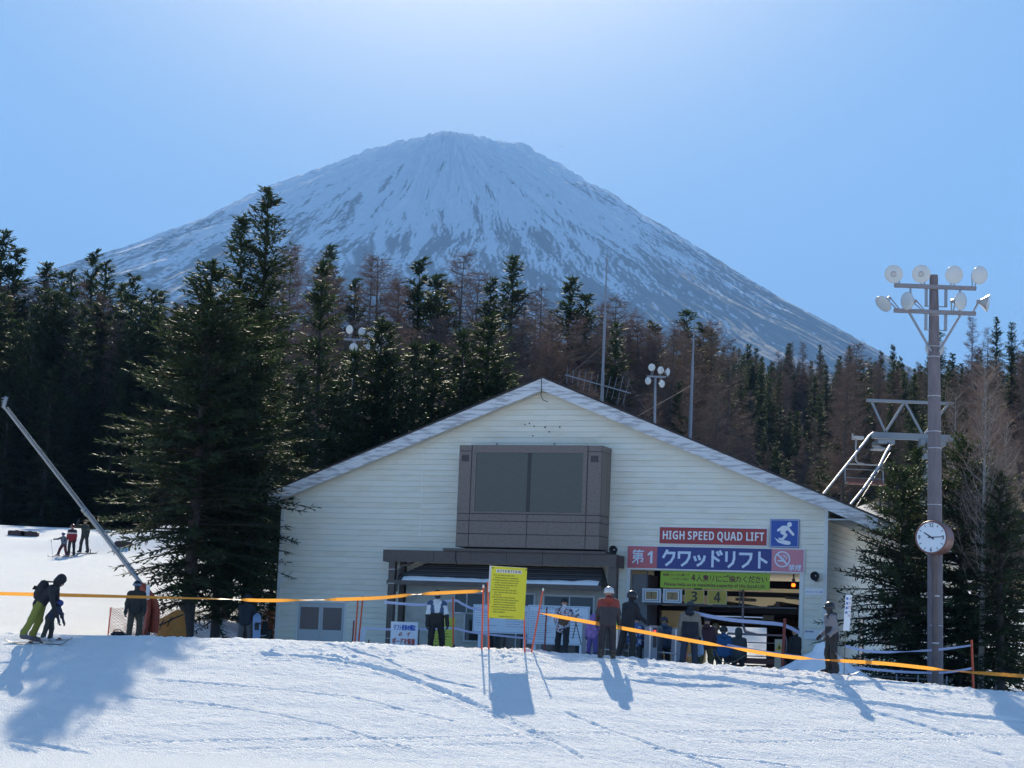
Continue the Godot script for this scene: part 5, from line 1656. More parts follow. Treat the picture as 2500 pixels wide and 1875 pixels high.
const FOREST := [
	[-45.85, 178.5, 36.29, 0], [-44.84, 180.8, 35.7, 1], [-43.82, 181.9, 32.39, 3], [-43.34, 184.8, 34.65, 0], [-41.85, 180.8, 33.01, 2], [-41.54, 184.4, 34.15, 1], [-36.58, 166.6, 31.24, 1], [-37.47, 175.3, 31.82, 3],
	[-38.68, 184.9, 36.18, 0], [-36.31, 179.0, 34.38, 1], [-36.13, 184.0, 32.89, 0], [-31.92, 168.3, 31.4, 1], [-32.4, 175.4, 30.24, 2], [-30.72, 170.9, 30.67, 1], [-30.76, 176.9, 31.29, 0], [-29.93, 177.5, 30.88, 3],
	[-44.11, 166.3, 34.38, 1], [-26.19, 170.3, 30.68, 0], [-43.08, 171.6, 30.57, 2], [-43.8, 184.3, 32.06, 4], [-39.21, 181.3, 31.35, 2], [-34.9, 169.2, 29.78, 3], [-34.88, 181.9, 30.89, 4], [-27.9, 168.8, 28.6, 2],
	[-28.43, 178.3, 30.73, 1], [-45.29, 168.7, 29.96, 1], [-42.06, 161.7, 25.96, 1], [-42.49, 165.4, 26.54, 0], [-42.76, 169.7, 29.67, 1], [-39.95, 163.0, 26.46, 1], [-39.36, 162.6, 26.3, 1], [-38.08, 160.0, 26.92, 0],
	[-38.02, 163.6, 29.14, 1], [-37.58, 164.8, 28.62, 0], [-37.99, 169.4, 29.58, 0], [-36.18, 165.5, 28.52, 2], [-34.18, 160.1, 27.16, 0], [-35.18, 169.5, 28.57, 0], [-34.25, 169.4, 27.63, 1], [-32.2, 162.5, 26.7, 2],
	[-32.71, 168.0, 28.02, 1], [-30.56, 160.9, 26.35, 1], [-29.75, 161.5, 28.22, 1], [-29.01, 163.1, 27.98, 1], [-29.04, 166.3, 27.73, 0], [-27.21, 161.6, 26.45, 0], [-28.08, 169.2, 28.88, 0], [-27.02, 168.3, 28.78, 2],
	[-26.3, 169.8, 30.47, 0], [-25.53, 168.4, 29.17, 1], [-23.17, 161.3, 27.86, 2], [-22.89, 161.5, 28.28, 2], [-23.17, 170.0, 29.67, 1], [-21.3, 164.9, 28.87, 0], [-20.86, 164.7, 29.4, 1], [-41.55, 157.2, 19.27, 1],
	[-40.16, 156.0, 20.72, 0], [-39.6, 157.3, 20.84, 7], [-38.49, 156.1, 19.39, 0], [-37.84, 158.2, 21.76, 7], [-37.27, 159.9, 22.5, 7], [-35.12, 155.1, 21.55, 0], [-34.48, 156.0, 19.64, 7], [-33.95, 157.9, 19.69, 7],
	[-33.23, 158.4, 20.62, 0], [-32.37, 159.2, 19.79, 0], [-30.64, 157.1, 19.06, 1], [-30.66, 159.1, 22.18, 7], [-29.2, 158.4, 20.41, 1], [-27.99, 157.1, 19.26, 0], [-27.68, 159.2, 21.39, 7], [-25.95, 155.0, 23.39, 0],
	[-25.6, 158.6, 23.19, 1], [-24.41, 156.8, 23.66, 1], [-23.13, 154.7, 19.38, 1], [-22.39, 156.5, 21.27, 7], [-21.63, 157.5, 21.13, 1], [-20.38, 156.1, 22.13, 7], [-19.49, 158.1, 20.07, 7], [-21.57, 175.1, 34.24, 2],
	[-19.14, 164.3, 33.46, 3], [-17.27, 157.8, 32.42, 3], [-16.04, 157.7, 30.64, 2], [-15.81, 163.3, 32.22, 4], [-15.91, 174.7, 35.49, 0], [-13.44, 157.6, 29.93, 3], [-12.42, 159.1, 29.92, 0], [-11.13, 153.4, 30.82, 2],
	[-10.52, 160.6, 32.42, 2], [-9.18, 164.7, 31.05, 4], [-7.72, 164.0, 32.68, 0], [-5.75, 162.2, 30.73, 1], [-5.79, 154.1, 29.59, 0], [-4.8, 160.0, 32.69, 2], [-3.66, 162.4, 31.87, 2], [-2.04, 155.2, 29.62, 0],
	[-0.53, 153.5, 30.96, 0], [0.19, 152.4, 28.26, 2], [1.45, 171.4, 31.11, 3], [2.23, 167.2, 31.46, 2], [4.06, 159.9, 30.73, 0], [5.57, 158.5, 29.55, 1], [3.26, 173.8, 31.07, 2], [7.38, 164.0, 29.92, 3],
	[7.76, 158.5, 29.47, 4], [9.58, 172.8, 29.73, 3], [10.14, 164.7, 28.11, 2], [11.23, 161.2, 27.77, 0], [14.85, 175.4, 31.44, 1], [14.34, 162.8, 26.99, 2], [12.64, 162.5, 27.7, 3], [15.83, 168.4, 28.94, 0],
	[15.69, 160.0, 27.27, 1], [15.54, 172.2, 27.77, 4], [-9.37, 154.1, 29.13, 3], [-8.34, 165.4, 30.2, 2], [-1.49, 169.3, 30.8, 3], [4.9, 157.8, 27.79, 4], [6.46, 156.5, 26.99, 2], [9.7, 150.5, 26.78, 2],
	[-17.35, 141.7, 21.8, 2], [-17.25, 145.3, 23.16, 3], [-16.61, 144.7, 24.39, 1], [-16.39, 151.2, 25.07, 2], [-14.85, 141.9, 23.65, 3], [-14.51, 145.7, 23.37, 3], [-13.8, 143.4, 24.31, 4], [-12.51, 140.3, 22.3, 4],
	[-12.54, 147.1, 23.29, 2], [-12.15, 148.2, 24, 3], [-10.44, 140.2, 22.84, 2], [-10.7, 151.4, 24.18, 1], [-9.47, 145.7, 22.95, 2], [-9.03, 149.1, 24.5, 3], [-8.12, 145.2, 23.32, 3], [-7.49, 143.7, 23.71, 4],
	[-6.99, 146.0, 23.87, 4], [-6.33, 146.5, 24.31, 2], [-6.02, 149.8, 25.39, 3], [-5.02, 148.7, 25.81, 3], [-3.87, 140.6, 22.77, 3], [-3.85, 151.4, 24.57, 4], [-2.65, 145.3, 23.52, 4], [-2.14, 141.9, 23.8, 2],
	[-1.8, 144.6, 25.04, 3], [-0.95, 141.4, 23.36, 2], [-0.06, 145.2, 25.14, 4], [0.55, 144.2, 24.07, 4], [1.29, 143.5, 24.92, 3], [2.05, 147.5, 24.45, 3], [2.34, 150.0, 25.74, 3], [3.09, 142.8, 24.89, 4],
	[3.72, 141.6, 24.05, 2], [4.65, 148.0, 25.93, 3], [5.38, 145.4, 24.41, 2], [6, 143.9, 24.26, 2], [6.78, 150.2, 25.54, 2], [7.1, 141.4, 24.59, 1], [8.15, 147.5, 25.84, 4], [9.07, 151.2, 26.05, 4],
	[9.61, 148.7, 25.43, 4], [10.02, 145.2, 23.76, 4], [10.74, 146.9, 24.61, 4], [10.83, 140.4, 24.91, 2], [12.3, 151.2, 25.64, 4], [12.86, 150.7, 25.62, 2], [12.96, 142.3, 24.34, 4], [14.31, 150.4, 24.54, 1],
	[14.29, 143.3, 25.11, 4], [14.95, 140.4, 23.58, 2], [-16.06, 130.4, 17.36, 2], [-15.28, 132.6, 17.83, 4], [-14.34, 130.1, 17.56, 0], [-12.99, 126.5, 16.49, 0], [-12.36, 127.1, 18.17, 2], [-11.81, 135.5, 18.27, 4],
	[-11.18, 136.3, 19.33, 0], [-9.61, 128.5, 17.32, 4], [-8.78, 132.0, 18.08, 3], [-8.65, 136.9, 20.01, 2], [-7.68, 137.7, 20.22, 4], [-6.39, 136.0, 18.04, 4], [-5.48, 139.1, 19.47, 2], [-4.41, 133.0, 18.38, 2],
	[-3.73, 132.2, 17.91, 0], [-3.06, 139.6, 20.66, 4], [-1.61, 128.6, 17.95, 4], [-1.01, 127.5, 18.51, 4], [0.22, 127.1, 18.81, 0], [0.81, 133.6, 20.03, 2], [1.87, 133.3, 18.41, 4], [2.86, 130.3, 17.77, 2],
	[3.93, 133.8, 18.05, 4], [4.63, 136.8, 20.48, 2], [5.18, 127.1, 19.09, 4], [6.87, 139.5, 19.33, 0], [7.36, 135.8, 20.51, 2], [8.71, 138.4, 19.26, 2], [8.89, 131.3, 18.44, 4], [10.31, 139.2, 20.58, 4],
	[11.39, 137.4, 20.04, 0], [11.43, 126.7, 19.51, 2], [12.58, 131.4, 18.51, 4], [13.12, 127.9, 19.15, 2], [29.62, 181.5, 28.23, 2], [34.46, 201.2, 31.6, 1], [36.53, 203.6, 31.19, 2], [36.86, 194.5, 29.95, 3],
	[36.42, 184.2, 27.76, 0], [41.29, 189.6, 29.45, 2], [42.8, 187.8, 29.64, 3], [44.86, 186.9, 29.99, 2], [44.6, 178.3, 29.12, 3], [32.37, 193.8, 32.04, 2], [29.67, 162.7, 23.19, 3], [29.93, 160.2, 22.05, 1],
	[30.96, 162.4, 22.75, 2], [31.23, 158.1, 20.74, 1], [34.5, 170.0, 22.55, 0], [31.78, 153.1, 21.16, 1], [32.63, 153.7, 22.17, 0], [37.19, 170.3, 23.75, 2], [36.04, 161.7, 22.17, 0], [34.41, 150.2, 20.98, 3],
	[39.24, 167.9, 22.62, 0], [37.33, 156.9, 22.78, 3], [40.29, 165.2, 22.55, 3], [42.7, 170.3, 22.5, 3], [42.72, 167.6, 22.95, 2], [21.06, 92.4, 15.21, 5], [21.57, 92.5, 14.12, 6], [20.11, 92.3, 14.03, 6],
]


# needles and twigs grow as small kite shaped sprays along each branch
func kite(m: MB, p: Vector3, d: Vector3, side: Vector3, length: float, wide: float, tone: Color) -> void:
	var k := m.v.size()
	m.v.append(p)
	m.v.append(p + d * length * 0.42 + side * wide)
	m.v.append(p + d * length)
	m.v.append(p + d * length * 0.42 - side * wide)
	for q in 4:
		m.c.append(tone)
	m.i.append_array(PackedInt32Array([k, k + 2, k + 1, k, k + 3, k + 2]))


func fir_meshes(h: float, clear: float, spread: float, gap: float, per: int, spray: float, seed_: int, shape := 0.8, ragged := 0.25, tops: Array = [], low := 0.72) -> Array:
	var r := RandomNumberGenerator.new()
	r.seed = seed_
	var wood := mb(true)
	var leaf := mb(false, true)
	var stems := [[Vector3.ZERO, h, 1.0]]
	for e in tops:
		stems.append([Vector3(e[0], 0, e[1]), e[2], e[3]])
	for st in stems:
		var foot: Vector3 = st[0]
		var top_h: float = st[1]
		var size: float = st[2]
		var bend := Vector3(r.randf_range(-0.015, 0.015), 0, r.randf_range(-0.015, 0.015)) * top_h
		var base_r := 0.016 * top_h * (1.0 if size > 0.9 else 0.7)
		wood.tube(PackedVector3Array([foot + Vector3(0, -0.5, 0), foot + Vector3(0, 0.25, 0), foot + bend * 0.3 + Vector3(0, top_h * 0.3, 0), foot + bend * 0.7 + Vector3(0, top_h * 0.65, 0), foot + bend + Vector3(0, top_h, 0)]), PackedFloat32Array([base_r * 1.5, base_r, base_r * 0.75, base_r * 0.42, 0.012]), 9)
		var y := clear
		while y < top_h - 0.15:
			var f := (y - clear) / (top_h - clear)
			var core := foot + bend * (y / top_h) + Vector3(0, y, 0)
			var reach := spread * size * pow(1.0 - f, shape) * (low + (1.0 - low) * smooth01(0.0, 0.30 if low < 0.7 else 0.12, f)) + 0.10
			var n := per if f < 0.8 else maxi(4, per - 2)
			var off := r.randf() * TAU
			for b in n:
				var a := off + TAU * (b + r.randf_range(-0.3, 0.3)) / n
				var length := reach * r.randf_range(1.0 - ragged, 1.0 + ragged * 0.6)
				if r.randf() < 0.06:
					length *= 0.5
				var out := Vector3(cos(a), 0, sin(a))
				var rise := lerpf(-0.16, 0.55, f) + r.randf_range(-0.20, 0.22)
				var droop := lerpf(0.30, 0.10, f)
				var yy := core + Vector3(0, r.randf_range(-0.8, 0.8) * gap, 0)
				var across := out.cross(Vector3.UP).normalized()
				var steps := maxi(3, int(length / (spray * 0.60)))
				var prev := yy
				var path := PackedVector3Array([yy])
				var tone := r.randf_range(0.7, 1.3)
				var warm := r.randf_range(-0.003, 0.008)
				for s in range(1, steps + 1):
					var u := float(s) / steps
					var p := yy + out * length * u + Vector3.UP * (length * (rise * u - droop * u * u + 0.13 * u * u * u))
					var d := (p - prev).normalized()
					path.append(p)
					if u > 0.12:
						# side twigs make a flat fan, longest in the middle of the branch
						var fan := spray * (0.55 + 1.5 * minf(1.0, length * 0.4) * (1.0 - u) * smooth01(0.0, 0.35, u) + 0.25) * r.randf_range(0.75, 1.25)
						for sg in [-1.0, 1.0]:
							var td: Vector3 = (d * r.randf_range(0.5, 0.9) + across * sg * r.randf_range(0.6, 1.0) + Vector3.UP * r.randf_range(-0.30, 0.16)).normalized()
							var flat := td.cross(Vector3.UP).normalized()
							var pieces := maxi(1, int(fan / (spray * 0.42)))
							for z in pieces:
								var w := float(z) / pieces
								var at_ := p + td * fan * w
								var dim := clampf(tone * r.randf_range(0.7, 1.3), 0.4, 1.7)
								var colour := Color(0.048 * dim + warm, 0.070 * dim + warm * 0.6, 0.040 * dim)
								var len_ := spray * r.randf_range(0.5, 0.8)
								var roll := flat.rotated(td, r.randf_range(-0.6, 0.6))
								kite(leaf, at_, (td + Vector3.UP * r.randf_range(-0.15, 0.15)).normalized(), roll, len_, len_ * 0.17, colour)
								kite(leaf, at_, (td + flat * r.randf_range(0.6, 1.0)).normalized(), roll.cross(Vector3.UP).normalized(), len_ * 0.72, len_ * 0.13, colour)
								kite(leaf, at_, (td - flat * r.randf_range(0.6, 1.0)).normalized(), roll.cross(Vector3.UP).normalized(), len_ * 0.72, len_ * 0.13, colour)
						for z in 2:
							var hang := (d * 0.5 + across * r.randf_range(-0.8, 0.8) + Vector3.UP * (r.randf_range(0.3, 0.9) if z else r.randf_range(-1.0, -0.3))).normalized()
							kite(leaf, prev.lerp(p, r.randf()), hang, hang.cross(d).normalized(), spray * r.randf_range(0.5, 0.85), spray * 0.12, Color(0.050 * tone + warm, 0.072 * tone, 0.040 * tone))
						kite(leaf, prev, d, across.rotated(d, r.randf_range(-0.6, 0.6)), (p - prev).length() * 1.5, spray * 0.13, Color(0.046 * tone, 0.066 * tone, 0.038 * tone))
					prev = p
				if r.randf() < 0.9:
					kite(leaf, prev, (prev - path[path.size() - 2]).normalized(), across, spray * 0.7, spray * 0.12, Color(0.052 * tone + warm, 0.075 * tone, 0.042 * tone))
				if length > 0.9:
					wood.tube(PackedVector3Array([path[0], path[path.size() / 2], path[-1]]), PackedFloat32Array([0.012 + 0.012 * length, 0.008 + 0.006 * length, 0.004]), 4, false)
			y += gap * r.randf_range(0.8, 1.2) * lerpf(1.0, 0.65, f)
		# leader
		for q in 7:
			var a := TAU * q / 7
			kite(leaf, foot + bend + Vector3(0, top_h - 0.35, 0), Vector3(cos(a) * 0.35, 1, sin(a) * 0.35).normalized(), Vector3(-sin(a), 0, cos(a)), 0.45, 0.04, Color(0.035, 0.05, 0.03))
	return [wood.mesh(), leaf.mesh()]


func twig(m: MB, a: Vector3, b: Vector3, w: float, tone: Color) -> void:
	var s := (b - a).cross(Vector3(0.3, 0.1, 1)).normalized() * w
	var k := m.v.size()
	m.v.append(a - s)
	m.v.append(a + s)
	m.v.append(b)
	for q in 3:
		m.c.append(tone)
	m.i.append_array(PackedInt32Array([k, k + 1, k + 2]))


func larch_meshes(h: float, spread: float, seed_: int, tone: Color, birch := false) -> Array:
	var r := RandomNumberGenerator.new()
	r.seed = seed_
	var wood := mb(true)
	var fine := mb(false, true)
	var bend := Vector3(r.randf_range(-0.03, 0.03), 0, r.randf_range(-0.03, 0.03)) * h
	wood.tube(PackedVector3Array([Vector3(0, -0.5, 0), Vector3(0, h * 0.3, 0) + bend * 0.2, Vector3(0, h * 0.65, 0) + bend * 0.7, Vector3(0, h, 0) + bend]), PackedFloat32Array([0.011 * h, 0.008 * h, 0.005 * h, 0.01]), 8)
	var y := h * (0.22 if not birch else 0.3)
	while y < h - 0.1:
		var f := (y - h * 0.22) / (h * 0.78)
		var n := 4 if not birch else 3
		for b in n:
			var a := r.randf() * TAU
			var length := (spread * pow(1.0 - f, 0.7) + 0.25) * r.randf_range(0.55, 1.15)
			var rise := r.randf_range(0.0, 0.35) if not birch else r.randf_range(0.6, 1.5)
			var out := Vector3(cos(a), rise, sin(a)).normalized()
			var p0 := Vector3(0, y, 0) + bend * (y / h)
			var p1 := p0 + out * length * 0.55
			var p2 := p0 + (out * 0.9 + Vector3.UP * (0.16 if not birch else 0.3)).normalized() * length
			wood.tube(PackedVector3Array([p0, p1, p2]), PackedFloat32Array([0.012 + length * 0.008, 0.010, 0.004]), 3, false)
			var m := int(length * (13.0 if not birch else 7.0)) + 3
			for q in m:
				var u := r.randf_range(0.12, 1.0)
				var p := p0.lerp(p1, u * 2.0) if u < 0.5 else p1.lerp(p2, u * 2.0 - 1.0)
				var d := (out * 0.6 + Vector3(r.randf_range(-1, 1), r.randf_range(-0.35, 0.9) if not birch else r.randf_range(-0.2, 1.2), r.randf_range(-1, 1))).normalized()
				var l := r.randf_range(0.25, 0.75) * (1.0 if not birch else 1.2)
				var e := p + d * l
				var c := tone * r.randf_range(0.7, 1.35)
				twig(fine, p, e, 0.011, c)
				for z in 3:
					var g := p.lerp(e, r.randf_range(0.25, 0.95))
					twig(fine, g, g + (d * 0.5 + Vector3(r.randf_range(-1, 1), r.randf_range(-0.5, 0.9), r.randf_range(-1, 1))).normalized() * r.randf_range(0.10, 0.34), 0.008, c)
		y += 0.30 if not birch else 0.34
	return [wood.mesh(), fine.mesh()]


var kinds := {}


func tree(called: String, kind: String, where: Vector3, tall: float, turn: float, label: String, group: String, lean := 0.0, fat := 1.0) -> Node3D:
	var k: Array = kinds[kind]
	var t := thing(called, label, "tree", where, turn, group)
	var s: float = tall / k[2]
	t.scale = Vector3(s * fat, s, s * fat)
	t.rotation_degrees.z = lean
	put("trunk", k[0], k[3], t)
	put("crown", k[1], k[4], t)
	return t


func make_trees() -> void:
	var bark := weathered("fir_bark", Color(0.075, 0.062, 0.058), Color(0.04, 0.035, 0.033), 0.45, Vector3(1.2, 0.4, 1.2), 101, 0.9)
	var grey_bark := weathered("larch_bark", Color(0.12, 0.095, 0.085), Color(0.07, 0.057, 0.052), 0.45, Vector3(1, 0.4, 1), 102, 0.9)
	var birch_bark := weathered("birch_bark", Color(0.40, 0.37, 0.34), Color(0.16, 0.14, 0.13), 0.38, Vector3(1.0, 1.8, 1.0), 103, 0.8)
	var needles := vmat("fir_needles", 0.62)
	needles.backlight_enabled = true
	needles.backlight = Color(0.55, 0.62, 0.30).linear_to_srgb()
	needles.metallic_specular = 0.24
	var twigs := vmat("bare_twigs", 0.7)
	twigs.backlight_enabled = true
	twigs.backlight = Color(0.4, 0.4, 0.4).linear_to_srgb()
	for e in [["fir_a", 14.0, 1.6, 3.7, 0.34, 8, 0.33, 11, 0.72, 0.30, [], 0.42], ["fir_b", 14.0, 1.2, 3.2, 0.36, 7, 0.34, 12, 0.8, 0.25, [], 0.5], ["fir_twin", 18.0, 2.0, 3.0, 0.40, 7, 0.37, 13, 0.72, 0.28, [[-1.0, 0.3, 16.6, 0.85]]], ["fir_young", 8.0, 0.3, 1.9, 0.24, 8, 0.21, 14, 0.85, 0.2, []], ["fir_young_b", 8.0, 0.3, 1.6, 0.25, 7, 0.21, 16, 0.95, 0.25, []], ["fir_forest", 16.0, 3.0, 2.5, 0.52, 7, 0.46, 17, 0.8, 0.3, []], ["fir_forest_b", 16.0, 4.0, 2.1, 0.54, 7, 0.46, 18, 0.7, 0.35, []], ["fir_broad", 9.0, 0.5, 4.0, 0.34, 8, 0.34, 19, 0.7, 0.25, [[2.6, -0.6, 7.6, 0.9], [-2.2, -1.0, 7.9, 0.85]], 0.6]]:
		var mm := fir_meshes(e[1], e[2], e[3], e[4], e[5], e[6], e[7], e[8], e[9], e[10], e[11] if e.size() > 11 else 0.72)
		kinds[e[0]] = [mm[0], mm[1], e[1], bark, needles]
	for e in [["larch_a", 16.0, 2.3, 21], ["larch_b", 16.0, 1.8, 22], ["larch_c", 14.0, 2.9, 23]]:
		var mm := larch_meshes(e[1], e[2], e[3], Color(0.13, 0.09, 0.074) if e[0] != "larch_b" else Color(0.145, 0.094, 0.078))
		kinds[e[0]] = [mm[0], mm[1], e[1], grey_bark, twigs]
	for e in [["birch_a", 13.0, 2.6, 31], ["birch_b", 11.0, 2.2, 32]]:
		var mm := larch_meshes(e[1], e[2], e[3], Color(0.16, 0.12, 0.10), true)
		kinds[e[0]] = [mm[0], mm[1], e[1], birch_bark, twigs]

	# the group of firs by the station's left corner: [name, kind, x, distance, height, turn, label]
	for e in [
		["fir_tree", "fir_a", -10.086, 66.0, 13.778, 20.0, "big spreading fir with a wide sweeping lower bough behind the yellow pad", 1.3],
		["fir_tree", "fir_b", -9.367, 67.5, 11.891, 140.0, "fir with a scabby pale trunk standing second from the yellow pad", 1.0],
		["fir_tree", "fir_a", -8.633, 69.0, 12.724, 250.0, "fir behind the man with grey trousers", 0.9],
		["fir_tree", "fir_twin", -9.787, 80.0, 19.439, 5.0, "tallest fir with twin spires towering over the station's left eave", 1.0],
		["fir_tree", "fir_young_b", -8.546, 76.0, 6.357, 80.0, "low ragged fir squeezed against the station's left wall", 1.5],
		["fir_tree", "fir_forest", -8.293, 88.0, 17.982, 40.0, "slender fir with a pale leader shoot left of the station roof", 0.95],
		["fir_tree", "fir_b", -8.88, 84.0, 12.811, 310.0, "dark fir filling the gap between the twin fir and the roof", 1.1],
		["young_fir", "fir_young", -6.401, 94.0, 16.496, 15.0, "young fir hiding the distant floodlights", 1.35],
		["young_fir", "fir_young_b", -4.541, 96.0, 16.016, 100.0, "short young fir above the roof slope between two taller ones", 1.2],
		["young_fir", "fir_young", -3.57, 97.0, 16.049, 200.0, "blunt topped young fir with several pale candles", 1.3],
		["young_fir", "fir_young_b", -2.54, 98.0, 17.042, 300.0, "young fir with one thick white candle at its tip", 1.2],
		["young_fir", "fir_young", -1.462, 100.0, 17.875, 50.0, "sharp pointed young fir nearest the gable peak", 1.3],
		["young_fir", "fir_young_b", -7.085, 92.0, 14.925, 65.0, "young fir left of the one that hides the floodlights", 1.3],
		["young_fir", "fir_young", -5.449, 93.0, 14.913, 165.0, "rounded young fir right of the one that hides the floodlights", 1.4],
		["young_fir", "fir_young", -7.733, 90.0, 13.136, 265.0, "low dark young fir beside the slender fir with a pale leader", 1.5],
		["young_fir", "fir_young_b", -1.938, 99.0, 15.165, 25.0, "low young fir filling the gap under the pointed one", 1.6],
		["young_fir", "fir_young", -0.676, 101.0, 15.904, 125.0, "last young fir of the row before the gable peak", 1.2],
		["fir_tree", "fir_broad", 13.346, 60.0, 8.28, 30.0, "broad low fir spreading behind the clock post", 0.92],
		["fir_tree", "fir_young", 12.699, 63.0, 8.356, 110.0, "narrow fir reaching over the station's long eave", 1.1],
		["fir_tree", "fir_b", 14.053, 58.0, 7.231, 170.0, "shaggy fir at the edge beyond the clock post", 1.1],
		["fir_tree", "fir_young_b", 13.123, 59.0, 3.978, 210.0, "small dark fir low behind the pair of poles", 1.5]]:
		var g := gp(e[2], e[3])
		tree(e[0], e[1], g, e[4] - g.y, e[5], e[6], "", 0.0, e[7])
	# bare trunks at the right edge
	for e in [["bare_tree", "birch_a", 13.593, 58.5, 9.0, "pale grey trunk nearest the orange pole under the firs"], ["bare_tree", "birch_b", 14.263, 59.5, 8.0, "dark slim trunk beside the pale one under the firs"]]:
		var g := gp(e[2], e[3])
		tree(e[0], e[1], g, e[4], 0.0, e[5], "", -1.0)
	# forest: rows of firs and larches behind; [pixel column, top row, distance, kind]
	var rows := FOREST
	for e in rows:
		var g := gp(e[0], e[1])
		var kind: String = ["fir_forest", "fir_forest_b", "larch_a", "larch_b", "larch_c", "birch_a", "birch_b", "fir_young"][int(e[3])]
		var bare := kind.begins_with("larch")
		var left: bool = e[0] < -9.0
		var rank: float = (e[2] - 1.6) / e[1]
		var size := 0 if rank > 0.165 else 1 if rank > 0.13 else 2
		var zone := "beyond the open piste" if left else "behind the station roof"
		if e[0] > 16.0:
			zone = "beside the upper piste"
		var label: String = (["tall bare russet larch on the skyline of the wood ", "middling bare russet larch inside the wood ", "low bare russet larch at the foot of the wood "] if bare else ["tall dark fir spire on the skyline of the wood ", "middling dark fir inside the wood ", "low dark fir at the foot of the wood "])[size] + zone
		var group: String = ("larches " if bare else "firs ") + zone
		if kind.begins_with("birch"):
			label = "tall bare pale stemmed birch beyond the clock post" if kind == "birch_a" else "short bare pale stemmed birch beyond the clock post"
			group = "bare birches beyond the clock post"
		tree("birch_tree" if kind.begins_with("birch") else "larch_tree" if bare else "forest_fir", kind, g, e[2] - g.y, rng.randf() * 360.0, label, group, 0.0, rng.randf_range(0.85, 1.2))
	# the far wooded hillside reads as one mass
	var where := [[], [], [], []]
	rng.seed = 77
	for q in 5200:
		var d := 185.0 + 330.0 * sqrt(rng.randf())
		var x := rng.randf_range(-0.34, 0.36) * d
		if absf(x - 23.0) < 7.0 and d < 225.0:
			continue
		var g := gp(x, d)
		var k: int = [0, 0, 1, 1, 2, 3][rng.randi_range(0, 5)]
		var s := rng.randf_range(0.60, 0.84)
		where[k].append(Transform3D(Basis(Vector3.UP, rng.randf() * TAU).scaled(Vector3(s, s * rng.randf_range(0.85, 1.25), s)), g))
	var wood := Node3D.new()
	wood.name = "far_wood"
	add_child(wood)
	wood.set_meta("kind", "stuff")
	tag(wood, "wooded hillside of mixed firs and russet larches far behind", "forest")
	for k in 4:
		var kk: Array = kinds[["fir_forest", "fir_forest_b", "larch_a", "larch_b"][k]]
		for part in 2:
			var mm := MultiMesh.new()
			mm.transform_format = MultiMesh.TRANSFORM_3D
			mm.mesh = kk[part]
			mm.instance_count = where[k].size()
			for q in where[k].size():
				mm.set_instance_transform(q, where[k][q])
			var mi := MultiMeshInstance3D.new()
			mi.name = ["trunks", "crowns"][part]
			mi.multimesh = mm
			mi.material_override = kk[3 + part]
			wood.add_child(mi, true)
			mi.set_meta("kind", "stuff")


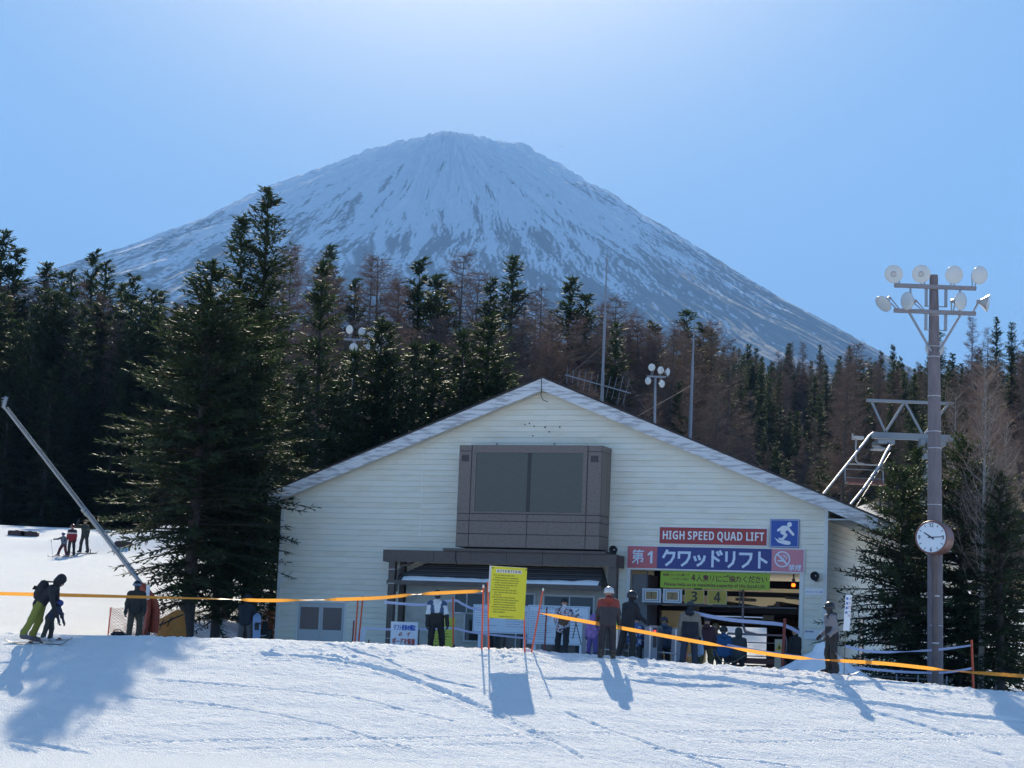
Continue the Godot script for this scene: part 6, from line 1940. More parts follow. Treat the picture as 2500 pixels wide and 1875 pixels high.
# ---- people: joints with radii, joined by a smooth minimum and meshed as surface nets
func body_mesh(bones: Array, cell: float, soft: float, paint: Callable, extra: Callable) -> ArrayMesh:
	var lo := Vector3(1e9, 1e9, 1e9)
	var hi := -lo
	for b in bones:
		for q in 2:
			var e: float = b[2 + q] + 0.06
			lo = lo.min(b[q] - Vector3(e, e, e))
			hi = hi.max(b[q] + Vector3(e, e, e))
	var nx := int((hi.x - lo.x) / cell) + 2
	var ny := int((hi.y - lo.y) / cell) + 2
	var nz := int((hi.z - lo.z) / cell) + 2
	var field := PackedFloat32Array()
	field.resize(nx * ny * nz)
	field.fill(9.0)
	for b in bones:
		var a: Vector3 = b[0]
		var e: Vector3 = b[1]
		var ra: float = b[2]
		var rb: float = b[3]
		var m := maxf(ra, rb) + soft + cell * 2.0
		var l0 := (a.min(e) - Vector3(m, m, m) - lo) / cell
		var l1 := (a.max(e) + Vector3(m, m, m) - lo) / cell
		var ab := e - a
		var inv := 1.0 / maxf(ab.length_squared(), 1e-9)
		for z in range(maxi(0, int(l0.z)), mini(nz, int(l1.z) + 1)):
			for y in range(maxi(0, int(l0.y)), mini(ny, int(l1.y) + 1)):
				var row := (z * ny + y) * nx
				for x in range(maxi(0, int(l0.x)), mini(nx, int(l1.x) + 1)):
					var p := lo + Vector3(x, y, z) * cell - a
					var t := clampf(p.dot(ab) * inv, 0.0, 1.0)
					var d := (p - ab * t).length() - lerpf(ra, rb, t)
					var f := field[row + x]
					var h := maxf(soft - absf(f - d), 0.0) / soft
					field[row + x] = minf(f, d) - h * h * soft * 0.25
	var m2 := mb(true, true)
	var at_ := {}
	var corner := [0, 1, nx, nx + 1, nx * ny, nx * ny + 1, nx * ny + nx, nx * ny + nx + 1]
	for z in nz - 1:
		for y in ny - 1:
			for x in nx - 1:
				var k := (z * ny + y) * nx + x
				var inside := 0
				for c in corner:
					if field[k + c] < 0.0:
						inside += 1
				if inside == 0 or inside == 8:
					continue
				# the mean of the crossings on the twelve edges
				var sum := Vector3.ZERO
				var count := 0
				for q in 8:
					for bit in [1, 2, 4]:
						if q & bit == 0:
							var f0 := field[k + corner[q]]
							var f1 := field[k + corner[q | bit]]
							if (f0 < 0.0) != (f1 < 0.0):
								var t := f0 / (f0 - f1)
								var o := Vector3(q & 1, (q >> 1) & 1, (q >> 2) & 1)
								if bit == 1:
									o.x += t
								elif bit == 2:
									o.y += t
								else:
									o.z += t
								sum += o
								count += 1
				var p := lo + (Vector3(x, y, z) + sum / count) * cell
				at_[k] = m2.v.size()
				var shade: Color = paint.call(p)
				# folds of cloth
				var fold := rough_noise.get_noise_3d(p.x * 1.1, p.y * 0.8, p.z * 1.1)
				m2.v.append(p + Vector3(fold, fold * 0.3, rough_noise.get_noise_3d(p.z, p.x + 9.0, p.y * 0.9)) * 0.5 * cell)
				m2.c.append(shade)
	for k in at_:
		var x: int = k % nx
		var y: int = (k / nx) % ny
		var z: int = k / (nx * ny)
		var s0 := field[k] < 0.0
		if y > 0 and z > 0 and s0 != (field[k + 1] < 0.0):
			ring_quad(m2, at_, k, k - nx, k - nx - nx * ny, k - nx * ny, s0)
		if x > 0 and z > 0 and s0 != (field[k + nx] < 0.0):
			ring_quad(m2, at_, k, k - nx * ny, k - nx * ny - 1, k - 1, s0)
		if x > 0 and y > 0 and s0 != (field[k + nx * ny] < 0.0):
			ring_quad(m2, at_, k, k - 1, k - 1 - nx, k - nx, s0)
	extra.call(m2)
	return m2.mesh()


func ring_quad(m: MB, at_: Dictionary, a: int, b: int, c: int, d: int, flip: bool) -> void:
	if not (at_.has(a) and at_.has(b) and at_.has(c) and at_.has(d)):
		return
	if flip:
		m.tri(at_[a], at_[b], at_[c])
		m.tri(at_[a], at_[c], at_[d])
	else:
		m.tri(at_[a], at_[c], at_[b])
		m.tri(at_[a], at_[d], at_[c])


func swing(flex: float, out: float) -> Vector3:
	# a limb hanging straight down, flexed forwards (+z) and out to the side (+x), in degrees
	var f := deg_to_rad(flex)
	var o := deg_to_rad(out)
	return Vector3(sin(o), -cos(f) * cos(o), sin(f) * cos(o)).normalized()


# pose: lean, legs [[flex, knee, out] right, left], arms [[flex, out, elbow] right, left], head [nod, turn]
func person(label: String, where: Vector3, turn: float, h: float, pose: Dictionary, wear: Dictionary, group := "") -> Node3D:
	var t := thing("person", label, "person", where, turn, group)
	var u := h / 1.75
	var lean := deg_to_rad(pose.get("lean", 4.0))
	var tilt := deg_to_rad(pose.get("tilt", 0.0))
	var up := Vector3(sin(tilt), cos(lean), sin(lean)).normalized()
	var pelvis := Vector3(0, 0.93 * u, 0)
	var bones := []
	var jacket: Color = wear["jacket"]
	var legs_c: Color = wear["trousers"]
	var boots: Color = wear.get("boots", Color(0.03, 0.03, 0.035))
	var gloves: Color = wear.get("gloves", Color(0.02, 0.02, 0.022))
	var skin := Color(0.46, 0.27, 0.18)
	var head_c: Color = wear.get("face", skin)
	var neck_c: Color = wear.get("neck", jacket)
	var feet := []
	var legs: Array = pose.get("legs", [[2.0, 4.0, 5.0], [2.0, 4.0, 5.0]])
	for q in 2:
		var s := -1.0 if q == 0 else 1.0
		var hip := pelvis + Vector3(s * 0.095 * u, -0.02 * u, 0)
		var l: Array = legs[q]
		var td := swing(l[0], s * l[2])
		var knee := hip + td * 0.42 * u
		var sd := swing(l[0] - l[1], s * l[2] * 0.6)
		var ankle := knee + sd * 0.40 * u
		var toe_d := Vector3(s * 0.15, -0.05, 1).normalized() if sd.y < -0.4 else (Vector3(0, -1, -0.3)).normalized()
		var toe := ankle + toe_d * 0.17 * u + Vector3(0, -0.045 * u, 0)
		bones.append([hip, knee, 0.105 * u, 0.082 * u, legs_c, "t"])
		bones.append([knee, ankle + Vector3(0, 0.05 * u, 0), 0.080 * u, 0.078 * u, legs_c, "t"])
		bones.append([ankle + Vector3(0, 0.08 * u, -0.01), ankle, 0.070 * u, 0.066 * u, boots, "b"])
		bones.append([ankle + Vector3(0, -0.03 * u, -0.03 * u), toe, 0.062 * u, 0.050 * u, boots, "b"])
		feet.append(ankle)
	var low := 1e9
	for b in bones:
		low = minf(low, minf(b[0].y - b[2], b[1].y - b[3]))
	if h < 1.3:
		for b in bones:
			b[2] *= 1.2
			b[3] *= 1.2
	var lift := Vector3(0, -low + float(pose.get("above", 0.0)), 0)
	for b in bones:
		b[0] += lift
		b[1] += lift
	pelvis += lift
	var chest := pelvis + up * 0.30 * u
	var neck := pelvis + up * 0.49 * u
	var across := Vector3(cos(tilt), -sin(tilt), 0)
	for s in [-1.0, 1.0]:
		bones.append([pelvis + across * s * 0.075 * u - up * 0.06 * u, chest + across * s * 0.085 * u, 0.120 * u, 0.118 * u, jacket, "j"])
		bones.append([chest + across * s * 0.085 * u, neck + across * s * 0.115 * u - up * 0.045 * u, 0.115 * u, 0.080 * u, jacket, "j"])
	var hd: Array = pose.get("head", [0.0, 0.0])
	var nod := lean * 0.5 + deg_to_rad(hd[0])
	var hup := Vector3(sin(tilt) * 0.5, cos(nod), sin(nod)).normalized()
	var face := Vector3(sin(deg_to_rad(hd[1])), 0, cos(deg_to_rad(hd[1])))
	face = (face - hup * face.dot(hup)).normalized()
	var skull := neck + hup * 0.185 * u
	bones.append([neck - up * 0.02 * u, neck + hup * 0.08 * u, 0.075 * u, 0.062 * u, neck_c, "n"])
	bones.append([skull - hup * 0.045 * u + face * 0.015 * u, skull + hup * 0.035 * u - face * 0.01 * u, 0.078 * u, 0.094 * u, head_c, "h"])
	if wear.get("hood", "") == "down":
		bones.append([neck - face * 0.10 * u + across * 0.05 * u, neck - face * 0.10 * u - across * 0.05 * u, 0.065 * u, 0.065 * u, wear.get("hood_colour", jacket), "n"])
	elif wear.get("hood", "") == "up":
		bones.append([skull - face * 0.03 * u - hup * 0.07 * u, skull - face * 0.025 * u + hup * 0.045 * u, 0.115 * u, 0.118 * u, wear.get("hood_colour", jacket), "n"])
	if h < 1.3:
		for b in bones:
			if b[5] in ["j", "n"]:
				b[2] *= 1.15
				b[3] *= 1.15
	var hands := []
	var arms: Array = pose.get("arms", [[6.0, 10.0, 14.0], [6.0, 10.0, 14.0]])
	for q in 2:
		var s := -1.0 if q == 0 else 1.0
		var sh := neck + across * s * 0.185 * u - up * 0.055 * u
		var a: Array = arms[q]
		var ud := swing(a[0], s * a[1])
		var elbow := sh + ud * 0.285 * u
		var fd := swing(a[0] + a[2], s * (a[1] * 0.4 + float(a[3] if a.size() > 3 else 0.0)))
		var wrist := elbow + fd * 0.245 * u
		bones.append([sh, elbow, 0.078 * u, 0.062 * u, wear.get("sleeve", jacket), "s"])
		bones.append([elbow, wrist, 0.060 * u, 0.050 * u, wear.get("forearm", wear.get("sleeve", jacket)), "f"])
		bones.append([wrist, wrist + fd * 0.085 * u, 0.042 * u, 0.040 * u, gloves, "g"])
		hands.append([wrist + fd * 0.10 * u, fd, s])
	var kind: String = wear.get("pattern", "plain")
	var c2: Color = wear.get("jacket2", jacket)
	var c3: Color = wear.get("jacket3", jacket)
	var cut: float = wear.get("cut", 0.5)
	var noise := rough_noise
	var paint := func(p: Vector3) -> Color:
		var best := 1e9
		var col := jacket
		var part := "j"
		for b in bones:
			var ab: Vector3 = b[1] - b[0]
			var f := clampf((p - b[0]).dot(ab) / maxf(ab.length_squared(), 1e-9), 0.0, 1.0)
			var d: float = (p - b[0] - ab * f).length() - lerpf(b[2], b[3], f)
			if d < best:
				best = d
				col = b[4]
				part = b[5]
		if part in ["j", "s", "f"]:
			var along_ := (p - pelvis).dot(up) / (0.49 * u)
			if kind == "yoke" and along_ > cut and part != "f":
				col = c2
			elif kind == "bands":
				if part == "j":
					var off := absf((p - pelvis).dot(across)) / u
					if along_ > cut:
						col = c2 if off < 0.055 + (along_ - cut) * 0.10 else c3
				elif part == "s":
					col = c3 if along_ > 0.82 else c2
			elif kind == "stripe" and part != "f" and along_ > cut:
				col = c2 if along_ > cut + 0.14 else c3
			elif kind == "camo":
				var n1 := noise.get_noise_3d(p.x * float(wear.get("grain", 1.3)), p.y * float(wear.get("grain", 1.3)), p.z * float(wear.get("grain", 1.3)))
				col = c2 if n1 > 0.14 else c3 if n1 < -0.26 else jacket
		return col
	var extra := func(m: MB) -> void:
		m.tint = gloves
		for e in hands:
			var c: Vector3 = e[0]
			var fd: Vector3 = e[1]
			var s: float = e[2]
			var side := fd.cross(Vector3(s, 0, 0.2)).normalized()
			for q in 4:
				var root := c + side * (q - 1.5) * 0.021 * u + fd * 0.015 * u
				var l: float = [0.062, 0.072, 0.068, 0.055][q] * u
				var curl := Vector3(-s, 0, 0.1).normalized()
				m.tube(PackedVector3Array([root, root + fd * l * 0.5 + curl * 0.006, root + fd * l * 0.8 + curl * 0.030 * u, root + fd * l * 0.85 + curl * 0.052 * u]), PackedFloat32Array([0.012 * u, 0.0115 * u, 0.0105 * u, 0.008 * u]), 6)
			var base := c - fd * 0.045 * u + side * 0.035 * u
			m.tube(PackedVector3Array([base, base + (fd * 0.5 + side).normalized() * 0.035 * u, base + (fd + side * 0.6).normalized() * 0.07 * u]), PackedFloat32Array([0.014 * u, 0.012 * u, 0.009 * u]), 6)
		if not wear.has("face"):
			m.tint = skin
			m.tube(PackedVector3Array([skull + face * 0.085 * u + hup * 0.005 * u, skull + face * 0.112 * u - hup * 0.028 * u, skull + face * 0.085 * u - hup * 0.034 * u]), PackedFloat32Array([0.008 * u, 0.015 * u, 0.011 * u]), 6)
			m.tint = Color(0.02, 0.015, 0.012)
			var fx := face.cross(hup).normalized()
			for s in [-1.0, 1.0]:
				var e: Vector3 = skull + face * 0.083 * u + fx * s * 0.032 * u + hup * 0.008 * u
				m.tube(PackedVector3Array([e - fx * 0.011 * u, e + fx * 0.011 * u]), PackedFloat32Array([0.007 * u, 0.007 * u]), 6)
			m.tint = Color(0.30, 0.10, 0.08)
			m.tube(PackedVector3Array([skull + face * 0.082 * u - hup * 0.058 * u - fx * 0.022 * u, skull + face * 0.087 * u - hup * 0.060 * u, skull + face * 0.082 * u - hup * 0.058 * u + fx * 0.022 * u]), PackedFloat32Array([0.004 * u, 0.006 * u, 0.004 * u]), 6)
	var cell := 0.022 * u if h > 1.2 else 0.017
	put("body", body_mesh(bones, cell, 0.045 * u, paint, extra), vmat("clothing", 0.75), t)
	var hat: String = wear.get("hat", "")
	var frame := Transform3D(Basis(hup.cross(face).normalized(), hup, face), skull)
	if hat:
		var c: Color = wear.get("hat_colour", Color(0.02, 0.02, 0.022))
		var m := mb(true, true)
		m.tint = c
		if hat == "helmet":
			m.lathe(PackedVector2Array([Vector2(0.116, -0.045), Vector2(0.128, -0.01), Vector2(0.126, 0.04), Vector2(0.108, 0.09), Vector2(0.07, 0.125), Vector2(0.03, 0.138), Vector2(0.0, 0.14)]), 18, frame * Transform3D(Basis().scaled(Vector3(u, u, u * 1.08)), Vector3(0, 0, -0.012)))
		elif hat == "beanie":
			m.lathe(PackedVector2Array([Vector2(0.108, 0.0), Vector2(0.113, 0.03), Vector2(0.104, 0.08), Vector2(0.075, 0.12), Vector2(0.03, 0.142), Vector2(0.0, 0.145)]), 18, frame * Transform3D(Basis().scaled(Vector3(u, u, u * 1.05)), Vector3(0, -0.012, -0.01)))
		elif hat == "cap":
			m.lathe(PackedVector2Array([Vector2(0.107, 0.0), Vector2(0.108, 0.05), Vector2(0.09, 0.10), Vector2(0.04, 0.128), Vector2(0.0, 0.13)]), 18, frame * Transform3D(Basis().scaled(Vector3(u, u, u * 1.05)), Vector3(0, 0.0, -0.01)))
			m.prism(PackedVector2Array([Vector2(-0.08, 0.08), Vector2(-0.06, 0.17), Vector2(0.0, 0.19), Vector2(0.06, 0.17), Vector2(0.08, 0.08)]), 0.012, frame * Transform3D(Basis(Vector3.RIGHT, PI / 2), Vector3(0, 0.02 * u, 0)))
		put("helmet" if hat == "helmet" else "hat", m.mesh(), vmat("hat_cloth" if hat != "helmet" else "helmet_shell", 0.8 if hat != "helmet" else 0.35), t)
	if wear.has("goggles"):
		var g := mb(true)
		var path := PackedVector3Array()
		var rad := PackedFloat32Array()
		for q in 25:
			var a := TAU * q / 24
			path.append(frame * (Vector3(sin(a) * 0.112, 0.012, cos(a) * 0.116) * u))
			rad.append((0.036 if cos(a) > 0.35 else 0.016) * u)
		g.tube(path, rad, 8, false)
		var gc: Color = wear["goggles"]
		obj("goggles", g, mat("goggles_%d" % int(gc.r * 999 + gc.b * 77), gc.r, gc.g, gc.b, 0.25), t)
	return t


func plank(label: String, called: String, category: String, a: Vector3, turn: float, long: float, wide: float, colour: Color, pitch := 0.0, roll := 0.0, group := "") -> Node3D:
	# ski or snowboard, tips turned up at both ends
	var t := thing(called, label, category, a, turn, group)
	t.rotation_degrees = Vector3(pitch, turn, roll)
	var m := mb()
	var n := 16
	for q in n:
		var f0 := float(q) / n
		var f1 := float(q + 1) / n
		var pts := []
		for f in [f0, f1]:
			var x: float = (f - 0.5) * long
			var e: float = absf(f - 0.5) * 2.0
			var y: float = 0.10 * wide / 0.28 * pow(maxf(0.0, (e - 0.74) / 0.26), 2.0) * (1.0 if wide > 0.2 else 2.5)
			var w: float = wide / 2 * (sqrt(maxf(0.02, 1.0 - pow(maxf(0.0, (e - 0.80) / 0.205), 2.0))) if e > 0.80 else 0.93 + 0.07 * e)
			pts.append([x, y, w])
		var p: Array = pts[0]
		var r: Array = pts[1]
		m.quad(Vector3(p[2], p[1] + 0.012, p[0]), Vector3(-p[2], p[1] + 0.012, p[0]), Vector3(-r[2], r[1] + 0.012, r[0]), Vector3(r[2], r[1] + 0.012, r[0]))
		m.quad(Vector3(-p[2], p[1], p[0]), Vector3(p[2], p[1], p[0]), Vector3(r[2], r[1], r[0]), Vector3(-r[2], r[1], r[0]))
		m.quad(Vector3(p[2], p[1], p[0]), Vector3(p[2], p[1] + 0.012, p[0]), Vector3(r[2], r[1] + 0.012, r[0]), Vector3(r[2], r[1], r[0]))
		m.quad(Vector3(-p[2], p[1] + 0.012, p[0]), Vector3(-p[2], p[1], p[0]), Vector3(-r[2], r[1], r[0]), Vector3(-r[2], r[1] + 0.012, r[0]))
	obj("deck", m, mat("deck_%d" % int(colour.r * 9999 + colour.g * 501 + colour.b * 77), colour.r, colour.g, colour.b, 0.4), t)
	m = mb()
	if wide > 0.2:
		for s in [-0.25, 0.25]:
			m.box(Vector3(-0.07, 0.013, s - 0.10), Vector3(0.07, 0.03, s + 0.10))
			m.box(Vector3(-0.075, 0.03, s - 0.11), Vector3(0.075, 0.22, s - 0.08))
	else:
		m.box(Vector3(-0.03, 0.013, -0.16), Vector3(0.03, 0.05, -0.08))
		m.box(Vector3(-0.03, 0.013, 0.10), Vector3(0.03, 0.05, 0.17))
	obj("binding", m, mat("binding_black", 0.03, 0.03, 0.032, 0.5), t)
	return t


func ski_pole(label: String, hand: Vector3, tip: Vector3, group := "") -> void:
	var t := thing("ski_pole", label, "ski pole", tip, 0.0, group)
	var m := mb(true)
	m.rod(Vector3.ZERO, hand - tip, 0.008, 6, 0.010)
	obj("shaft", m, mat("pole_silver", 0.35, 0.35, 0.37, 0.35, 0.6), t)
	m = mb(true)
	m.lathe(PackedVector2Array([Vector2(0.0, 0.0), Vector2(0.045, 0.004), Vector2(0.0, 0.018)]), 10, Transform3D(toward(hand - tip), (hand - tip).normalized() * 0.06))
	obj("basket", m, mat("binding_black", 0.03, 0.03, 0.032, 0.5), t)
	m = mb(true)
	m.rod((hand - tip) * 0.92, (hand - tip) * 1.03, 0.017, 8)
	obj("grip", m, mat("binding_black", 0.03, 0.03, 0.032, 0.5), t)


func make_people() -> void:
	var black := Color(0.014, 0.014, 0.017)
	var dark := Color(0.022, 0.023, 0.027)
	var p: Vector3
	# parent and child on the crest
	p = gp(-10.915, 48.6)
	person("person in lime green trousers and black hood bending over a child on the crest", p + Vector3(0.02, 0.03, 0), 84.0, 1.78, {"lean": 42.0, "legs": [[-20.0, 4.0, 4.0], [-8.0, 12.0, 6.0]], "arms": [[10.0, 5.0, 10.0], [4.0, 8.0, 16.0]], "head": [20.0, 0.0]}, {"jacket": black, "trousers": Color(0.20, 0.21, 0.035), "boots": Color(0.10, 0.10, 0.12), "hood": "up"})
	var bag := thing("backpack", "black backpack on the person bending over the child", "backpack", p + Vector3(0.12, 1.22, 0.0), 84.0)
	var m := mb(true)
	m.lathe(PackedVector2Array([Vector2(0.0, -0.26), Vector2(0.12, -0.25), Vector2(0.17, -0.16), Vector2(0.175, 0.05), Vector2(0.14, 0.2), Vector2(0.07, 0.26), Vector2(0.0, 0.27)]), 14, Transform3D(Basis(Vector3.RIGHT, deg_to_rad(30)).scaled(Vector3(1, 1, 0.8)), Vector3(0, 0.0, -0.10)))
	obj("pack", m, mat("pack_black", 0.016, 0.014, 0.017, 0.8), bag)
	m = mb(true)
	for s in [-0.1, 0.1]:
		m.tube(PackedVector3Array([Vector3(s, 0.22, 0.02), Vector3(s * 1.2, 0.22, 0.22), Vector3(s * 1.2, -0.02, 0.26), Vector3(s, -0.2, 0.04)]), PackedFloat32Array([0.02, 0.02, 0.02, 0.02]), 6)
	obj("strap", m, mat("pack_black", 0, 0, 0), bag)
	m = mb()
	m.box(Vector3(-0.12, -0.12, -0.27), Vector3(0.12, -0.02, -0.245), Transform3D(Basis(Vector3.RIGHT, deg_to_rad(30)), Vector3.ZERO))
	obj("pocket", m, mat("pack_black", 0, 0, 0), bag)
	p = gp(-10.668, 48.7)
	person("small child in blue helmet bending down with one arm reaching to the snow", p + Vector3(0.0, 0.03, 0), 75.0, 1.05, {"lean": 40.0, "legs": [[-10.0, 4.0, 5.0], [2.0, 10.0, 8.0]], "arms": [[26.0, 6.0, -6.0], [22.0, 8.0, -4.0]], "head": [6.0, 0.0]}, {"jacket": Color(0.022, 0.028, 0.060), "trousers": Color(0.030, 0.035, 0.030), "boots": Color(0.45, 0.47, 0.50), "hat": "helmet", "hat_colour": Color(0.02, 0.04, 0.20), "face": black})
	for e in [[92, 48.45, "dark ski under the person in lime green trousers", 0.10, 1.5], [124, 48.95, "short dark ski under the small child", 0.08, 0.9]]:
		plank(e[2], "ski", "ski", gp(-10.915 if e[0] == 92 else -10.601, e[1]) + Vector3(0, 0.015, 0), 88.0, e[4], e[3], Color(0.05, 0.03, 0.035))
	m = mb(true)
	m.tube(PackedVector3Array([Vector3(-10.517, 2.252, -48.5), Vector3(-10.512, 2.167, -48.55), Vector3(-10.584, 2.079, -48.6)]), PackedFloat32Array([0.008, 0.008, 0.008]), 5)
	single("harness_strap", m, mat("pack_black", 0, 0, 0), "thin strap from the bending person's hand to the child", "strap")

	# three far up the piste
	p = gp(-22.984, 107.0)
	person("child skier with purple helmet stretching one arm out over a thin pole", p + Vector3(0, 0.03, 0), -35.0, 1.28, {"lean": 12.0, "legs": [[26.0, 12.0, 12.0], [-4.0, 10.0, 8.0]], "arms": [[64.0, 30.0, 20.0], [-10.0, 16.0, 20.0]], "head": [6.0, -10.0]}, {"jacket": Color(0.06, 0.08, 0.11), "jacket2": Color(0.16, 0.19, 0.23), "jacket3": Color(0.02, 0.025, 0.04), "pattern": "camo", "sleeve": Color(0.03, 0.03, 0.06), "trousers": Color(0.10, 0.012, 0.022), "boots": Color(0.3, 0.24, 0.26), "hat": "helmet", "hat_colour": Color(0.06, 0.05, 0.16)})
	ski_pole("thin ski pole planted by the child's outstretched hand", p + Vector3(-0.62, 0.86, 0.30), gp(-23.381, 106.4))
	plank("ski under the child's forward leg", "ski", "ski", p + Vector3(-0.26, 0.02, 0.30), -50.0, 1.1, 0.085, Color(0.12, 0.08, 0.09), 5.0)
	plank("pale ski under the child's rear leg", "ski", "ski", p + Vector3(0.12, 0.02, -0.05), -62.0, 1.1, 0.085, Color(0.5, 0.48, 0.48), 4.0)
	p = gp(-22.795, 108.0)
	person("skier in a red jacket with white chest stripe standing behind the child", p + Vector3(0, 0.03, 0), -6.0, 1.66, {"lean": 3.0}, {"jacket": Color(0.26, 0.014, 0.020), "jacket2": Color(0.035, 0.015, 0.025), "jacket3": Color(0.6, 0.56, 0.52), "pattern": "stripe", "cut": 0.56, "trousers": Color(0.018, 0.018, 0.022), "hat": "helmet", "hat_colour": Color(0.14, 0.03, 0.03), "goggles": Color(0.10, 0.03, 0.03), "neck": Color(0.03, 0.015, 0.03)})
	for s in [-0.1, 0.12]:
		plank("dark ski under the skier in the red jacket", "ski", "ski", p + Vector3(s, 0.02, 0.1), -8.0, 1.5, 0.085, Color(0.04, 0.04, 0.05), 4.0, 0.0, "skis of the skier in the red jacket")
	p = gp(-22.549, 110.0)
	person("snowboarder in dark green clothes shading the eyes with a raised arm", p + Vector3(0, 0.04, 0), -22.0, 1.80, {"lean": 2.0, "legs": [[6.0, 10.0, 10.0], [2.0, 8.0, 10.0]], "arms": [[96.0, 34.0, 92.0, -24.0], [4.0, 12.0, 12.0]], "head": [0.0, -20.0]}, {"jacket": Color(0.018, 0.024, 0.020), "trousers": Color(0.030, 0.034, 0.028), "hat": "cap", "hat_colour": black})
	plank("dark snowboard under the snowboarder in dark green", "snowboard", "snowboard", p + Vector3(0.02, 0.01, 0.02), -72.0, 1.5, 0.27, Color(0.06, 0.035, 0.04), 3.0)

	# men by the snow gun and the firs
	p = gp(-10.552, 59.3)
	person("man in a long dark coat with goggles on his hat beside the snow gun", p, 8.0, 1.80, {"lean": 2.0, "arms": [[8.0, 12.0, 16.0], [12.0, 10.0, 30.0]]}, {"jacket": Color(0.020, 0.020, 0.018), "trousers": Color(0.055, 0.045, 0.030), "hat": "beanie", "hat_colour": black, "face": Color(0.03, 0.032, 0.038), "goggles": Color(0.16, 0.19, 0.24), "hood": "down"})
	p = gp(-10.879, 62.6)
	person("shorter man half hidden behind the long dark coat", p, 15.0, 1.70, {"lean": 2.0}, {"jacket": Color(0.024, 0.022, 0.02), "trousers": Color(0.03, 0.03, 0.028), "hat": "beanie", "hat_colour": black, "face": black})
	p = gp(-8.019, 64.5)
	person("man in grey trousers and dark hooded jacket under the firs", p, 168.0, 1.80, {"lean": 5.0, "legs": [[2.0, 4.0, 7.0], [2.0, 4.0, 7.0]], "arms": [[14.0, 16.0, 30.0], [10.0, 10.0, 24.0]], "head": [8.0, 10.0]}, {"jacket": Color(0.014, 0.017, 0.026), "trousers": Color(0.11, 0.105, 0.10), "hood": "up"})
	plank("blue and white snowboard held upright beside the grey trousers", "snowboard", "snowboard", gp(-7.638, 64.3) + Vector3(0.0, 0.62, 0.0), 20.0, 1.35, 0.26, Color(0.25, 0.34, 0.50), 82.0)
	p = gp(-7.476, 65.0)
	var crouch := person("person in black crouching with a white curved mark on the back", p, 185.0, 1.62, {"lean": 40.0, "legs": [[78.0, 118.0, 10.0], [78.0, 118.0, 10.0]], "arms": [[50.0, 6.0, 20.0], [50.0, 6.0, 20.0]], "head": [24.0, 0.0]}, {"jacket": Color(0.012, 0.012, 0.014), "trousers": black, "hood": "up"})
	m = mb()
	for q in 10:
		var a := PI * (1.15 + 0.62 * q / 10.0)
		var b := PI * (1.15 + 0.62 * (q + 1) / 10.0)
		var w0 := 0.006 + 0.018 * sin(PI * q / 10.0)
		var w1 := 0.006 + 0.018 * sin(PI * (q + 1) / 10.0)
		m.quad(Vector3(cos(a), sin(a), 0) * (0.13 + w0), Vector3(cos(b), sin(b), 0) * (0.13 + w1), Vector3(cos(b), sin(b), 0) * 0.13, Vector3(cos(a), sin(a), 0) * 0.13)
	var mark := obj("back_mark", m, mat("mark_white", 0.6, 0.68, 0.75, 0.5), crouch)
	mark.transform = Transform3D(Basis(Vector3.UP, PI) * Basis(Vector3.RIGHT, deg_to_rad(-40)), Vector3(0.03, 0.74, -0.12))

	# the yard in front of the station
	p = gp(-1.795, 56.0)
	person("snowboarder in a white and blue jacket with black trousers walking out of the yard", p, 4.0, 1.80, {"lean": 3.0, "legs": [[8.0, 14.0, 4.0], [-6.0, 6.0, 9.0]], "arms": [[4.0, 8.0, 10.0], [6.0, 15.0, 16.0]], "head": [4.0, 10.0]}, {"jacket": Color(0.012, 0.012, 0.015), "jacket2": Color(0.62, 0.66, 0.68), "jacket3": Color(0.045, 0.085, 0.17), "pattern": "bands", "cut": 0.42, "forearm": Color(0.012, 0.012, 0.015), "trousers": Color(0.012, 0.012, 0.014), "hat": "beanie", "hat_colour": black, "goggles": Color(0.25, 0.28, 0.30), "face": Color(0.03, 0.03, 0.035), "neck": Color(0.55, 0.58, 0.6)})
	plank("pale snowboard dragged behind the white and blue jacket", "snowboard", "snowboard", gp(-1.408, 55.6) + Vector3(0.0, 0.06, 0.0), 78.0, 1.5, 0.27, Color(0.42, 0.45, 0.52), -4.0, 14.0)
	p = gp(1.615, 55.0)
	person("person in a white jacket with dark flower print and black beanie striding along", p, 160.0, 1.66, {"lean": 6.0, "legs": [[-20.0, 6.0, 8.0], [16.0, 8.0, 10.0]], "arms": [[44.0, 10.0, 62.0], [10.0, 12.0, 50.0]], "head": [6.0, 14.0]}, {"jacket": Color(0.56, 0.58, 0.64), "jacket2": Color(0.03, 0.03, 0.10), "jacket3": Color(0.30, 0.10, 0.07), "pattern": "camo", "grain": 1.5, "trousers": Color(0.014, 0.014, 0.017), "hat": "beanie", "hat_colour": black, "gloves": black})
	bag = thing("shoulder_bag", "small brown bag on the back of the flower print jacket", "bag", p + Vector3(0.02, 0.95, 0.12), -6.0)
	m = mb(true)
	m.lathe(PackedVector2Array([Vector2(0.0, -0.12), Vector2(0.09, -0.11), Vector2(0.15, 0.0), Vector2(0.13, 0.09), Vector2(0.0, 0.10)]), 12, Transform3D(Basis().scaled(Vector3(1, 1, 0.45)), Vector3(0, 0.06, 0.05)))
	obj("pouch", m, mat("bag_brown", 0.10, 0.055, 0.03, 0.7), bag)
	m = mb(true)
	m.tube(PackedVector3Array([Vector3(-0.13, 0.1, 0.04), Vector3(-0.17, 0.3, 0.02), Vector3(-0.06, 0.48, -0.02)]), PackedFloat32Array([0.014, 0.014, 0.014]), 5)
	obj("strap", m, mat("bag_brown", 0, 0, 0), bag)
	var rod := thing("camera_tripod", "thin folded tripod carried in front of the flower print jacket", "tripod", Vector3(2.002, 2.639, -54.6))
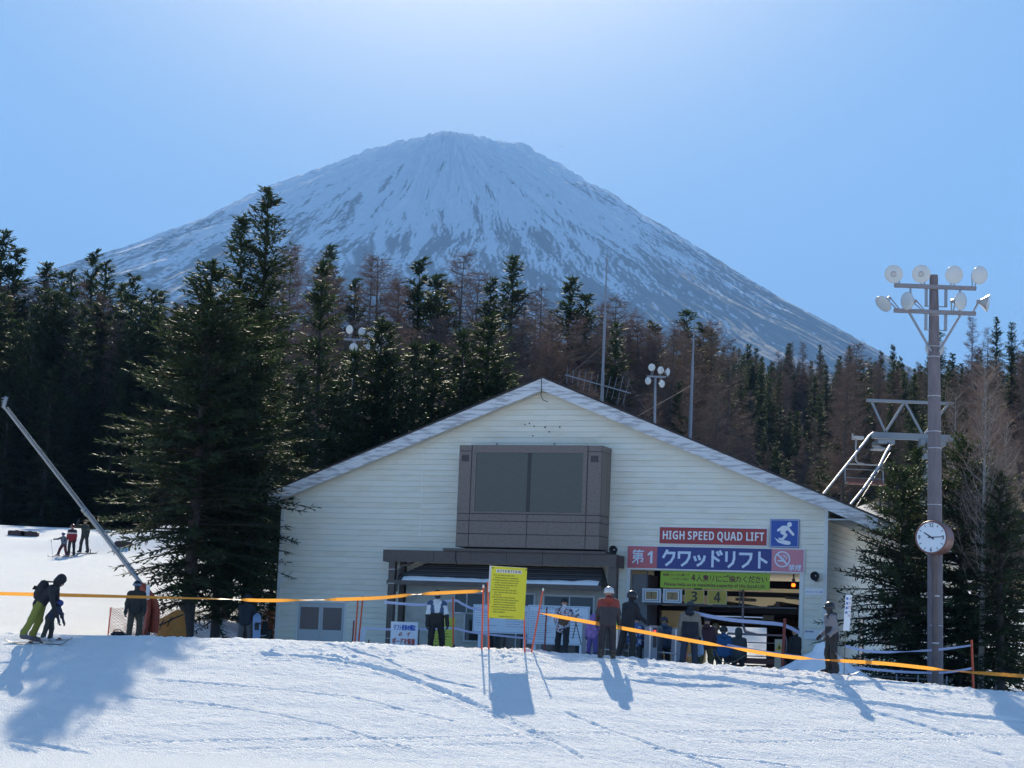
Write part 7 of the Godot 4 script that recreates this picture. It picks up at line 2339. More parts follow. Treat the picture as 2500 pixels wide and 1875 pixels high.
	for e in [[Vector3(1.945, 2.421, -54.6), Vector3(1.874, 1.987, -54.6)], [Vector3(1.945, 2.421, -54.6), Vector3(2.106, 1.845, -54.6)], [Vector3(1.959, 2.637, -54.6), Vector3(1.945, 2.421, -54.6)], [Vector3(1.924, 2.7, -54.6), Vector3(2.019, 2.78, -54.6)]]:
		m = mb(true)
		var o: Vector3 = rod.position
		m.rod(e[0] - o, e[1] - o, 0.014, 6)
		obj("leg" if e[1].y < o.y - 0.1 else "head", m, mat("binding_black", 0, 0, 0), rod)
	p = gp(2.528, 49.4)
	person("rider in a red and charcoal jacket with white helmet seen from behind on the crest", p, 178.0, 1.72, {"lean": 6.0, "legs": [[4.0, 8.0, 4.0], [-2.0, 6.0, 5.0]], "arms": [[8.0, 13.0, 26.0], [10.0, 12.0, 22.0]], "head": [10.0, 8.0]}, {"jacket": Color(0.040, 0.032, 0.036), "jacket2": Color(0.24, 0.040, 0.030), "pattern": "yoke", "cut": 0.62, "trousers": Color(0.024, 0.020, 0.024), "boots": Color(0.06, 0.05, 0.035), "hat": "helmet", "hat_colour": Color(0.50, 0.50, 0.50), "hood": "down", "hood_colour": Color(0.24, 0.040, 0.030), "neck": Color(0.24, 0.04, 0.03)})
	p = gp(2.324, 53.0)
	person("small child in a lilac suit seen from behind", p, 165.0, 1.10, {"lean": 5.0, "arms": [[10.0, 26.0, 10.0], [8.0, 16.0, 10.0]], "head": [24.0, 0.0]}, {"jacket": Color(0.20, 0.13, 0.36), "jacket2": Color(0.26, 0.17, 0.42), "jacket3": Color(0.15, 0.10, 0.30), "pattern": "camo", "trousers": Color(0.085, 0.07, 0.25), "hood": "up"})
	p = gp(3.168, 52.2)
	var rider := person("rider all in black with a black helmet and lime green pass tags", p, 130.0, 1.76, {"lean": 10.0, "legs": [[12.0, 18.0, 5.0], [-4.0, 10.0, 6.0]], "arms": [[20.0, 10.0, 40.0], [6.0, 14.0, 30.0]], "head": [8.0, 10.0]}, {"jacket": Color(0.013, 0.013, 0.016), "trousers": Color(0.016, 0.016, 0.019), "hat": "helmet", "hat_colour": Color(0.018, 0.018, 0.022), "goggles": Color(0.35, 0.35, 0.36), "face": black})
	m = mb()
	m.box(Vector3(-0.055, 0, 0), Vector3(0.045, 0.13, 0.01))
	capsule2(m, Vector2(-0.005, -0.07), Vector2(-0.004, -0.07), 0.055, 0.055, 0.005)
	var tagm := obj("pass_tag", m, mat("lime_tag", 0.16, 0.72, 0.06, 0.6), rider)
	tagm.transform = Transform3D(Basis(Vector3.UP, deg_to_rad(-130)), Vector3(0.12, 0.86, -0.24))
	p = gp(3.708, 57.0)
	person("short rider in a blue and white camouflage jacket waiting between the gates", p, 185.0, 1.48, {"lean": 4.0, "head": [10.0, 12.0]}, {"jacket": Color(0.06, 0.12, 0.30), "jacket2": Color(0.45, 0.50, 0.60), "jacket3": Color(0.015, 0.02, 0.06), "pattern": "camo", "grain": 1.2, "trousers": Color(0.04, 0.04, 0.05), "hat": "beanie", "hat_colour": black})
	p = gp(4.555, 58.0)
	person("rider in a slate blue patterned jacket between two ticket gates", p, 180.0, 1.64, {"lean": 8.0, "head": [16.0, 0.0]}, {"jacket": Color(0.055, 0.075, 0.12), "jacket2": Color(0.075, 0.10, 0.16), "jacket3": Color(0.035, 0.05, 0.085), "pattern": "camo", "grain": 0.9, "trousers": Color(0.02, 0.02, 0.024), "hood": "down", "hat": "helmet", "hat_colour": Color(0.02, 0.022, 0.03)})
	p = gp(5.007, 55.0)
	person("rider in a beige and black jacket with grey cap and navy neck warmer", p, 178.0, 1.82, {"lean": 5.0, "legs": [[2.0, 6.0, 5.0], [4.0, 10.0, 7.0]], "arms": [[8.0, 12.0, 12.0], [6.0, 10.0, 10.0]], "head": [12.0, -12.0]}, {"jacket": Color(0.018, 0.019, 0.026), "jacket2": Color(0.25, 0.20, 0.15), "pattern": "yoke", "cut": 0.55, "sleeve": Color(0.25, 0.20, 0.15), "trousers": Color(0.035, 0.04, 0.06), "hat": "cap", "hat_colour": Color(0.05, 0.055, 0.06), "hood": "down", "hood_colour": Color(0.018, 0.022, 0.034), "neck": Color(0.018, 0.022, 0.034), "face": Color(0.02, 0.022, 0.03)})
	bag = thing("tote_bag", "pale blue bag hanging beside the beige and black jacket", "bag", gp(5.318, 55.4))
	m = mb(true)
	m.lathe(PackedVector2Array([Vector2(0.0, 0.42), Vector2(0.10, 0.42), Vector2(0.12, 0.50), Vector2(0.08, 0.85), Vector2(0.03, 1.02), Vector2(0.0, 1.05)]), 12, Transform3D(Basis().scaled(Vector3(1, 1, 0.5)), Vector3.ZERO))
	obj("sack", m, mat("bag_pale_blue", 0.24, 0.33, 0.46, 0.7), bag)
	p = gp(5.673, 57.2)
	person("rider in a maroon jacket and olive trousers looking into the gateway", p, 170.0, 1.62, {"lean": 6.0, "head": [10.0, 0.0], "legs": [[4.0, 6.0, 4.0], [-2.0, 6.0, 8.0]]}, {"jacket": Color(0.050, 0.018, 0.026), "trousers": Color(0.085, 0.070, 0.020), "hat": "beanie", "hat_colour": black, "hood": "down"})
	p = gp(6.45, 60.0)
	person("rider in a bright blue jacket further into the gateway", p, 180.0, 1.62, {"lean": 6.0}, {"jacket": Color(0.018, 0.085, 0.20), "trousers": Color(0.02, 0.02, 0.025), "hat": "helmet", "hat_colour": Color(0.02, 0.022, 0.026), "hood": "down"})
	p = gp(6.959, 60.6)
	person("rider in a grey green jacket beside the bright blue one", p, 182.0, 1.62, {"lean": 8.0}, {"jacket": Color(0.045, 0.060, 0.062), "trousers": Color(0.02, 0.02, 0.02), "hood": "up"})
	p = gp(6.574, 63.5)
	person("rider in a tan patterned suit deeper inside the gateway", p, 180.0, 1.85, {"lean": 4.0, "arms": [[10.0, 24.0, 20.0], [10.0, 24.0, 20.0]]}, {"jacket": Color(0.17, 0.11, 0.05), "jacket2": Color(0.22, 0.16, 0.09), "jacket3": Color(0.07, 0.05, 0.03), "pattern": "camo", "grain": 0.6, "trousers": Color(0.03, 0.03, 0.03), "hat": "helmet", "hat_colour": Color(0.15, 0.10, 0.05)})
	p = gp(8.588, 60.3)
	person("attendant in black standing against the right post of the gateway", p, -60.0, 1.72, {"lean": 2.0}, {"jacket": Color(0.012, 0.012, 0.014), "trousers": black, "hat": "cap", "hat_colour": black})
	# the skier by the snow pile
	p = gp(8.036, 50.2)
	person("skier in a grey and black jacket with white topped helmet turned towards the station", p + Vector3(0, 0.02, 0), -72.0, 1.74, {"lean": 8.0, "legs": [[8.0, 16.0, 3.0], [2.0, 10.0, 4.0]], "arms": [[-14.0, 8.0, 62.0], [-8.0, 8.0, 56.0]], "head": [4.0, 6.0]}, {"jacket": Color(0.020, 0.018, 0.026), "jacket2": Color(0.20, 0.19, 0.20), "pattern": "yoke", "cut": 0.45, "sleeve": Color(0.20, 0.19, 0.20), "trousers": Color(0.020, 0.020, 0.022), "hat": "helmet", "hat_colour": Color(0.03, 0.028, 0.03), "goggles": Color(0.03, 0.03, 0.03), "face": Color(0.03, 0.03, 0.032), "hood": "down"})
	for s in [-0.09, 0.1]:
		plank("black ski under the skier in grey and black", "ski", "ski", p + Vector3(-0.1, 0.015, s), -84.0, 1.55, 0.085, Color(0.03, 0.025, 0.028), 0.0, 0.0, "skis of the skier in grey and black")
	ski_pole("black ski pole trailing behind the skier in grey and black", Vector3(8.063, 1.931, -50), gp(8.441, 49.9))


func info_board(label: String, x0: float, y0: float, w: float, h: float, n: float, title: bool, seed_: int) -> void:
	var s := on_front("information_board", label, "sign", Vector3(x0, 0, n))
	var white := mat("board_white", 0.62, 0.68, 0.74, 0.4)
	var m := mb()
	m.box(Vector3(0, y0, 0), Vector3(w, y0 + h, 0.03))
	obj("face", m, white, s)
	m = mb()
	for e in [[0.03, 0.03, w - 0.03, 0.042], [0.03, h - 0.042, w - 0.03, h - 0.03], [0.03, 0.042, 0.042, h - 0.042], [w - 0.042, 0.042, w - 0.03, h - 0.042]]:
		m.box(Vector3(e[0], y0 + e[1], 0.031), Vector3(e[2], y0 + e[3], 0.034))
	obj("border", m, mat("board_blue_line", 0.20, 0.28, 0.42, 0.5), s)
	var ink := mat("board_ink", 0.10, 0.13, 0.22, 0.6)
	var holder := Node3D.new()
	holder.name = "print"
	s.add_child(holder, true)
	holder.position = Vector3(0, 0, 0.030)
	if title:
		words("4", 0.07, ink, holder, Vector3(0.42, y0 + h - 0.09, 0.0), true)
		kana("人乗リフト", 0.085, 0.12, ink, holder, Vector3(0.47, y0 + h - 0.13, 0.0), 1.03)
		kana("乗車", 0.085, 0.12, ink, holder, Vector3(1.02, y0 + h - 0.13, 0.0), 1.03)
		small_print(ink, holder, 0.08, y0 + h - 0.20, w * 0.42, 13, 0.068, 0.014, seed_)
		small_print(ink, holder, w * 0.56, y0 + h - 0.30, w * 0.36, 8, 0.09, 0.012, seed_ + 1)
	else:
		small_print(ink, holder, 0.08, y0 + h - 0.10, w * 0.4, 8, 0.075, 0.012, seed_)
		small_print(ink, holder, w * 0.55, y0 + h - 0.12, w * 0.38, 8, 0.075, 0.012, seed_ + 1)
	m = mb()
	for e in [0.18, w - 0.30]:
		m.box(Vector3(e, -0.2, -0.05), Vector3(e + 0.09, y0 + h * 0.7, -0.001))
	obj("leg", m, white, s)


func make_small_things() -> void:
	var m: MB
	info_board("wide pale blue rules board behind the yellow notice", 7.84, 1.28, 1.95, 0.86, 2.3, false, 201)
	info_board("tall pale blue board on how four ride the lift beside the first gate", 9.70, 1.0, 1.96, 1.17, 2.5, true, 203)
	# yellow leaflet board leaning on the booth
	var s := on_front("yellow_leaflet_board", "yellow board of dark print leaning behind the snowboarder in white and blue", "sign", Vector3(6.28, 0.0, 2.2))
	m = mb()
	m.box(Vector3(0, 0.02, 0), Vector3(0.86, 1.72, 0.02), Transform3D(Basis(Vector3.RIGHT, deg_to_rad(-6)), Vector3.ZERO))
	obj("face", m, mat("leaflet_yellow", 0.50, 0.50, 0.045, 0.5), s)
	var lean := Node3D.new()
	lean.name = "print"
	s.add_child(lean, true)
	lean.rotation_degrees.x = -6
	lean.position = Vector3(0, 0, 0.021)
	small_print(mat("board_ink", 0.10, 0.13, 0.22, 0.6), lean, 0.10, 1.60, 0.6, 1, 0.1, 0.04, 210)
	small_print(mat("leaflet_ink", 0.04, 0.05, 0.02, 0.6), lean, 0.07, 1.48, 0.74, 16, 0.085, 0.022, 211)
	# white board about boards on the lift
	s = thing("mount_rule_sign", "white board with blue and red Japanese brush letters beside the canopy post", "sign", gp(-3.096, 57.5), -8.0)
	m = mb()
	m.box(Vector3(0, -0.1, 0), Vector3(0.76, 0.02 + 2.246 - 1.23, 0.03))
	obj("face", m, mat("board_white", 0, 0, 0), s)
	m = mb()
	m.box(Vector3(0.78, 0.2, -0.02), Vector3(0.81, 0.85, 0.01))
	obj("prop", m, mat("binding_black", 0, 0, 0), s)
	var top: float = 0.02 + 2.246 - 1.23
	kana("リフト乗車の際は", 0.155, 0.13, mat("brush_blue", 0.03, 0.10, 0.42, 0.6), s, Vector3(0.07, top - 0.235, 0.03), 0.98, false, 0.52)
	kana("必", 0.12, 0.13, mat("brush_red", 0.36, 0.06, 0.05, 0.6), s, Vector3(0.22, top - 0.40, 0.03))
	kana("ず", 0.11, 0.13, mats["brush_red"], s, Vector3(0.45, top - 0.40, 0.03))
	kana("ボードを装着", 0.16, 0.14, mats["brush_red"], s, Vector3(0.05, top - 0.62, 0.03), 1.0, false, 0.68)
	# leaning ladder board by the double door
	s = thing("blank_board", "narrow pale board leaning on orange poles beside the double door", "board", gp(-4.259, 60.6), -10.0)
	m = mb()
	m.box(Vector3(-0.12, 0.62, 0), Vector3(0.13, 1.14, 0.02), Transform3D(Basis(Vector3.BACK, deg_to_rad(-8)), Vector3.ZERO))
	obj("face", m, mat("board_white", 0, 0, 0), s)
	m = mb(true)
	m.rod(Vector3(-0.1, -0.1, 0.0), Vector3(0.02, 0.7, 0.0), 0.012, 6)
	obj("stake", m, mat("pole_dull_red", 0, 0, 0), s)
	# hose reel and bottle by the wall
	s = thing("hose_coil", "dark coiled hose lying by the wall between door and canopy", "hose", gp(-3.821, 60.5))
	m = mb(true)
	var path := PackedVector3Array()
	var rad := PackedFloat32Array()
	for q in 60:
		var a := TAU * q / 15.0
		path.append(Vector3(cos(a) * (0.30 + 0.002 * q), 0.18 + 0.16 * sin(a * 0.5) + 0.002 * q, sin(a) * 0.14))
		rad.append(0.022)
	m.tube(path, rad, 6)
	obj("loop", m, mat("black_rubber", 0, 0, 0), s)
	m = mb(true)
	m.lathe(PackedVector2Array([Vector2(0, 0), Vector2(0.05, 0), Vector2(0.055, 0.25), Vector2(0.02, 0.36), Vector2(0.02, 0.42), Vector2(0, 0.42)]), 10, Transform3D(Basis(), Vector3(-0.06, 0.36, 0.1)))
	obj("valve", m, mat("rust", 0, 0, 0), s)
	# ticket gates
	for e in [["grey ticket gate nearest the pale blue board", 2.375, 57.0, 0.34, false], ["slim grey ticket gate beside the rider in black", 3.2, 57.0, 0.26, false], ["grey ticket gate with a red lamp and dark reader", 4.086, 56.6, 0.36, true], ["rounded grey ticket gate touching the beige jacket", 4.81, 56.8, 0.28, false]]:
		s = thing("ticket_gate", e[0], "ticket gate", gp(e[1], e[2]), -14.0, "ticket gates in the yard")
		var steel := mat("gate_steel", 0.22, 0.24, 0.27, 0.35, 0.5)
		var w: float = e[3]
		m = mb()
		m.prism(PackedVector2Array([Vector2(-w / 2, -0.1), Vector2(w / 2, -0.1), Vector2(w / 2, 1.16), Vector2(w / 2 - 0.05, 1.22), Vector2(-w / 2 + 0.05, 1.22), Vector2(-w / 2, 1.16)]), 0.9, Transform3D(Basis(), Vector3(0, 0, -0.9)))
		obj("housing", m, steel, s)
		m = mb()
		m.box(Vector3(-0.04, 0.05, 0.001), Vector3(0.0, 1.18, 0.012))
		obj("edge_strip", m, mat("bright_steel", 0, 0, 0), s)
		m = mb(true)
		m.rod(Vector3(w / 2, 0.50, -0.3), Vector3(w / 2 + 0.5, 0.48, -0.3), 0.018, 8)
		obj("turnstile_arm", m, mat("bright_steel", 0, 0, 0), s)
		if e[4]:
			m = mb()
			m.box(Vector3(0.06, 0.62, 0.001), Vector3(0.16, 1.16, 0.014))
			obj("reader", m, mat("binding_black", 0, 0, 0), s)
			m = mb()
			m.box(Vector3(-0.03 + 0.04, 0.9, 0.001), Vector3(0.058, 1.14, 0.008))
			obj("label_plate", m, mat("gate_label", 0.28, 0.36, 0.38, 0.5), s)
			m = mb(true)
			m.lathe(PackedVector2Array([Vector2(0.032, 0.0), Vector2(0.03, 0.012), Vector2(0.0, 0.02)]), 12, Transform3D(Basis(Vector3.RIGHT, PI / 2), Vector3(0.11, 1.06, 0.014)))
			var glow := mat("red_lamp_glow", 0.9, 0.12, 0.10, 0.4)
			glow.emission_enabled = true
			glow.emission = Color(1.0, 0.25, 0.22)
			glow.emission_energy_multiplier = 1.2
			obj("signal_lamp", m, glow, s)
			var l := OmniLight3D.new()
			l.name = "gate_light"
			l.light_color = Color(1.0, 0.25, 0.2)
			l.light_energy = 0.004
			l.light_size = 0.03
			l.omni_range = 5
			l.shadow_enabled = true
			s.add_child(l)
			l.position = Vector3(0.11, 1.06, 0.06)
	# traffic cone in the gateway
	s = thing("traffic_cone", "dull red traffic cone between the ticket gates", "cone", gp(4.456, 57.6))
	m = mb(true)
	m.lathe(PackedVector2Array([Vector2(0.17, 0.0), Vector2(0.17, 0.03), Vector2(0.12, 0.035), Vector2(0.03, 0.68), Vector2(0.0, 0.69)]), 16)
	obj("cone", m, mat("cone_red", 0.24, 0.04, 0.03, 0.6), s)
	# chair waiting in the gateway, and a warning board
	var ax := station_axes()
	var c := quad_chair("dark quad chair waiting inside the gateway", Vector3(7.945, 1.45, -64.5), 176.0, "chair lift chairs", false)
	m = mb(true)
	m.tube(PackedVector3Array([Vector3(0, 0.97, -0.16), Vector3(0.35, 1.05, -0.16), Vector3(0.44, 1.3, -0.16), Vector3(0.44, 2.6, -0.1)]), PackedFloat32Array([0.04, 0.04, 0.04, 0.04]), 8)
	obj("hanger", m, mat("chair_steel", 0, 0, 0), c)
	s = thing("warning_board", "small cream board with a yellow warning triangle inside the gateway", "sign", Vector3(8.271, 0.85, -61.5), -12.0)
	m = mb()
	m.box(Vector3(-0.13, 0.5, 0), Vector3(0.13, 1.42, 0.015))
	obj("face", m, mat("cream_box", 0, 0, 0), s)
	m = mb()
	flat_poly(m, [Vector2(-0.11, 1.1), Vector2(0.11, 1.1), Vector2(0.0, 1.32)], 0.017)
	obj("triangle", m, mat("warning_yellow", 0.62, 0.42, 0.03, 0.5), s)
	m = mb()
	flat_poly(m, [Vector2(-0.02, 1.13), Vector2(0.03, 1.13), Vector2(0.04, 1.18), Vector2(0.0, 1.24), Vector2(-0.03, 1.18)], 0.019)
	obj("symbol", m, mat("sign_black", 0, 0, 0), s)
	small_print(mat("leaflet_ink", 0, 0, 0), s, -0.1, 1.02, 0.2, 6, 0.07, 0.02, 220)
	m = mb()
	m.box(Vector3(-0.02, 0.0, -0.03), Vector3(0.02, 0.6, -0.001))
	obj("stake", m, mat("dark_steel", 0, 0, 0), s)
	# slack ropes on the floor of the gateway
	s = thing("slack_rope", "slack pale ropes looped between stakes at the gateway floor", "rope", gp(6.229, 57.0))
	for e in [[Vector3(5.889, 1.88, -57), Vector3(6.066, 1.584, -57), Vector3(6.384, 1.528, -57.3), Vector3(6.812, 1.747, -57.6)], [Vector3(5.811, 1.82, -57), Vector3(5.932, 1.545, -57), Vector3(6.094, 1.383, -57), Vector3(6.244, 1.277, -57)]]:
		m = mb(true)
		var pth := PackedVector3Array()
		for q in 10:
			var w := q / 9.0 * 3.0
			var k := mini(int(w), 2)
			var a0: Vector3 = e[maxi(k - 1, 0)]
			var a1: Vector3 = e[k]
			var a2: Vector3 = e[k + 1]
			var a3: Vector3 = e[mini(k + 2, 3)]
			pth.append(a1.cubic_interpolate(a2, a0, a3, w - k) - s.position)
		var rr := PackedFloat32Array()
		rr.resize(10)
		rr.fill(0.012)
		m.tube(pth, rr, 6)
		obj("loop", m, mat("rope_tan", 0.20, 0.18, 0.12, 0.8), s)
	# vertical banner by the long wall
	var bp: Vector3 = Vector3(8.776, 2.458, -52.6)
	s = thing("patrol_sign", "tall narrow white sign with vertical Japanese letters on a thin stake by the long wall", "sign", gp(8.755, 52.6))
	var hp := s.position
	m = mb()
	m.box(Vector3(-0.08, 0.0, 0), Vector3(0.08, 0.92, 0.015), Transform3D(Basis(Vector3.BACK, deg_to_rad(-3)), bp - hp))
	obj("face", m, mat("sign_white", 0, 0, 0), s)
	m = mb(true)
	m.rod(Vector3(-0.02, -0.2, -0.02), bp - hp + Vector3(0.0, 0.5, -0.02), 0.012, 6)
	obj("stake", m, mat("rope_tan", 0, 0, 0), s)
	var prt := Node3D.new()
	prt.name = "print"
	s.add_child(prt, true)
	prt.transform = Transform3D(Basis(Vector3.BACK, deg_to_rad(-3)), bp - hp + Vector3(0, 0, 0.015))
	kana("専用車両", 0.068, 0.15, mat("brush_blue", 0, 0, 0), prt, Vector3(-0.066, 0.85, 0.0), 1.75, true)
	kana("パトロール", 0.068, 0.12, mats["brush_red"], prt, Vector3(0.004, 0.85, 0.0), 1.55, true)
	# snow pile at the corner
	m = mb(true)
	var n := 28
	for q in n + 1:
		for j in 40:
			var a := TAU * j / 40
			var f := float(q) / n
			var r := 1.55 * f * (1.0 + 0.16 * fine_noise.get_noise_2d(cos(a) * 2.0, sin(a) * 2.0))
			var y := 1.02 * pow(maxf(0.0, 1.0 - pow(f, 1.1)), 1.15) + 0.05 * fine_noise.get_noise_2d(r * cos(a) * 2.0, r * sin(a) * 2.0) * (1 - f)
			if f < 0.13:
				y += 0.13
			m.add(Vector3(r * cos(a) * 1.15, y - 0.06, r * sin(a) * 0.75))
	for q in n:
		for j in 40:
			var e := (j + 1) % 40
			m.tri(q * 40 + j, (q + 1) * 40 + e, (q + 1) * 40 + j)
			m.tri(q * 40 + j, q * 40 + e, (q + 1) * 40 + e)
	single("snow_pile", m, mat("snow_cap", 0, 0, 0), "heap of shovelled snow at the station's right corner", "snow pile", gp(8.787, 56.5))
	# low rail in front of the long wall
	s = thing("low_rail", "low dark rail on pale stakes at the foot of the long wall", "rail", gp(10.335, 57.5))
	m = mb()
	m.bar(Vector3(-0.3, 0.34, 0), Vector3(2.3, 0.30, -0.4), 0.05, 0.05)
	obj("bar", m, mat("dark_steel", 0, 0, 0), s)
	for e in [-0.1, 0.7, 1.3, 2.1]:
		m = mb(true)
		m.rod(Vector3(e, -0.2, -0.1), Vector3(e, 0.42, -0.1), 0.022, 6)
		obj("stake", m, mat("mast_grey", 0, 0, 0), s)

	# snow gun lance on the left
	var g0: Vector3 = Vector3(-10.507, 2.961, -60.5)
	s = thing("snow_lance", "long grey snow making lance raised on a padded orange stand", "snow gun", gp(-10.442, 60.5))
	var o := s.position
	var tip: Vector3 = Vector3(-14.997, 8.139, -60.5)
	m = mb(true)
	m.tube(PackedVector3Array([g0 - o, (g0 - o).lerp(tip - o, 0.42)]), PackedFloat32Array([0.066, 0.06]), 10)
	obj("lower_tube", m, mat("lance_alu", 0.26, 0.27, 0.28, 0.38, 0.6), s)
	m = mb(true)
	m.tube(PackedVector3Array([(g0 - o).lerp(tip - o, 0.40), tip - o]), PackedFloat32Array([0.046, 0.042]), 10)
	m.tube(PackedVector3Array([(g0 - o).lerp(tip - o, 0.1) + Vector3(0.075, 0.05, 0.03), tip - o + Vector3(0.06, 0.05, 0.03)]), PackedFloat32Array([0.018, 0.018]), 6)
	obj("upper_tube", m, mats["lance_alu"], s)
	for f in [0.10, 0.42, 0.44]:
		m = mb(true)
		m.lathe(PackedVector2Array([Vector2(0.05, -0.06), Vector2(0.085, -0.05), Vector2(0.085, 0.05), Vector2(0.05, 0.06)]), 12, Transform3D(toward(tip - g0), (g0 - o).lerp(tip - o, f)))
		obj("clamp", m, mats["lance_alu"], s)
	m = mb(true)
	var hd := tip - o
	m.tube(PackedVector3Array([hd, hd + Vector3(-0.06, 0.06, 0), hd + Vector3(-0.03, 0.24, 0), hd + Vector3(0.0, 0.36, 0)]), PackedFloat32Array([0.05, 0.06, 0.062, 0.06]), 10)
	for q in 4:
		m.rod(hd + Vector3(-0.06, 0.05 + q * 0.085, 0.02), hd + Vector3(-0.125, 0.06 + q * 0.085, 0.05), 0.02, 6)
	obj("nozzle_head", m, mats["lance_alu"], s)
	m = mb(true)
	m.rod(Vector3(0.05, -0.2, 0), g0 - o, 0.09, 10)
	obj("stand", m, mat("dark_steel", 0, 0, 0), s)
	# padding: a bent thick sheet
	for e in [[[Vector3(-10.58, 3.144, -60.3), Vector3(-10.354, 2.887, -60.2), Vector3(-10.199, 2.702, -60.2), Vector3(-10.095, 2.373, -60.2), Vector3(-10.092, 2.135, -60.2), Vector3(-10.114, 1.719, -60.2)], 0.25], [[Vector3(-10.312, 2.72, -60.15), Vector3(-10.281, 2.364, -60.1), Vector3(-10.322, 1.887, -60.1), Vector3(-10.398, 1.576, -60.1)], 0.12]]:
		m = mb(true)
		var pth: Array = e[0]
		var wd: float = e[1]
		for q in pth.size():
			var p: Vector3 = pth[q] - o
			m.add(p + Vector3(-wd, 0, 0.03))
			m.add(p + Vector3(0, 0.01, 0.16))
			m.add(p + Vector3(wd * 0.4, 0, 0.05))
			m.add(p + Vector3(0, 0, -0.05))
		for q in pth.size() - 1:
			for j in 4:
				var k := (j + 1) % 4
				m.tri(q * 4 + j, q * 4 + k, (q + 1) * 4 + k)
				m.tri(q * 4 + j, (q + 1) * 4 + k, (q + 1) * 4 + j)
		obj("padding", m, weathered("padding_orange", Color(0.36, 0.055, 0.02), Color(0.22, 0.04, 0.02), 0.4, Vector3(0.8, 0.8, 0.8), 120, 0.6), s)
	m = mb()
	m.box(Vector3(-0.02, 0, 0), Vector3(0.09, 0.42, 0.02), Transform3D(Basis(), Vector3(-10.39, 2.666, -60) - o))
	obj("tag_plate", m, mat("backing_white", 0, 0, 0), s)
	# yellow crash pad bent round the fir
	s = thing("crash_pad", "sagging mustard yellow crash pad strapped round the nearest fir trunk", "crash pad", gp(-10.008, 62.5))
	o = s.position
	m = mb(true)
	var bot := [Vector3(-10.33, 1.518, -62), Vector3(-10.157, 1.451, -61.8), Vector3(-9.895, 1.437, -61.7), Vector3(-9.605, 1.449, -61.8), Vector3(-9.484, 1.48, -62.2)]
	var mid := [Vector3(-10.396, 1.784, -62), Vector3(-10.204, 1.741, -61.75), Vector3(-9.942, 1.738, -61.65), Vector3(-9.652, 1.812, -61.8), Vector3(-9.549, 1.943, -62.2)]
	var fold := [Vector3(-10.419, 1.967, -62), Vector3(-10.212, 2.008, -61.7), Vector3(-9.957, 2.114, -61.6), Vector3(-9.736, 2.246, -61.7), Vector3(-9.591, 2.33, -62)]
	var tops := [Vector3(-10.434, 2.055, -62.2), Vector3(-10.207, 2.182, -61.9), Vector3(-9.953, 2.325, -61.8), Vector3(-9.755, 2.444, -61.9), Vector3(-9.648, 2.404, -62.1)]
	var rows := [bot, mid, fold, tops]
	for r in rows:
		for q in r:
			m.add(q - o)
	for r in 3:
		for q in 4:
			var k := r * 5 + q
			m.tri(k, k + 1, k + 6)
			m.tri(k, k + 6, k + 5)
	var k0 := m.v.size()
	for r in rows:
		for q in r:
			m.add(q - o + Vector3(0, 0.0, -0.14))
	for r in 3:
		for q in 4:
			var k := k0 + r * 5 + q
			m.tri(k, k + 6, k + 1)
			m.tri(k, k + 5, k + 6)
	for q in 4:
		m.tri(15 + q, 15 + q + 1, k0 + 15 + q + 1)
		m.tri(15 + q, k0 + 15 + q + 1, k0 + 15 + q)
	obj("pad", m, weathered("pad_yellow", Color(0.48, 0.175, 0.022), Color(0.33, 0.12, 0.018), 0.4, Vector3(0.9, 0.9, 0.9), 121, 0.6), s)
	m = mb(true)
	var sp := PackedVector3Array()
	for q in fold:
		sp.append(q - o + Vector3(0, -0.03, 0.03))
	m.tube(sp, PackedFloat32Array([0.02, 0.02, 0.02, 0.02, 0.02]), 6)
	for q in [1, 2]:
		var a: Vector3 = fold[q] - o
		m.rod(a + Vector3(0.03, 0.0, 0.03), a + Vector3(-0.02, -0.2, 0.04), 0.016, 5)
		m.rod(a + Vector3(0.03, 0.0, 0.03), a + Vector3(0.10, 0.12, 0.02), 0.012, 5)
	obj("strap", m, mat("pack_black", 0, 0, 0), s)
	# small dark things lying about
	s = thing("dropped_bag", "small black bag lying on the crest near the net fence", "bag", gp(-9.357, 50.4))
	m = mb(true)
	m.lathe(PackedVector2Array([Vector2(0.0, 0.0), Vector2(0.16, 0.02), Vector2(0.19, 0.10), Vector2(0.12, 0.17), Vector2(0.0, 0.18)]), 12, Transform3D(Basis().scaled(Vector3(1, 0.75, 0.7)), Vector3(0, -0.02, 0)))
	obj("sack", m, mat("pack_black", 0, 0, 0), s)
	m = mb(true)
	m.tube(PackedVector3Array([Vector3(-0.15, 0.03, 0.05), Vector3(-0.08, 0.14, 0.1), Vector3(0.06, 0.16, 0.1), Vector3(0.18, 0.05, 0.08), Vector3(0.26, 0.02, 0.05)]), PackedFloat32Array([0.012, 0.012, 0.012, 0.012, 0.012]), 5)
	obj("strap", m, mats["pack_black"], s)
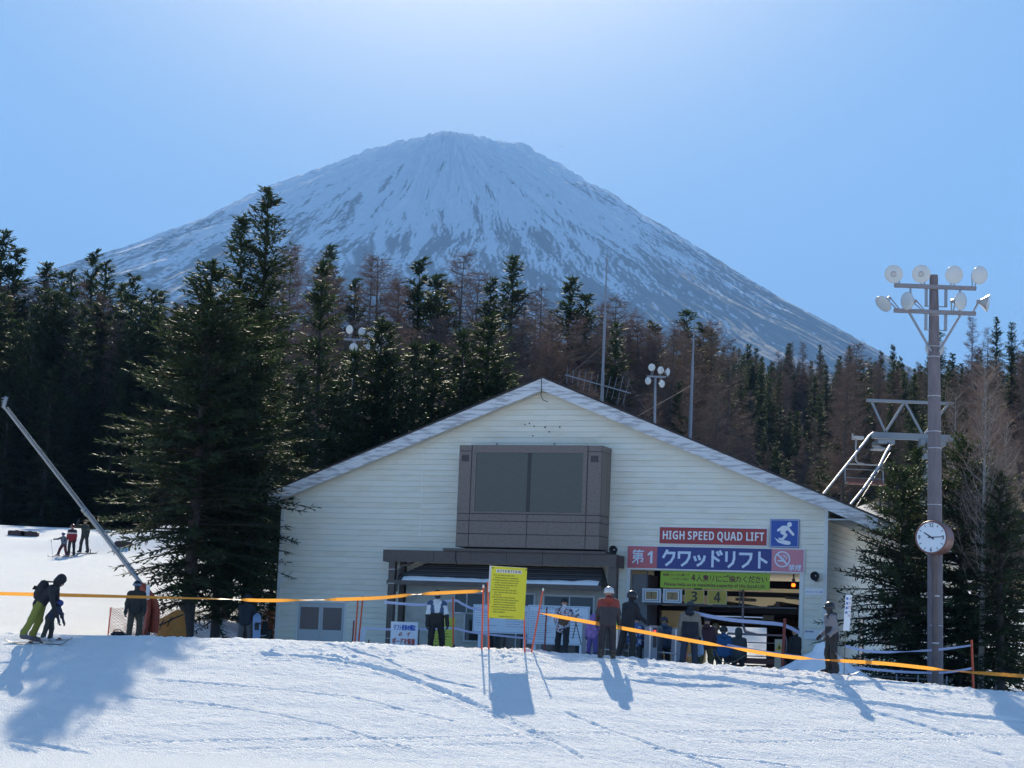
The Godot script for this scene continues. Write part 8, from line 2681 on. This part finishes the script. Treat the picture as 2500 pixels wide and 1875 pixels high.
	s = thing("equipment_box", "black box standing at the foot of the snow lance", "box", gp(-10.034, 59.5))
	m = mb()
	m.box(Vector3(-0.26, -0.1, -0.2), Vector3(0.22, 0.16, 0.16))
	obj("case", m, mat("pack_black", 0, 0, 0), s)
	m = mb()
	m.box(Vector3(-0.28, 0.161, -0.22), Vector3(0.24, 0.20, 0.18))
	obj("lid", m, mats["pack_black"], s)
	for e in [["dark red box on the far piste below the snow bank", -20.832, 112.0, 0.45], ["dark hydrant cover in the shaded snow by the wood", -23.812, 123.0, 0.38], ["low dark timber at the edge of the far piste", -28.808, 121.0, 0.5], ["second low dark timber at the edge of the far piste", -28.035, 121.0, 0.5]]:
		s = thing("piste_box", e[0], "box", gp(e[1], e[2]))
		m = mb()
		var w: float = e[3]
		m.prism(PackedVector2Array([Vector2(-w, -0.1), Vector2(w, -0.1), Vector2(w, 0.22), Vector2(w * 0.85, 0.28), Vector2(-w * 0.85, 0.28), Vector2(-w, 0.22)]), 0.4, Transform3D(Basis(), Vector3(0, 0, -0.2)))
		obj("case", m, mat("box_dark", 0.05, 0.022, 0.022, 0.6), s)
		m = mb()
		m.box(Vector3(-w * 0.2, 0.281, -0.05), Vector3(w * 0.2, 0.32, 0.05))
		obj("handle", m, mat("binding_black", 0, 0, 0), s)
	# birds
	for e in [["small dark bird high right of the summit", Vector3(3.526, 46.779, -180)], ["small dark bird far above the left slope", Vector3(-30.814, 48.43, -180)], ["small dark bird highest above the summit", Vector3(3.933, 50.812, -180)]]:
		m = mb()
		m.quad(Vector3(0, 0, 0.05), Vector3(-0.16, 0.06, 0), Vector3(-0.02, 0.01, -0.05), Vector3(0, 0.02, -0.1))
		m.quad(Vector3(0, 0, 0.05), Vector3(0, 0.02, -0.1), Vector3(0.02, 0.01, -0.05), Vector3(0.16, 0.05, 0))
		m.rod(Vector3(0, 0, 0.09), Vector3(0, 0, -0.12), 0.03, 6, 0.01)
		single("bird", m, mat("bird_dark", 0.03, 0.03, 0.035, 0.8), e[0], "bird", e[1])
